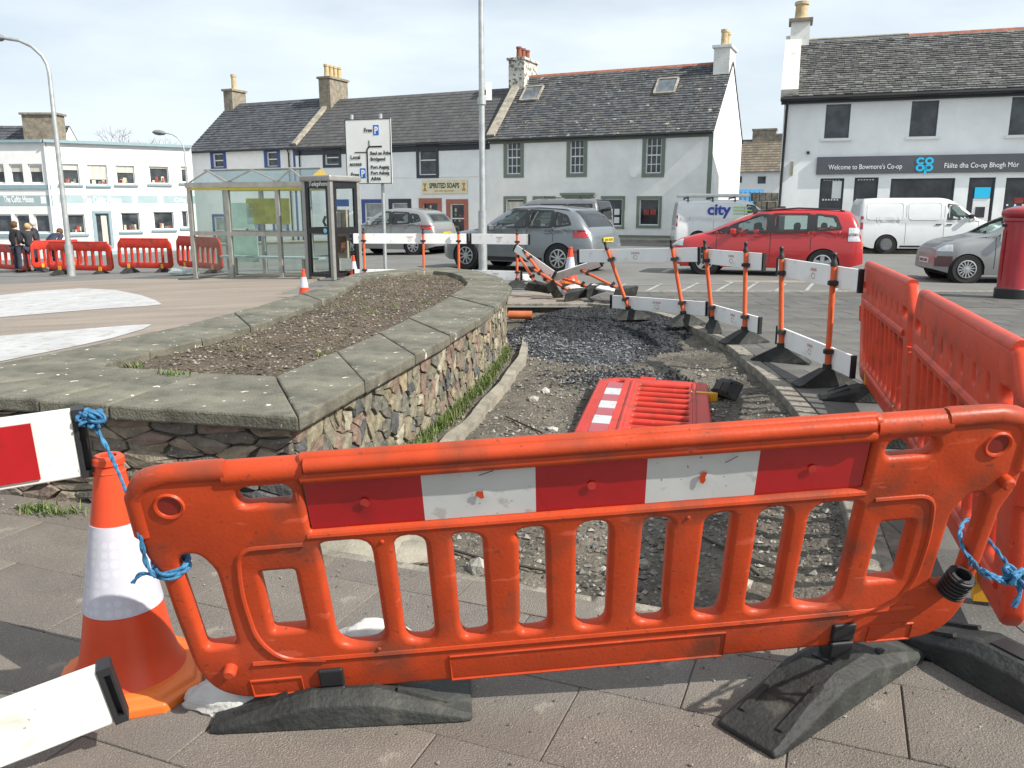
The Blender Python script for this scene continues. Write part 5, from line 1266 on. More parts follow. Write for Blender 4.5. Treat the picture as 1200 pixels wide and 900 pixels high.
# direction sign
m_signw = M('sign_white', (.80, .80, .77), .35, .04, 1.5); m_signblue = M('sign_blue', (.015, .14, .55), .4, .05); m_signblk = M('sign_black', (.015, .015, .016), .5, .05)
SY = 21.6; a, c_ = AY(404, 136, SY), AY(458, 143, SY - .35); d_, e_ = AY(459, 218, SY - .35), AY(405, 213, SY)
t = thing('road_sign', 'white direction sign with parking symbols on two grey posts', 'sign', (a.x, a.y, gz(a.x)), math.atan2(c_.y - a.y, c_.x - a.x)); sw_, s0, s1 = math.hypot(c_.x - a.x, c_.y - a.y), (d_.z + e_.z) / 2 - gz(a.x), (a.z + c_.z) / 2 - gz(a.x); sh_ = s1 - s0
b = MB(); b.box(0, sw_, -.02, .01, s0, s1); pn = b.build('sign_panel', m_signw, t, bevel=.006); b = MB()
for q in ((0, .018, s0, s1), (sw_ - .018, sw_, s0, s1), (.018, sw_ - .018, s0, s0 + .018), (.018, sw_ - .018, s1 - .018, s1)): b.box(q[0], q[1], -.026, -.021, q[2], q[3])
b.build('sign_border', m_signblk, pn)
for u in (.09, .72):
    b = MB(); b.tube([(sw_ * u + .05, .06, -.05), (sw_ * u + .05, .06, s1 + .12)], .045, 12); b.build('post', m_galv, t, smooth=True)
def S(u, v): return u * sw_, s0 + v * sh_
def stx(txt, u, v, h, w): x, z = S(u, v); lettering('lettering', txt, m_signblk, pn, x, -.0245, z, h * sh_, w * sw_, bold=.002)
for uv_ in ((.62, .75), (.30, .09)):
    x, z = S(*uv_); b = MB(); b.box(x, x + .12 * sw_, -.024, -.0205, z, z + .155 * sh_); b.build('parking_symbol', m_signblue, pn); lettering('lettering', 'P', m_letter, pn, x + .025 * sw_, -.0285, z + .02 * sh_, .155 * sh_, .07 * sw_, bold=.006)
stx('Free', .42, .80, .09, .17); stx('Local', .10, .39, .085, .21); stx('access', .08, .285, .085, .26); stx('Free', .10, .12, .085, .17)
for k, (txt, w) in enumerate((('Beul an \u00c0tha', .44), ('Bridgend', .32), ('Port Asgaig', .40), ('Port Askaig', .40), ('A846', .22))): stx(txt, .54, (.45, .36, .235, .145, .055)[k], .075, w)
b = MB(); 
for u0, v0, u1, v1, w in ((.47, .02, .47, .53, .028), (.47, .53, .52, .58, .026), (.51, .575, .80, .575, .028), (.52, .575, .52, .67, .018), (.20, .49, .47, .49, .018)):
    (xa, za), (xb, zb_) = S(u0, v0), S(u1, v1); b.bar((xa, -.0235, za), (xb, -.0235, zb_), .006, w * sw_ * 1.1, up=(0, 1, 0) if False else ((1, 0, 0) if xa == xb else (0, 0, 1)))
b.build('route_lines', m_signblk, pn)
# bus shelter
A_ = Vector((-7.9, 20.6, 0)); ang = R(-20)
t = thing('bus_shelter', 'glazed aluminium bus shelter with pitched glass roof and bench', 'bus shelter', (A_.x, A_.y, gz(A_.x) + .005), ang)
Ls, L3, dp, hS = 2.55, 3.3, 1.3, 2.2
posts = [0, 1.12, Ls, L3]
for x in posts:
    for y in (0, dp):
        b = MB(); b.box(x - .05, x + .05, y - .04, y + .04, -.2, hS); b.build('post', m_alu, t)
for y in (0, dp):
    b = MB(); b.box(-.08, L3 + .05, y - .06, y + .06, hS, hS + .12); b.build('eaves_beam', m_alu, t); b = MB(); b.box(.05, L3, y - .035, y + .035, 1.06, 1.16); b.build('rail', m_alu, t)
    b = MB(); b.box(.05, L3, y - .05, y - .03, hS - .06, hS - .005); b.build('yellow_strip', M('yellow_strip', (.55, .44, .06), .5, .1), t)
    for i in range(3):
        for z0_, z1_ in ((.16, 1.06), (1.16, hS - .06)):
            if y > 0 and i == 2: continue
            b = MB(); b.box(posts[i] + .05, posts[i+1] - .05, y - .004, y + .004, z0_, z1_); b.build('pane', m_sheltglass, t)
for x in (0, L3):
    b = MB(); b.box(x - .004, x + .004, .05, dp - .05, .16, hS - .02); b.build('end_pane', m_sheltglass, t)
hr = hS + .44
for y0_, y1_ in ((-.02, dp / 2), (dp + .02, dp / 2)):
    for i in range(3):
        b = MB(); b.quad((posts[i], y0_, hS + .121), (posts[i+1], y0_, hS + .121), (posts[i+1], y1_, hr), (posts[i], y1_, hr)); b.build('roof_pane', m_roofglass, t, fixn=False)
for i in range(3):
    xa, xb = posts[i], posts[i+1]; xm = (xa + xb) / 2; b = MB(); b.bar((xa, .02, hS + .13), (xm, .04, hr - .04), .03, .035, up=(0, 1, 0)); b.bar((xm, .04, hr - .04), (xb, .02, hS + .13), .03, .035, up=(0, 1, 0)); b.build('roof_truss', m_alu, t)
b = MB(); b.tube([(-.05, dp / 2, hr + .01), (L3 + .05, dp / 2, hr + .01)], .025, 6); b.build('ridge_bar', m_alu, t); b = MB(); b.prism([(L3 + .02, 0, hS + .12), (L3 + .02, dp, hS + .12), (L3 + .02, dp / 2, hr - .02)], (.03, 0, 0)); b.build('gable_panel', M('gable_yellow', (.40, .29, .06), .5, .1), t)
b = MB(); b.box(.15, L3 - .2, dp - .55, dp - .22, .48, .53); b.build('bench_seat', M('bench_grey', (.40, .44, .46), .5, .1), t)
for x in (.5, Ls, L3 - .6): b = MB(); b.box(x - .03, x + .03, dp - .42, dp - .34, 0, .48); b.build('bench_leg', m_alu, t)
m_poster = M('poster_yellow', (.50, .42, .03), .4, .1, 4, c2=(.30, .27, .03)); m_poster_g = M('poster_mint', (.50, .62, .52), .5, .12, 3)
b = MB(); b.box(posts[1] - .42, posts[2] - .55, dp - .07, dp - .045, 1.32, 1.96); po = b.build('poster', m_poster, t)
for k in range(7):
    b = MB(); u = posts[1] - .34 + .13 * (k % 4); z = 1.55 + .17 * (k // 4); b.box(u, u + .1, dp - .08, dp - .071, z, z + .13); b.build('poster_print', M('print_olive', (.33, .27, .02), .5, .1), po)
b = MB(); b.box(.1, posts[1] - .22, dp - .07, dp - .045, 1.2, 1.85); b.box(.1, posts[1] - .15, dp - .068, dp - .047, .35, 1.02); b.build('timetable', m_poster_g, t)
b = MB(); b.prism([(-.3, -.3, -.02), (L3 + .2, -.3, -.02), (L3 + .2, dp + .3, -.02), (-.3, dp + .3, -.02)], (0, 0, .026)); b.build('base_slab', m_conc, t)
# telephone kiosk
KA = Vector((-4.66, 18.9, 0)); t = thing('telephone_kiosk', 'black framed glass telephone kiosk beside the bus shelter', 'telephone box', (KA.x, KA.y, gz(KA.x)), R(-33))
kw, kd, kh = .80, .84, 2.16; m_kf = M('kiosk_steel', (.30, .295, .28), .45, .1, metal=.4); m_kb = M('kiosk_black', (.012, .012, .014), .4, .1)
for x in (0, kw):
    for y in (0, kd): b = MB(); b.box(x - .045, x + .045, y - .045, y + .045, 0, kh); b.build('post', m_kf, t, bevel=.01)
b = MB(); b.box(-.08, kw + .08, -.08, kd + .08, kh, kh + .13); b.build('roof', m_kf, t, bevel=.03)
def kframe(p, q, nrm):                                   # black sash frame between two posts
    p, q = Vector(p), Vector(q); d = (q - p).normalized(); L_ = (q - p).length
    fr = MB()
    for z0_, z1_ in ((.06, .14), (1.02, 1.16), (2.02, 2.24)):
        fr.bar(p + d * .046 + Vector((0, 0, (z0_ + z1_) / 2)), q - d * .046 + Vector((0, 0, (z0_ + z1_) / 2)), .05, z1_ - z0_)
    for s in (.09, L_ - .09): fr.bar(p + d * s + Vector((0, 0, .14)), p + d * s + Vector((0, 0, 2.02)), .052, .07, up=d)
    f_ = fr.build('frame', m_kb, t); g = MB()
    for z0_, z1_ in ((.14, 1.02), (1.16, 2.02)): g.quad(*[p + d * s + Vector((0, 0, z)) for s, z in ((.1, z0_), (L_ - .1, z0_), (L_ - .1, z1_), (.1, z1_))])
    g.build('pane', m_sheltglass, f_, fixn=False)
kframe((0, 0, 0), (kw, 0, 0), 0); kframe((kw, 0, 0), (kw, kd, 0), 0); kframe((0, 0, 0), (0, kd, 0), 0); kframe((0, kd, 0), (kw, kd, 0), 0)
b = MB(); b.box(.06, kw - .06, -.05, -.03, 2.17, 2.2); b.build('red_line', M('kiosk_red', (.3, .02, .02), .5, .1), t); lettering('lettering', 'Telephone', m_letter, t, .17, -.034, 2.06, .15, .62, shear=.15)
b = MB(); b.box(.2, .62, kd - .2, kd - .1, .45, 1.55); bp = b.build('back_board', M('board_buff', (.35, .31, .23), .6, .15), t); b = MB(); b.box(.18, .48, kd - .36, kd - .2, 1.1, 1.5); b.build('pay_phone', M('phone_steel', (.14, .14, .14), .35, .15, metal=.5), bp, bevel=.02)
b = MB(); b.tube([(.15, kd - .38, 1.18), (.13, kd - .43, 1.28), (.15, kd - .38, 1.4)], .03, 8); b.build('handset', m_kb, bp, smooth=True); b = MB(); b.prism([(.15, kd - .34, .95), (.6, kd - .34, .95), (.56, kd - .34, .68), (.48, kd - .34, .58), (.3, kd - .34, .58), (.2, kd - .34, .68)], (0, .14, 0)); b.build('shelf', M('shelf_brown', (.12, .06, .035), .5, .2), bp)
b = MB(); b.box(.2, .62, kd - .115, kd - .09, 1.62, 1.78); b.build('notice', m_signblue, bp); b = MB(); b.lathe([(.055, 0), (.055, .006)], (kw * .78, -.035, 1.09), 14, axis='y'); b.build('round_sticker', M('sticker_blue', (.25, .5, .7), .4, .1), t)
# pillar box
p = GS(1187, 351); m_pbox = M('post_red', (.33, .012, .022), .32, .1, 3, coat=.4); t = thing('pillar_box', 'red cast iron pillar post box with black base on the pavement', 'post box', (p.x + .12, p.y + .25, 0), R(-120))
b = MB(); b.lathe([(.275, 0), (.275, .16), (.262, .175)], (0, 0, 0), 36); b.build('base', M('post_black', (.012, .012, .013), .4, .1), t, smooth=True)
b = MB(); b.lathe([(.245, .17), (.24, .22), (.235, .7), (.235, 1.28)], (0, 0, 0), 36); bd = b.build('body', m_pbox, t, smooth=True)
b = MB(); b.lathe([(.235, 1.28), (.255, 1.29), (.26, 1.32), (.25, 1.35), (.285, 1.37), (.298, 1.40), (.298, 1.45), (.285, 1.475), (.24, 1.50), (.15, 1.53), (.02, 1.545)], (0, 0, 0), 36); b.build('cap', m_pbox, t, smooth=True)
b = MB(); b.grid(lambda u, v: (.247 * math.sin((u - .5) * 1.3), -.247 * math.cos((u - .5) * 1.3), .3 + .85 * v), 10, 1); b.build('door', m_pbox, t, smooth=True, fixn=False); b = MB(); b.box(-.13, .13, -.265, -.2, 1.2, 1.245); b.build('slot', M('slot_dark', (.01, .003, .003), .5, .1), t)
b = MB(); b.box(-.08, .08, -.262, -.24, .95, 1.12); b.build('collection_plate', m_upvc, t); b = MB()
for z in (.42, 1.0): b.box(-.185, -.15, -.215, -.17, z, z + .08)
b.build('hinge', m_pbox, t)
# parking bay lines
def line(p0, p1, w, mat=m_bayline, z=-.028):
    a, c = G(*p0), G(*p1); b = MB(); d = (c - a).normalized(); s = Vector((d.y, -d.x, 0)) * w / 2; b.quad(*[(q.x, q.y, gz(q.x) + z) for q in (a - s, c - s, c + s, a + s)]); return struct(b.build('road_marking', mat, fixn=False))
for q in [((694, 333), (1010, 329)), ((712, 342), (733, 331)), ((752, 342), (775, 331)), ((795, 341), (818, 330)), ((835, 342), (858, 329)), ((868, 342), (888, 329)), ((906, 342), (921, 330)), ((942, 342), (954, 329)), ((977, 342), (986, 329))]: line(*q, .07)
b = MB(); b.box(1.2, 16, 15.14, 15.30, -.1, .012); struct(b.build('kerb', m_kerb, bevel=.01))
b = MB(); b.box(4.6, 7.5, 17.6, 18.0, -.034, -.030); struct(b.build('road_patch', m_tan))
# bare tree behind the gift shop
random.seed(21); m_bark = M('bark', (.19, .155, .125), .9, .3); tp = AY(182, 180, 60)
t = thing('bare_tree', 'leafless tree showing above the flat roof of the gift shop', 'tree', (tp.x, 60, -1)); tr, tw = MB(), MB()
def grow(p, d, ln, r, lv):
    q = p + d * ln; (tr if lv < 3 else tw).tube([p, (p + q) / 2 + Vector((random.gauss(0, .04), random.gauss(0, .04), 0)) * ln, q], [r, r * .85, r * .7], 5 if lv < 3 else 3, caps=False)
    if lv >= 7: return
    for _ in range(random.choice([2, 3, 3]) if lv else 5):
        nd = (d + Vector((random.gauss(0, .55), random.gauss(0, .55), random.gauss(.12, .3)))).normalized(); grow(q, nd, ln * random.uniform(.6, .85), r * .62, lv + 1)
grow(Vector((0, 0, 0)), Vector((0, 0, 1)), 2.3, .2, 0); tr.build('trunk', m_bark, t, fixn=False); tag(tw.build('crown', m_bark, t, fixn=False), kind='stuff')
# ---------------------------------------------------------------- barriers, cones, posts, ropes
def plastic(name, c, rough=.42, dirt=(.10, .045, .03), dn=.62, c2=None):
    m = M(name, c, rough, .10, 5, c2=c2, detail=6, bump=.06, bscale=90, rvar=.08, spec=.28); speckle(m, tuple(min(1, x * 1.12 + .03) for x in c), 2.7, .52, .2, .35); speckle(m, dirt, 4.5, dn - .09, .2, .75); speckle(m, dirt, 48, .66, .05, .6); speckle(m, tuple(min(1, x * 1.35 + .05) for x in c), 30, .66, .05, .45, thin=(.25, 1, 1)); speckle(m, (.03, .02, .018), 90, .72, .03, .7); return m
m_or = plastic('orange_plastic', (.43, .050, .013), .42); m_redp = plastic('faded_red_plastic', (.56, .060, .026), .45, (.14, .03, .02)); m_redf = plastic('red_plastic', (.48, .034, .02), .45)
m_rub = speckle(M('recycled_rubber', (.016, .017, .017), .7, .3, 4, bump=.35, bscale=60, c2=(.036, .039, .036)), (.09, .09, .075), 9, .60, .1, .5)
m_cap = M('black_plastic', (.016, .016, .018), .5, .2, 12); m_yel = M('yellow_clip', (.72, .36, .02), .5, .1)
m_ref_r = speckle(M('reflective_red', (.34, .006, .010), .22, .10, 4, coat=.4), (.16, .01, .01), 7, .60, .15, .5)
m_ref_w = speckle(speckle(M('reflective_white', (.48, .50, .50), .35, .08, 3, coat=.3), (.30, .29, .27), 16, .62, .06, .6), (.12, .11, .10), 70, .70, .03, .8)
m_board = speckle(speckle(M('board_white', (.64, .64, .61), .5, .06, 2.5), (.40, .37, .28), 7, .60, .14, .5, thin=(1, 1, 2)), (.15, .13, .09), 55, .70, .04, .6)
m_post = M('post_orange', (.66, .115, .035), .4, .12, 9); m_coneo = M('cone_orange', (.60, .06, .016), .38, .06, 6); m_cbase = M('cone_base_orange', (.62, .135, .02), .5, .12, 5)
m_board_lift = speckle(M('board_clean_lifted', (.80, .81, .80), .5, .05, 2.5), (.5, .47, .38), 7, .62, .14, .4)  # cleaner boards, white also raised to make up for their shaded faces
m_red_print = M('print_red', (.50, .26, .23), .6, .1)

# --- the barrier across the front, leaning towards the viewer
BE = Vector((.9959, .0737, .0531)).normalized(); BU = Vector((-.0283, -.3035, .9524)); BU = (BU - BE * BU.dot(BE)).normalized(); BN = BU.cross(BE).normalized()   # along, up, away
BT = Vector((.2133, 2.0173, .9195)); BHH = .829
hero = thing('plastic_barrier', 'orange plastic barrier with red and white strip leaning on black feet across the trench', 'barrier')
hero.matrix_world = Matrix(((BE.x, BN.x, BU.x, 0), (BE.y, BN.y, BU.y, 0), (BE.z, BN.z, BU.z, 0), (0, 0, 0, 1))); hero.location = BT - BU * BHH
def mir(pts): return [(-x, z) for x, z in pts[::-1]]
half = [(0, 0), (1.035, 0), (1.105, .04), (1.145, .13), (1.155, .34), (1.158, .50), (1.182, .56), (1.186, .70), (1.183, .775), (1.15, .815), (1.08, .828), (.94, .830), (.925, .822), (.76, .822), (.745, .832), (0, .832)]
outl = rpoly(half[1:-1] + mir(half[1:-1]), [.04, .05, .05, .02, .02, .03, .03, .04, .05, .03, .01, .01, .01, .01] + [.01, .01, .01, .01, .03, .05, .04, .03, .03, .02, .02, .05, .05, .04], 4)
def both(f): return [f, mir(f)]
holes = []
holes += both(rpoly([(1.012, .222), (1.098, .215), (1.106, .53), (1.09, .557), (1.05, .557), (1.015, .50)], [.02, .02, .03, .03, .05, .05]))
holes += both(rrect(.812, .905, .258, .478, .012)); holes += both(rpoly([(.598, .178), (.735, .172), (.738, .55), (.72, .562), (.60, .562)], [.05, .06, .03, .03, .05]))
holes += both(rrect(.456, .542, .174, .562, .042)); holes += both(rpoly([(.302, .176), (.372, .172), (.382, .21), (.384, .554), (.345, .558), (.305, .542)], [.03, .02, .02, .04, .02, .02]))
holes += both(rpoly([(.128, .172), (.205, .172), (.216, .195), (.208, .225), (.206, .515), (.218, .535), (.20, .554), (.135, .562)], [.04, .02, .008, .02, .02, .008, .02, .04])); holes.append(rrect(-.048, .042, .168, .562, .042))
holes += both(rpoly([(.785, .700), (.905, .700), (.918, .73), (.90, .757), (.79, .757), (.775, .73)], [.02, .02, .02, .02, .02, .02])); holes.append(rrect(-.752, .738, .602, .766, .008, 2))
me = panel_mesh([outl] + holes, .008, .017, 3); body = put('panel', me, m_or, hero, smooth=50)
b = MB()
b.tube([(-.735, -.022, .812), (.725, -.022, .812)], .021, 12); b.tube([(-.745, -.006, .824), (.735, -.006, .824)], .016, 10); b.tube([(-.75, -.014, .778), (.738, -.014, .778)], .022, 12); b.build('top_rail', m_or, hero, smooth=True)
for s in (-1, 1):                                        # round grip over each hand hole, moulded end blocks
    b = MB(); b.tube([(s * .74, 0, .794), (s * .94, 0, .794)], .034, 14); b.build('hand_grip', m_or, hero, smooth=True)
    b = MB(); b.tube([(s * .93, -.006, .806), (s * 1.07, -.006, .808), (s * 1.135, -.006, .792), (s * 1.166, -.006, .745), (s * 1.170, -.006, .63)], .027, 12); b.build('end_roll', m_or, hero, smooth=True)
    b = MB(); b.lathe([(.040, -.024), (.036, -.031), (.030, -.029), (.028, -.024)], (s * 1.083, 0, .722), 20, axis='y', caps=False); b.build('lug_ring', m_or, hero, smooth=True)
    b = MB(); b.lathe([(.029, -.0258), (.004, -.0256)], (s * 1.083, 0, .722), 18, axis='y'); b.build('lug_shade_disc', M('lug_shade', (.20, .012, .006), .6, .1), hero)  # flat disc coloured as the shade inside the lug, no opening
    q = rpoly([(.775, .565), (.945, .565), (.965, .42), (.955, .24), (.90, .15), (.775, .135)], [0, .05, .1, .1, .08, 0], 6)     # moulded contour round the square opening
    b = MB(); b.tube([(s * x, -.0225, z) for x, z in q], .009, 8); b.build('rib', m_or, hero, smooth=True)
    b = MB(); b.lathe([(.020, 0), (.019, -.028), (.013, -.034)], (s * 1.045 if s < 0 else 1.135, -.020, .135 if s < 0 else .60), 14, axis='y'); b.build('peg', m_or, hero, smooth=True)
b = MB(); b.tube([(-.98, -.018, .142), (-.5, -.018, .137), (.5, -.018, .137), (.98, -.018, .142)], .013, 8); b.build('lower_rib', m_or, hero, smooth=True)
b = MB(); b.tube([(-.76, -.019, .588), (.745, -.019, .588)], .010, 8); b.build('strip_ledge', m_or, hero, smooth=True)
for (x0, x1, z0_, z1_) in ((-.42, .405, .008, .105), (-1.0, -.855, .012, .075), (.855, .99, .012, .075)):
    b = MB(); pts = [(x0, -.0255, z0_), (x1, -.0255, z0_), (x1, -.0255, z1_), (x0, -.0255, z1_), (x0, -.0255, z0_)]; b.tube(pts, .0045, 6); b.build('moulded_border', m_or, hero)
for x in (-.57, .255, -.62): b = MB(); b.lathe([(.007, 0), (.006, -.004), (.003, -.006)], (x, -.024, .555 if x != -.62 else .16), 10, axis='y'); b.build('stud', m_or, hero, smooth=True)
segs = [-.748, -.452, -.157, .137, .437, .735]
for i in range(5):
    x0, x1 = segs[i], segs[i+1]
    for sd, yy in ((-1, -.010), (1, .010)):
        b = MB(); xc = (x0 + x1) / 2
        def fn(u, v, x0=x0, x1=x1, sd=sd, yy=yy, xc=xc):
            x, z = x0 + (x1 - x0) * u, .603 + .161 * v; d2 = (x - xc) ** 2 + (z - .68) ** 2; return (x, yy + sd * .004 * math.exp(-d2 / .0006) - sd * .0015 * math.exp(-d2 / .012), z)
        b.grid(fn, 16, 10); st = b.build('reflective_strip', m_ref_w if i % 2 else m_ref_r, hero, smooth=True, fixn=False)
        if sd < 0:                                       # worn spot over the rivet
            b = MB(); n = 9; rr_ = [.026 * random.uniform(.35, 1.0) if i % 2 else .015 * random.uniform(.7, 1) for _ in range(n)]
            b.add([(xc + rr_[k] * math.cos(6.283 * k / n) * (.7 if i % 2 else 1), yy - .0058, .68 + rr_[k] * math.sin(6.283 * k / n)) for k in range(n)], [tuple(range(n))]); b.build('worn_spot', m_or if i % 2 else M('worn_red', (.40, .03, .02), .6, .2), st, fixn=False)
            for q in range(1 if i % 2 else 0):
                b = MB(); x, z, a_ = xc + random.uniform(-.1, .1), .68 + random.uniform(-.06, .06), random.uniform(-.5, 1.0); l_ = random.uniform(.02, .05); b.bar((x, yy - .0052, z), (x + l_ * math.cos(a_), yy - .0052, z + l_ * math.sin(a_)), .0012, .0014); b.build('scratch', m_cap, st)
for s in (-.768, .772):                                  # black clamps that drop into the feet
    b = MB(); b.box(s - .036, s + .036, -.042, .034, -.055, .03); b.box(s - .036, s + .036, -.036, .034, .034, .10); b.build('foot_clamp', m_cap, hero, bevel=.006)
def foot_mesh(L=.74, W=.22, H=.125, tip=.028):
    """long rubber block, ridge across the middle, chamfered ramps"""
    xs = [-L/2, -L/2 + .03, -.15, -.09, .09, .15, L/2 - .03, L/2]; hs = [tip * .7, tip, H * .84, H, H, H * .84, tip, tip * .7]; b = MB(); rs = []
    for x, h in zip(xs, hs):
        w = W / 2 * (.94 if abs(x) > L/2 - .01 else 1); c = min(.03, h * .4); rs.append([(x, -w, 0), (x, -w, h - c), (x, -w + c * 1.4, h), (x, w - c * 1.4, h), (x, w, h - c), (x, w, 0)])
    vs = [p for r_ in rs for p in r_]; n = 6; fs = [(i*n+k, i*n+(k+1) % n, (i+1)*n+(k+1) % n, (i+1)*n+k) for i in range(len(xs)-1) for k in range(n)] + [tuple(range(n)), tuple(range(len(vs)-1, len(vs)-n-1, -1))]
    b.add(vs, fs); return b
def rubber_foot(barrier, x, y, rz, L=.74, W=.22, H=.125, z=0., eul=None):
    """rubber foot as a part of its barrier, placed in world coordinates"""
    bpy.context.view_layer.update()
    o = foot_mesh(L, W, H).build('foot', m_rub, barrier, bevel=.008)
    o.matrix_basis = barrier.matrix_basis.inverted() @ (Matrix.Translation((x, y, z)) @ (eul.to_matrix().to_4x4() if eul else Matrix.Rotation(rz, 4, 'Z')))
    for s in (-1, 1):
        for yy in (-.30, .30): b = MB(); b.bar((s * .16, W * yy, H * .84 + .004), (s * (L / 2 - .07), W * yy, .04), .018, .012); b.build('grip_rib', m_rub, o)
    b = MB(); b.box(-.055, .055, -.035, .035, H - .002, H + .006); b.build('socket', m_cap, o)
    return o
rubber_foot(hero, -.505, 2.245, R(5), L=.76, W=.24, H=.105)
rubber_foot(hero, 1.0, 2.33, R(38), L=.86, W=.21, H=.12)

# --- red panels running away on the right, one more lying in the trench
def red_panel_parts(root, mat, L=2.16, Hh=.95, strip=False, zlift=.0):
    c = .16; o_ = rpoly([(.0, .06), (.06, 0), (L - .06, 0), (L, .06), (L, Hh - c), (L - c * .8, Hh), (c * .8, Hh), (0, Hh - c)], .02, 3); hs = []
    n = 10; w = (L - .34) / n
    for k in range(n): hs.append(rrect(.17 + w * k + .028, .17 + w * (k + 1) - .028, .17, .60, .03, 3))
    hs.append(rrect(.10, .26, .745, .80, .02, 3)); hs.append(rrect(L - .26, L - .10, .745, .80, .02, 3))
    if not strip:
        for k in range(7): hs.append(rrect(.42 + k * (L - .84) / 6 - .012, .42 + k * (L - .84) / 6 + .012, .735, .80, .006, 2))
    pn = put('panel', panel_mesh([o_] + hs, .012, .022, 2), mat, root, smooth=50)
    b = MB()
    for y in (-.030, .030): b.tube([(.16, y, .655), (L - .16, y, .655)], .022, 8); b.tube([(.12, y, .125), (L - .12, y, .125)], .02, 8)
    b.tube([(.15, 0, Hh - .01), (L - .15, 0, Hh - .01)], .034, 10); b.build('rail', mat, root, smooth=True)
    for x in (.035, L - .035):
        b = MB(); b.tube([(x, 0, .2), (x, 0, Hh - .22)], .036, 10); b.build('end_post', mat, root, smooth=True); b = MB(); b.tube([(x + (-.05 if x < 1 else .05), 0, .47), (x + (-.05 if x < 1 else .05), 0, .60)], .045, 14); b.build('hinge_socket', mat, root, smooth=True)
    if strip:
        k = 7; x0 = .26; w2 = (L - .52) / k
        for i in range(k):
            for y in (-.0375, .0375): b = MB(); b.box(x0 + w2 * i, x0 + w2 * (i + 1) - .002, y - .002, y + .002, .735, .865); b.build('reflective_strip', m_ref_w if i % 2 else m_ref_r, root)
    for x in (.42, L - .42):
        b = MB(); b.box(x - .022, x + .022, -.041, .041, -.07, .15); b.build('foot_clip', m_yel, root)
panels = []
PB0, PBM, PB1 = Vector((1.68, 2.50, .09)), Vector((2.33, 4.58, .11)), Vector((2.93, 6.68, .12))
for a_, c_, lb in ((PB0, PBM, 'red plastic barrier panel roped to the orange barrier, bars facing the trench'), (PBM + Vector((.03, .09, 0)), PB1, 'red plastic barrier panel standing between white boards and the roped panel')):
    d = c_ - a_; t = thing('plastic_barrier', lb, 'barrier', a_, math.atan2(d.y, d.x), 'red barriers round the trench'); t.rotation_euler.x = R(-3); red_panel_parts(t, m_redp); panels.append(t)
fd = (PB1 - PBM).normalized()
for pn_, s, base in ((panels[1], .42, PBM + Vector((.03, .09, 0))), (panels[1], 1.74, PBM + Vector((.03, .09, 0))), (panels[0], 1.7, PB0)):
    p = base + fd * s; rubber_foot(pn_, p.x, p.y, R(-14), H=.12)
rubber_foot(panels[0], 1.575, 2.34, R(-66), L=.86, W=.2, H=.13)
t = thing('plastic_barrier', 'red plastic barrier with red and white strip lying flat in the trench', 'barrier', (1.62, 7.15, -.035), 0, 'red barriers round the trench')
t.rotation_euler = (R(-90 + 4), R(3), R(-92)); 
t.matrix_world = Matrix.Translation((1.62, 7.22, -.05)) @ Matrix.Rotation(R(-94), 4, 'Z') @ Matrix.Rotation(R(86), 4, 'X')
red_panel_parts(t, m_redf, L=2.1, strip=True)
t.matrix_world = Matrix.Translation((1.76, 7.2, -.07)) @ Matrix(((-.19, 0, -1, 0), (-1, 0, .19, 0), (0.0, 1, .05, 0), (0, 0, 0, 1))).normalized()
from mathutils import Euler
rubber_foot(t, 1.86, 6.82, 0, L=.42, W=.16, H=.11, z=-.03, eul=Euler((R(-62), R(8), R(98))))

# --- far row of barriers on the square
def far_panel_parts(root, mat):
    L, Hh = 1.95, .86; o_ = rpoly([(0, .1), (.1, 0), (L - .1, 0), (L, .1), (L - .03, Hh - .12), (L - .14, Hh), (.14, Hh), (.03, Hh - .12)], .05, 3)
    hs = [rrect(.12 + k * .216, .12 + k * .216 + .135, .17, .60, .03, 2) for k in range(8)]; put('panel', panel_mesh([o_] + hs, .012, .02, 1), mat, root, smooth=50)
    b = MB(); b.tube([(.14, 0, Hh), (L - .14, 0, Hh)], .035, 8); b.build('top_rail', mat, root, smooth=True)
    for x in (.38, L - .38):
        b = MB(); b.box(x - .045, x + .045, -.045, .045, -.1, .13); b.build('foot_clip', m_yel, root); f_ = foot_mesh(.62, .2, .14).build('foot', m_rub, root); f_.location = (x, 0, -.14); f_.rotation_euler = (0, 0, R(80))
src = None
FB = [((-28, 316), (36, 317), 'with its left end out past the lamp'), ((57, 321), (134, 319), ''), ((140, 319), (204, 317), ''), ((209, 317), (262, 319), '')]
labs = ['red plastic barrier on the square in front of the standing people', 'red plastic barrier on the square behind the tall street lamp', 'red plastic barrier on the square between the street lamp and the bus shelter', 'red plastic barrier seen through the glass of the bus shelter']
for k, (p0, p1, _) in enumerate(FB):
    a_, c_ = GS(*p0), GS(*p1); d = c_ - a_
    t = thing('plastic_barrier', labs[k], 'barrier', (a_.x, a_.y, gz(a_.x) + .14), math.atan2(d.y, d.x), 'row of red barriers on the square')
    if src is None: far_panel_parts(t, m_redf); src = t
    else:
        for ch in src.children: c2 = ch.copy(); col.objects.link(c2); c2.parent = t
    t.scale.x = d.length / 1.95
a_ = GS(44, 318); t = thing('plastic_barrier', 'red plastic barrier turned end on beside the standing people', 'barrier', (a_.x, a_.y - .3, gz(a_.x) + .14), R(66), 'row of red barriers on the square')
for ch in src.children: c2 = ch.copy(); col.objects.link(c2); c2.parent = t

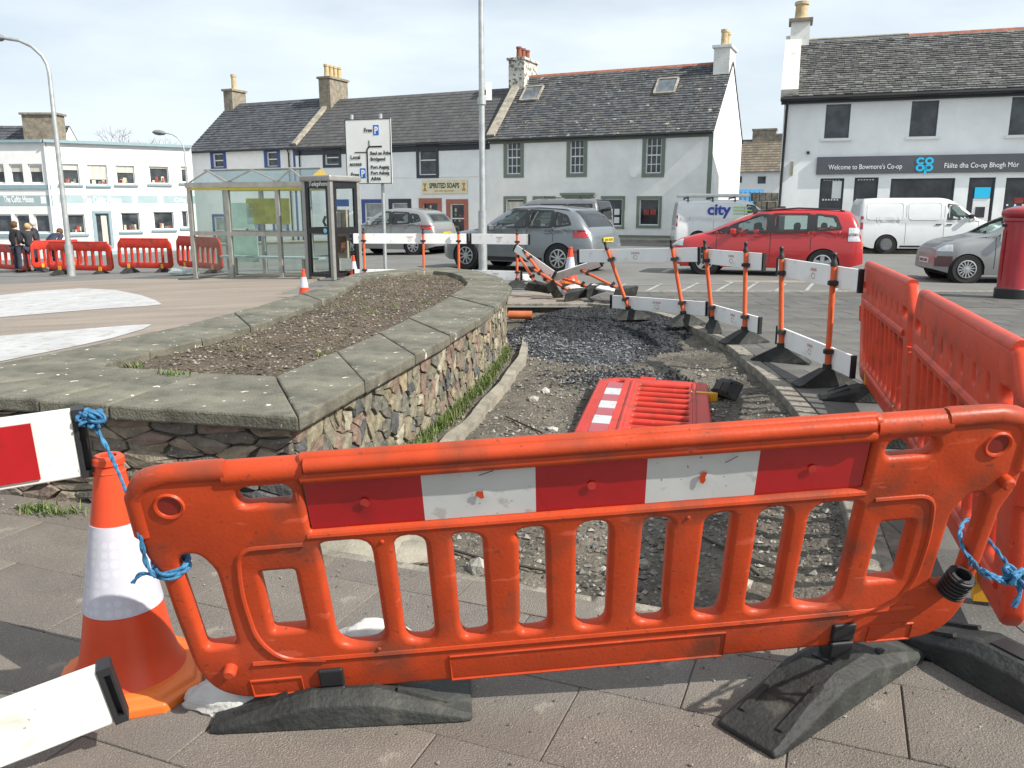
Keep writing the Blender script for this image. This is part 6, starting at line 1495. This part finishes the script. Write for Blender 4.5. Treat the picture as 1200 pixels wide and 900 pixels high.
# --- traffic cones
def cone(label, loc, h=.75, rz=0., s=1., group='traffic cones', detail=True):
    t = thing('traffic_cone', label, 'traffic cone', loc, rz, group); k = h / .75
    o_ = rpoly([(-.24, -.13), (-.13, -.24), (.13, -.24), (.24, -.13), (.24, .13), (.13, .24), (-.13, .24), (-.24, .13)], 0); b = MB(); n = len(o_)
    lv = [(.88, 0), (.88, .03), (.82, .038), (.79, .055), (.70, .06)]
    b.add([(x * m_ * k, y * m_ * k, z * k) for m_, z in lv for x, y in o_], [(i*n+j, i*n+(j+1) % n, (i+1)*n+(j+1) % n, (i+1)*n+j) for i in range(4) for j in range(n)] + [tuple(range(4*n, 5*n)), tuple(range(n-1, -1, -1))]); b.build('base', m_cbase, t, bevel=.006)
    def rad(z): return lerpf([(.055, .170), (.075, .155), (.10, .143), (.16, .130), (.70, .043)])(z)
    def seg(z0_, z1_, mt, nm, ex=0., m_=8):
        b = MB(); pr = [(0.001, z0_ * k)] if False else []; b.lathe([((rad(z0_ + (z1_ - z0_) * i / m_) + ex) * k, (z0_ + (z1_ - z0_) * i / m_) * k) for i in range(m_ + 1)], (0, 0, 0), 40 if detail else 18); return b.build(nm, mt, t, smooth=True)
    seg(.05, .70, m_coneo, 'cone_body', m_=14); seg(.275, .545, m_sleeve, 'reflective_sleeve', .003)
    b = MB(); b.lathe([(.046 * k, .70 * k), (.040 * k, .705 * k), (.038 * k, .718 * k), (.045 * k, .724 * k), (.044 * k, .742 * k), (.036 * k, .75 * k), (.024 * k, .748 * k), (.022 * k, .70 * k)], (0, 0, 0), 28); b.build('cone_top', m_coneo, t, smooth=True)
    return t
m_sleeve = M('cone_sleeve', (.56, .56, .63), .35, .05, 3)
n_, l_ = m_sleeve.node_tree.nodes, m_sleeve.node_tree.links; tc = n_.new('ShaderNodeTexCoord'); vo = n_.new('ShaderNodeTexVoronoi'); vo.inputs['Scale'].default_value = 34; vo.inputs['Randomness'].default_value = .12; l_.new(tc.outputs['Object'], vo.inputs['Vector'])
mr = n_.new('ShaderNodeMapRange'); mr.inputs['From Min'].default_value = .40; mr.inputs['From Max'].default_value = .46; mr.inputs['To Min'].default_value = 1.; mr.inputs['To Max'].default_value = .90; l_.new(vo.outputs['Distance'], mr.inputs['Value'])
bs = n_['Principled BSDF']; sc_ = bs.inputs['Base Color'].links[0].from_socket; mx = n_.new('ShaderNodeMix'); mx.data_type = 'RGBA'; mx.blend_type = 'MULTIPLY'; mx.inputs['Factor'].default_value = 1; l_.new(sc_, mx.inputs['A']); l_.new(mr.outputs['Result'], mx.inputs['B']); l_.new(mx.outputs['Result'], bs.inputs['Base Color'])
p = G(166, 800); cone('orange and white traffic cone standing beside the leaning orange barrier', (p.x - .03, p.y, 0), .76, R(18))
for px_, py_, lb in ((357, 349, 'small orange and white cone standing by the left coping of the planter'), (415, 325, 'orange and white cone standing by the telephone kiosk'), (668, 332, 'orange and white cone standing behind the fallen posts')):
    p = GS(px_, py_); cone(lb, (p.x, p.y, gz(p.x)), (.74 if px_ == 668 else .5), 0, detail=False)

# --- orange post and white board barriers
post_me = {}
def ppost(label, base, top=None, rz=0., h=1.06, group='orange barrier posts', footrz=None, lying=False):
    """orange tube standing in a rubber foot; top = world point the head leans to"""
    t = thing('barrier_post', label, 'barrier post', base, rz, group); ax = (Vector(top) - Vector(base)).normalized() if top is not None else Vector((0, 0, 1))
    if lying: t.rotation_euler = Vector((0, 0, 1)).rotation_difference(ax).to_euler(); axl = Vector((0, 0, 1))
    else: axl = Matrix.Rotation(-rz, 3, 'Z') @ ax
    if 'pole' not in post_me:
        b = MB(); b.tube([(0, 0, .10), (0, 0, 1.06)], .024, 12); post_me['pole'] = b.mesh('pole')
        b = MB(); b.lathe([(.03, 0), (.034, .005), (.034, .04), (.03, .045)], (0, 0, 0), 12); b.box(-.05, .05, -.05, -.012, .006, .04); post_me['clip'] = b.mesh('clip')
        b = MB(); b.lathe([(.03, 0), (.03, .03), (.02, .05), (.018, .09), (.024, .10), (.015, .115)], (0, 0, 0), 10); post_me['cap'] = b.mesh('cap')
        f_ = MB(); L_, W_, H_ = .56, .17, .15; xs = [-L_/2, -L_/2 + .03, -.05, .05, L_/2 - .03, L_/2]; hs = [.02, .035, H_, H_, .035, .02]; ws = [.9, 1, .55, .55, 1, .9]; vs = []
        for x, hh, w in zip(xs, hs, ws): vs += [(x, -W_/2 * max(w, .9), 0), (x, -W_/2 * w, hh), (x, W_/2 * w, hh), (x, W_/2 * max(w, .9), 0)]
        f_.add(vs, [(i*4+k, i*4+(k+1) % 4, (i+1)*4+(k+1) % 4, (i+1)*4+k) for i in range(5) for k in range(4)] + [(0,1,2,3), (23,22,21,20)]); post_me['foot'] = f_.mesh('foot')
    q = Vector((0, 0, 1)).rotation_difference(axl)
    def addp(nm, me, mt, z, smooth=True):
        if not me.materials: me.materials.append(mt)
        o = bpy.data.objects.new(nm, me); col.objects.link(o); o.parent = t; o.rotation_mode = 'QUATERNION'; o.rotation_quaternion = q; o.location = axl * z
        if smooth: me.polygons.foreach_set('use_smooth', [True] * len(me.polygons)); me.set_sharp_from_angle(angle=R(40))
        return o
    addp('pole', post_me['pole'], m_post, 0); 
    for z in (.28, .86): addp('clip', post_me['clip'], m_cap, z)
    addp('cap', post_me['cap'], m_cap, 1.02)
    fo = addp('foot', post_me['foot'], m_rub, 0, False); fo.rotation_quaternion = Matrix.Rotation(footrz if footrz is not None else 0, 3, 'Z').to_quaternion(); fo.location = (0, 0, 0)
    b = MB(); b.lathe([(.045, .12), (.038, .19)], (0, 0, 0), 10); cl = b.build('collar', m_rub, t); cl.rotation_mode = 'QUATERNION'; cl.rotation_quaternion = q
    return t
def board(label, p0, p1, h=.15, th=.026, up=(0, 0, 1), group='white barrier boards', red=False, marks=True):
    p0, p1 = Vector(p0), Vector(p1); d = p1 - p0; L_ = d.length; dx = d.normalized(); uz = Vector(up); uy = uz.cross(dx).normalized(); uz = dx.cross(uy)
    t = thing('barrier_board', label, 'barrier board', p0, 0, group); t.matrix_world = Matrix(((dx.x, uy.x, uz.x, p0.x), (dx.y, uy.y, uz.y, p0.y), (dx.z, uy.z, uz.z, p0.z), (0, 0, 0, 1)))
    c = .035; b = MB(); b.box(c, L_ - c, -th / 2, th / 2, -h / 2, h / 2); b.build('plank', m_board_lift if marks else m_board, t, bevel=.004)
    for x0, x1 in ((0, c - .001), (L_ - c + .001, L_)):
        b = MB(); s = th / 2 + .006
        b.box(x0, x1, -s, s, -h / 2 - .004, -h / 2 + .018); b.box(x0, x1, -s, s, h / 2 - .018, h / 2 + .004); xi = x1 - .012 if x0 == 0 else x0; b.box(xi, xi + .012, -s + .001, s - .001, -h / 2 + .018, h / 2 - .018); xo = x0 if x0 == 0 else x1 - .006; b.box(xo, xo + .006, -s + .001, s - .001, -h / 2 + .018, h / 2 - .018); b.box(x0 + .006, x1 - .006, -.004, .004, -h / 2 + .018, h / 2 - .018); b.build('end_cap', m_cap, t)
    if marks:
        for y in (-1, 1):
            b = MB(); x = L_ * .5
            for k in range(5): b.box(x - .06 + k * .026, x - .045 + k * .026, y * (th / 2 + .0015) - .0005, y * (th / 2 + .0015) + .0005, .018, .045)
            pts = [(x + .035 * math.cos(R(a)), y * (th / 2 + .002), -.022 + .026 * math.sin(R(a))) for a in range(0, 331, 30)]; b.tube(pts, .003, 4); b.build('print_mark', m_red_print, t)
    return t
PP = {k: G(*v) for k, v in dict(a=(968, 452), b=(915, 424), c=(872, 402), d=(836, 388), e=(803, 381), f=(741, 374)).items()}
TT = dict(a=(978, 300), b=(916, 291), c=(874, 290), d=(826, 286), e=(788, 292), f=(714, 299))
def topof(k): return AY(*TT[k], PP[k].y)
nm = dict(a='orange post standing on its foot next to the red panel, holding the nearest white boards', b='orange post holding the other end of the white boards next to the red panel', c='orange post standing on the kerb with its wide foot over the trench edge', d='orange post with narrow foot at the bend of the kerb', e='orange post leaning out over the tarmac heap from the kerb', f='orange post leaning steeply at the far end of the tarmac heap')
for k, fr in (('a', R(8)), ('b', R(-28)), ('c', R(15)), ('d', R(80)), ('e', R(20)), ('f', R(12))): ppost(nm[k], PP[k], topof(k), footrz=fr)
def onpost(k, z): ax = (topof(k) - PP[k]).normalized(); return PP[k] + ax * z
def rail(k0, k1, z, e0, e1, lb, h=.18):
    a_, c_ = onpost(k0, z), onpost(k1, z); d = (c_ - a_).normalized(); off = Vector((-d.y, d.x, 0)) * .04; off = off if off.y > 0 else -off
    return board(lb, a_ - d * e0 + off, c_ + d * e1 + off, h)
rail('b', 'a', .93, .2, .42, 'white plank running level at the top of the two posts next to the red panel'); rail('b', 'a', .24, .22, .42, 'white plank near the ground between the two posts next to the red panel')
rail('d', 'c', .93, .14, .34, 'white plank at the top of the two posts at the bend of the kerb'); rail('d', 'c', .24, .14, .32, 'white plank near the ground between the two posts at the bend of the kerb')
rail('f', 'e', .93, .55, .36, 'white plank at the top of the leaning posts by the tarmac heap'); rail('f', 'e', .24, .3, .36, 'white plank near the ground behind the tarmac heap')
# row behind the planter
YB = 16.6
fp = [AY(428, 330, YB), AY(497, 330, YB - .1), AY(538, 330, YB - .2), AY(606, 330, YB - .6)]
fl = ['orange post behind the planter next to the telephone kiosk', 'orange post behind the planter in front of the silver hatchback', 'orange post behind the planter next to the tall column', 'orange post at the head of the fallen posts beside the parked SUV']
for q, lb in zip(fp, fl): ppost(lb, (q.x, q.y, -.005), footrz=R(5))
board('white plank along the top of the posts behind the planter, next to the kiosk', (fp[0].x - .25, YB + .05, .92), (fp[1].x + .9, YB - .1, .92), .2); board('white plank along the top of the posts behind the planter, next to the SUV', (fp[1].x + .93, YB - .12, .92), (fp[3].x + .25, YB - .52, .92), .2)
board('white plank near the ground behind the planter, next to the kiosk', (fp[0].x - .25, YB + .05, .22), (fp[1].x + .9, YB - .1, .22), .18); board('white plank near the ground behind the planter, next to the SUV', (fp[1].x + .93, YB - .12, .22), (fp[3].x + .1, YB - .5, .22), .18)
# fallen posts
def pxp(x, y, Y): return AY(x, y, Y)
fall = [((676, 346, 13.6), (602, 302, 14.6), 'fallen orange post lying across the others towards the parked SUV'), ((650, 341, 13.9), (606, 284, 14.8), 'fallen orange post propped up against the head post'), ((700, 340, 13.8), (650, 323, 14.4), 'fallen orange post lying low behind the tarmac heap'), ((734, 343, 13.3), (684, 318, 14.0), 'fallen orange post lying next to the leaning steep post'), ((632, 338, 14.2), (603, 292, 15.0), 'fallen orange post half raised by the head post')]
for p0, p1, lb in fall:
    a_, c_ = pxp(*p0), pxp(*p1); a_.z = max(a_.z, .06); ppost(lb, a_, c_, lying=True, group='fallen orange posts', footrz=R(random.choice([0, 80, 40])))
board('fallen white plank tilted over the orange posts behind the heap', pxp(646, 326, 14.2), pxp(705, 307, 13.9), .15, up=(.3, -.5, .8), marks=False); board('fallen white plank lying edge up along the fallen posts', pxp(603, 290, 14.9), pxp(650, 323, 14.1), .13, up=(.5, -.3, .6), marks=False); board('fallen white plank lying flat behind the tarmac heap', pxp(690, 335, 13.9), pxp(727, 341, 13.5), .14, up=(.1, .9, .3), marks=False)
b = MB(); o0 = G(600, 366, .0); b.lathe([(.06, 0), (.06, .34), (.05, .34), (.05, .01)], (0, 0, 0), 14); po = tag(b.build('clay_pipe', M('terracotta_pipe', (.50, .14, .05), .7, .15, 5), smooth=True, loc=(o0.x - .05, o0.y - .3, .0)), 'short orange clay pipe lying against the planter wall', 'pipe'); po.rotation_euler = (R(90), 0, R(86))

# --- boards coming in from the left
def bpx(x, y, z): d = ray(x, y); return CC + d * (z / d.dot(cf))
ru = (bpx(88, 480, 2.42) - bpx(100, 556, 2.47)); rm = (bpx(105, 516, 2.46)); lm = bpx(-330, 582, 2.1)
t = board('red and white striped barrier board tied up with blue rope', rm, lm, ru.length * 1.0, .05, up=ru, group='boards by the cone', marks=False)
LB = (rm - lm).length; hB = ru.length
b = MB(); b.box(.14, .52, -.034, -.027, -hB * .42, hB * .42); b.box(.14, .52, .027, .034, -hB * .42, hB * .42); b.build('red_stripe', m_ref_r, t); b = MB(); b.box(.80, LB - .1, -.034, -.027, -hB * .42, hB * .42); b.box(.80, LB - .1, .027, .034, -hB * .42, hB * .42); b.build('red_stripe', m_ref_r, t)
rm2, lm2 = bpx(140, 806, 2.22), bpx(-330, 985, 1.9); ru2 = bpx(125, 776, 2.2) - bpx(137, 838, 2.24)
t = board('scuffed white barrier board lying low in front of the traffic cone', rm2, lm2, ru2.length, .05, up=ru2, group='boards by the cone', marks=False)
for s in (-1, 1):
    b = MB(); b.bar((.31, s * .0275, -.01), (.325, s * .0275, -.055), .004, .014, up=(1, 0, 0)); b.build('black_mark', m_cap, t)
pl = bpx(-250, 640, 2.1); g0 = (pl.x, pl.y, 0); ppost('orange post holding the two boards beside the cone', g0, None, footrz=R(30))
# --- blue rope
m_rope = M('blue_rope', (.015, .09, .24), .7, .25, 40, c2=(.05, .24, .42)); speckle(m_rope, (.03, .10, .2), 180, .5, .1, .7)
def rope(pts, r=.0075, sub=6):
    P_ = [Vector(p) for p in pts]; out = []
    for i in range(len(P_) - 1):
        p0, p1, p2, p3 = P_[max(0, i-1)], P_[i], P_[i+1], P_[min(len(P_)-1, i+2)]
        for k in range(sub):
            u = k / sub; out.append(.5 * ((2*p1) + (p2-p0)*u + (2*p0-5*p1+4*p2-p3)*u*u + (3*p1-p0-3*p2+p3)*u**3))
    out.append(P_[-1]); return out
def ropemesh(pts, r=.0075):
    """two strands twisted round the path"""
    path = rope(pts, sub=8); b = MB(); L_ = 0; A, B = [], []; a = (path[1] - path[0]).orthogonal().normalized()
    for i, p in enumerate(path):
        tn = (path[min(i+1, len(path)-1)] - path[max(i-1, 0)]).normalized(); a = (a - tn * a.dot(tn)).normalized(); c_ = tn.cross(a)
        if i: L_ += (p - path[i-1]).length
        ph = L_ / (r * 7) * 6.283 * .5; o = (a * math.cos(ph) + c_ * math.sin(ph)) * r * .5; A.append(p + o); B.append(p - o)
    b.tube(A, r * .62, 6); b.tube(B, r * .62, 6); return b
rt = thing('rope', 'blue rope tying the striped board to the leaning orange barrier', 'rope', (0, 0, 0), 0, 'blue ropes')
k0 = bpx(103, 490, 2.42); e0 = hero.matrix_world @ Vector((-1.15, -.03, .53)); e0 = (BT - BU * BHH) + BE * -1.14 + BU * .53
ropemesh([k0, bpx(116, 508, 2.41), bpx(135, 545, 2.37), e0 + BE * -.045 + BU * .14, e0 + BE * -.04 - BN * .03 + BU * .02, e0 + BE * -.02 - BN * .04 - BU * .02], .0068).build('tail', m_rope, rt, smooth=True)
kn = []
for k in range(26): a_ = k * 1.9; kn.append(k0 + Vector((.024 * math.cos(a_) + .0009 * k, .03 * math.sin(a_ * 1.3), .020 * math.sin(a_ * .8))))
ropemesh(kn, .008).build('knot', m_rope, rt, smooth=True)
kl = [k0 + Vector((x, y, z)) for x, y, z in ((0, -.01, .01), (.025, -.02, .022), (.05, -.02, .016), (.055, -.02, .002), (.035, -.025, -.004), (.01, -.02, 0))]; ropemesh(kl, .008).build('loop', m_rope, rt, smooth=True)
def wrap(c0, ax, r, turns, pitch, ph=0):
    ax = ax.normalized(); a = ax.orthogonal().normalized(); c_ = ax.cross(a); return [c0 + (a * math.cos(t_) + c_ * math.sin(t_)) * r + ax * pitch * t_ / 6.283 for t_ in [ph + i * .5 for i in range(int(turns * 12.6))]]
ropemesh(wrap(e0 + BE * .01 + BU * -.035, BU, .043, 2.6, .015), .0075).build('coil', m_rope, rt, smooth=True); ropemesh([e0 + BE * -.03 - BN * .03 - BU * .02, e0 + BE * -.06 - BN * .035 - BU * .012, e0 + BE * -.085 - BN * .04 - BU * .035], .006).build('frayed_end', m_rope, rt, smooth=True)
rt2 = thing('rope', 'blue rope knotted round the ends of the orange barrier and the red panel', 'rope', (0, 0, 0), 0, 'blue ropes')
hq = lambda u, y, v: (BT - BU * BHH) + BE * u + BN * y + BU * v
lp = [hq(1.09, -.05, .33), hq(1.115, -.075, .315), bpx(1150, 668, 2.05), bpx(1172, 678, 2.07), bpx(1190, 676, 2.12), bpx(1186, 668, 2.3), hq(1.20, .12, .33), hq(1.13, .07, .34), hq(1.09, -.02, .345), hq(1.095, -.055, .34), bpx(1152, 672, 2.05), bpx(1178, 683, 2.08)]
ropemesh(lp, .0068).build('loop', m_rope, rt2, smooth=True)
k1 = bpx(1190, 676, 2.08); kn = [k1 + Vector((.02 * math.cos(k * 1.9), .022 * math.sin(k * 1.3), .018 * math.sin(k * 1.5))) for k in range(22)]; ropemesh(kn, .008).build('knot', m_rope, rt2, smooth=True); ropemesh([k1, k1 + Vector((.01, -.01, -.04)), k1 + Vector((-.005, -.015, -.075))], .007).build('tail', m_rope, rt2, smooth=True); ropemesh([k1, k1 + Vector((.04, -.01, .005)), k1 + Vector((.09, -.02, -.01))], .007).build('tail', m_rope, rt2, smooth=True)
# black corrugated socket on the orange barrier's end post
b = MB(); pr = []
for k in range(6): pr += [(.040, k * .013), (.040, k * .013 + .007), (.035, k * .013 + .008), (.035, k * .013 + .012)]
b.lathe(pr + [(.024, .078), (.024, .04)], (0, 0, 0), 20); so = b.build('post_socket', m_cap, hero, smooth=True, loc=(1.062, -.045, .215)); so.rotation_euler = (R(8), R(12), 0)
# sandbags behind the feet
m_bag = M('sack_white', (.50, .49, .47), .75, .12, 6, bump=.5, bscale=25)
def sack(label, loc, sx, sy, sz, seed):
    bm = bmesh.new(); bmesh.ops.create_icosphere(bm, subdivisions=4, radius=1)
    for v in bm.verts:
        c = v.co.copy(); w = 1 + .22 * mnoise.noise(c * 1.7 + Vector((seed, 0, 0))) + .16 * abs(mnoise.noise(c * 4.1 + Vector((0, seed, 0)))) + .07 * mnoise.noise(c * 9 + Vector((0, 0, seed)))
        v.co = Vector((c.x * sx * w, c.y * sy * w, max(-.35, c.z) * sz * w + sz * .35))
    me = bpy.data.meshes.new('sandbag'); bm.to_mesh(me); bm.free(); return tag(put('sandbag', me, m_bag, loc=loc, smooth=60), label, 'sandbag', 'sandbags')
sack('crumpled white sandbag behind the slots of the orange barrier', (-.46, 2.52, 0), .15, .10, .09, 1.3); sack('crumpled white sandbag sticking out between the cone and the rubber foot', (-.84, 2.26, 0), .15, .08, .06, 4.1)
p = GS(695, 345); sack('white sandbag lying among the fallen posts', (p.x - .35, p.y - .2, 0), .22, .16, .14, 7.); p = GS(612, 330); sack('grey white sandbag on the foot of the head post', (p.x, p.y + .4, 0), .18, .14, .1, 2.2); p = GS(215, 321); sack('white sandbag under the red barrier next to the bus shelter', (p.x, p.y, gz(p.x)), .4, .2, .14, 9.)
# --- people on the square
m_skin = M('skin', (.50, .30, .22), .6, .08); m_jk = [M('jacket_black', (.018, .018, .022), .8, .2), M('jacket_charcoal', (.03, .032, .04), .8, .2), M('jacket_navy', (.022, .027, .055), .8, .2)]; m_jean = M('jeans_dark', (.03, .035, .055), .85, .2); m_hair = [M('hair_brown', (.10, .045, .02), .7, .2), M('hair_blonde', (.46, .30, .13), .7, .2), M('hair_white', (.62, .60, .56), .7, .15)]; m_shoe = M('shoe', (.03, .025, .02), .6, .2)
def skinned(name, verts, edges, rad, mat, parent, root=0):
    me = bpy.data.meshes.new(name); me.from_pydata(verts, edges, []); ob = bpy.data.objects.new(name, me); col.objects.link(ob); ob.modifiers.new('skin', 'SKIN'); ob.modifiers.new('sub', 'SUBSURF').levels = 1
    for i, r_ in enumerate(rad): sv_ = me.skin_vertices[0].data[i]; sv_.radius = (r_, r_); sv_.use_root = i == root
    m2 = bpy.data.meshes.new_from_object(ob.evaluated_get(bpy.context.evaluated_depsgraph_get())); bpy.data.objects.remove(ob)
    m2.name = name; return put(name, m2, mat, parent, smooth=80)
def person(label, loc, rz, H, jk, hair, bend=0., arms='down', hat=None):
    t = thing('person', label, 'person', loc, rz, 'people standing on the square'); s = H / 1.72; bz = R(bend)
    def tor(z, y=0, x=0): h = z - .95; return (x * s, (y - h * math.sin(bz)) * s, (.95 + h * math.cos(bz)) * s)   # torso bends forward (-Y) from the hip
    V = [(0, 0, .95 * s), tor(1.2), tor(1.40), tor(1.50), tor(1.60, -.01), tor(1.68, -.01)]; E = [(0,1),(1,2),(2,3),(3,4),(4,5)]; Rr = [.14, .135, .13, .055, .085, .07]
    for sx in (-1, 1):
        k = len(V); V += [(sx * .09 * s, 0, .88 * s), (sx * .10 * s, -.02 * s, .48 * s), (sx * .10 * s, .02 * s, .08 * s), (sx * .10 * s, -.12 * s, .035 * s)]; E += [(0, k), (k, k+1), (k+1, k+2), (k+2, k+3)]; Rr += [.09, .065, .045, .035]
        k = len(V); V += [tor(1.40, 0, sx * .17), tor(1.14, .03, sx * .24), tor(1.0, -.16 if arms == 'fwd' else -.03, sx * .2), tor(.93 if arms == 'down' else 1.02, -.24 if arms == 'fwd' else -.05, sx * .18)]; E += [(2, k), (k, k+1), (k+1, k+2), (k+2, k+3)]; Rr += [.06, .047, .038, .03]
    skinned('body', V, E, [r_ * s * .93 for r_ in Rr], m_skin, t)
    J = [tor(.86), tor(1.05), tor(1.25), tor(1.42), tor(1.49)]; JE = [(0,1),(1,2),(2,3),(3,4)]; JR = [.17, .165, .165, .15, .075]
    for sx in (-1, 1): k = len(J); J += [tor(1.41, 0, sx * .19), tor(1.14, .03, sx * .25), tor(1.0, -.16 if arms == 'fwd' else -.03, sx * .21)]; JE += [(3, k), (k, k+1), (k+1, k+2)]; JR += [.085, .07, .06]
    skinned('jacket', J, JE, [r_ * s for r_ in JR], jk, t)
    Tv_ = [(0, 0, .92 * s)]; TE = []; TR = [.155]
    for sx in (-1, 1): k = len(Tv_); Tv_ += [(sx * .09 * s, 0, .84 * s), (sx * .10 * s, -.02 * s, .48 * s), (sx * .10 * s, .02 * s, .1 * s)]; TE += [(0, k), (k, k+1), (k+1, k+2)]; TR += [.1, .08, .07]
    skinned('trousers', Tv_, TE, [r_ * s for r_ in TR], m_jean, t)
    for sx in (-1, 1): b = MB(); b.box(sx * .10 * s - .045, sx * .10 * s + .045, -.17 * s, .08 * s, 0, .08); b.build('shoe', m_shoe, t, bevel=.03)
    hc_ = Vector(tor(1.645, .015)); bm = bmesh.new(); bmesh.ops.create_icosphere(bm, subdivisions=3, radius=.118 * s)
    for v in bm.verts: v.co = Vector((v.co.x * .92, v.co.y, v.co.z * 1.08)) * (1 + .06 * mnoise.noise(v.co * 30))
    bmesh.ops.delete(bm, geom=[v for v in bm.verts if v.co.y < -.06 * s and v.co.z < .04 * s], context='VERTS'); me = bpy.data.meshes.new('hair'); bm.to_mesh(me); bm.free(); put('hair', me, hair, t, smooth=80, loc=hc_)
    return t
for px_, Yp, rz, H, j, h, lb, bend, arms in ((20, 28.6, R(150), 1.70, 0, 0, 'person with brown hair in a black jacket seen from behind', 4, 'down'), (36, 28.9, R(200), 1.62, 1, 1, 'blonde person in a dark jacket with lighter trousers beside the barrier', 3, 'fwd'), (43, 29.6, R(120), 1.74, 1, 2, 'white haired person in a charcoal jacket behind the others', 2, 'fwd'), (61, 28.6, R(170), 1.66, 2, 0, 'person in a navy coat bending forward by the street lamp', 52, 'fwd')):
    q = AY(px_, 300, Yp); person(lb, (q.x, q.y, gz(q.x) - .03), rz, H, m_jk[j], m_hair[h], bend, arms)
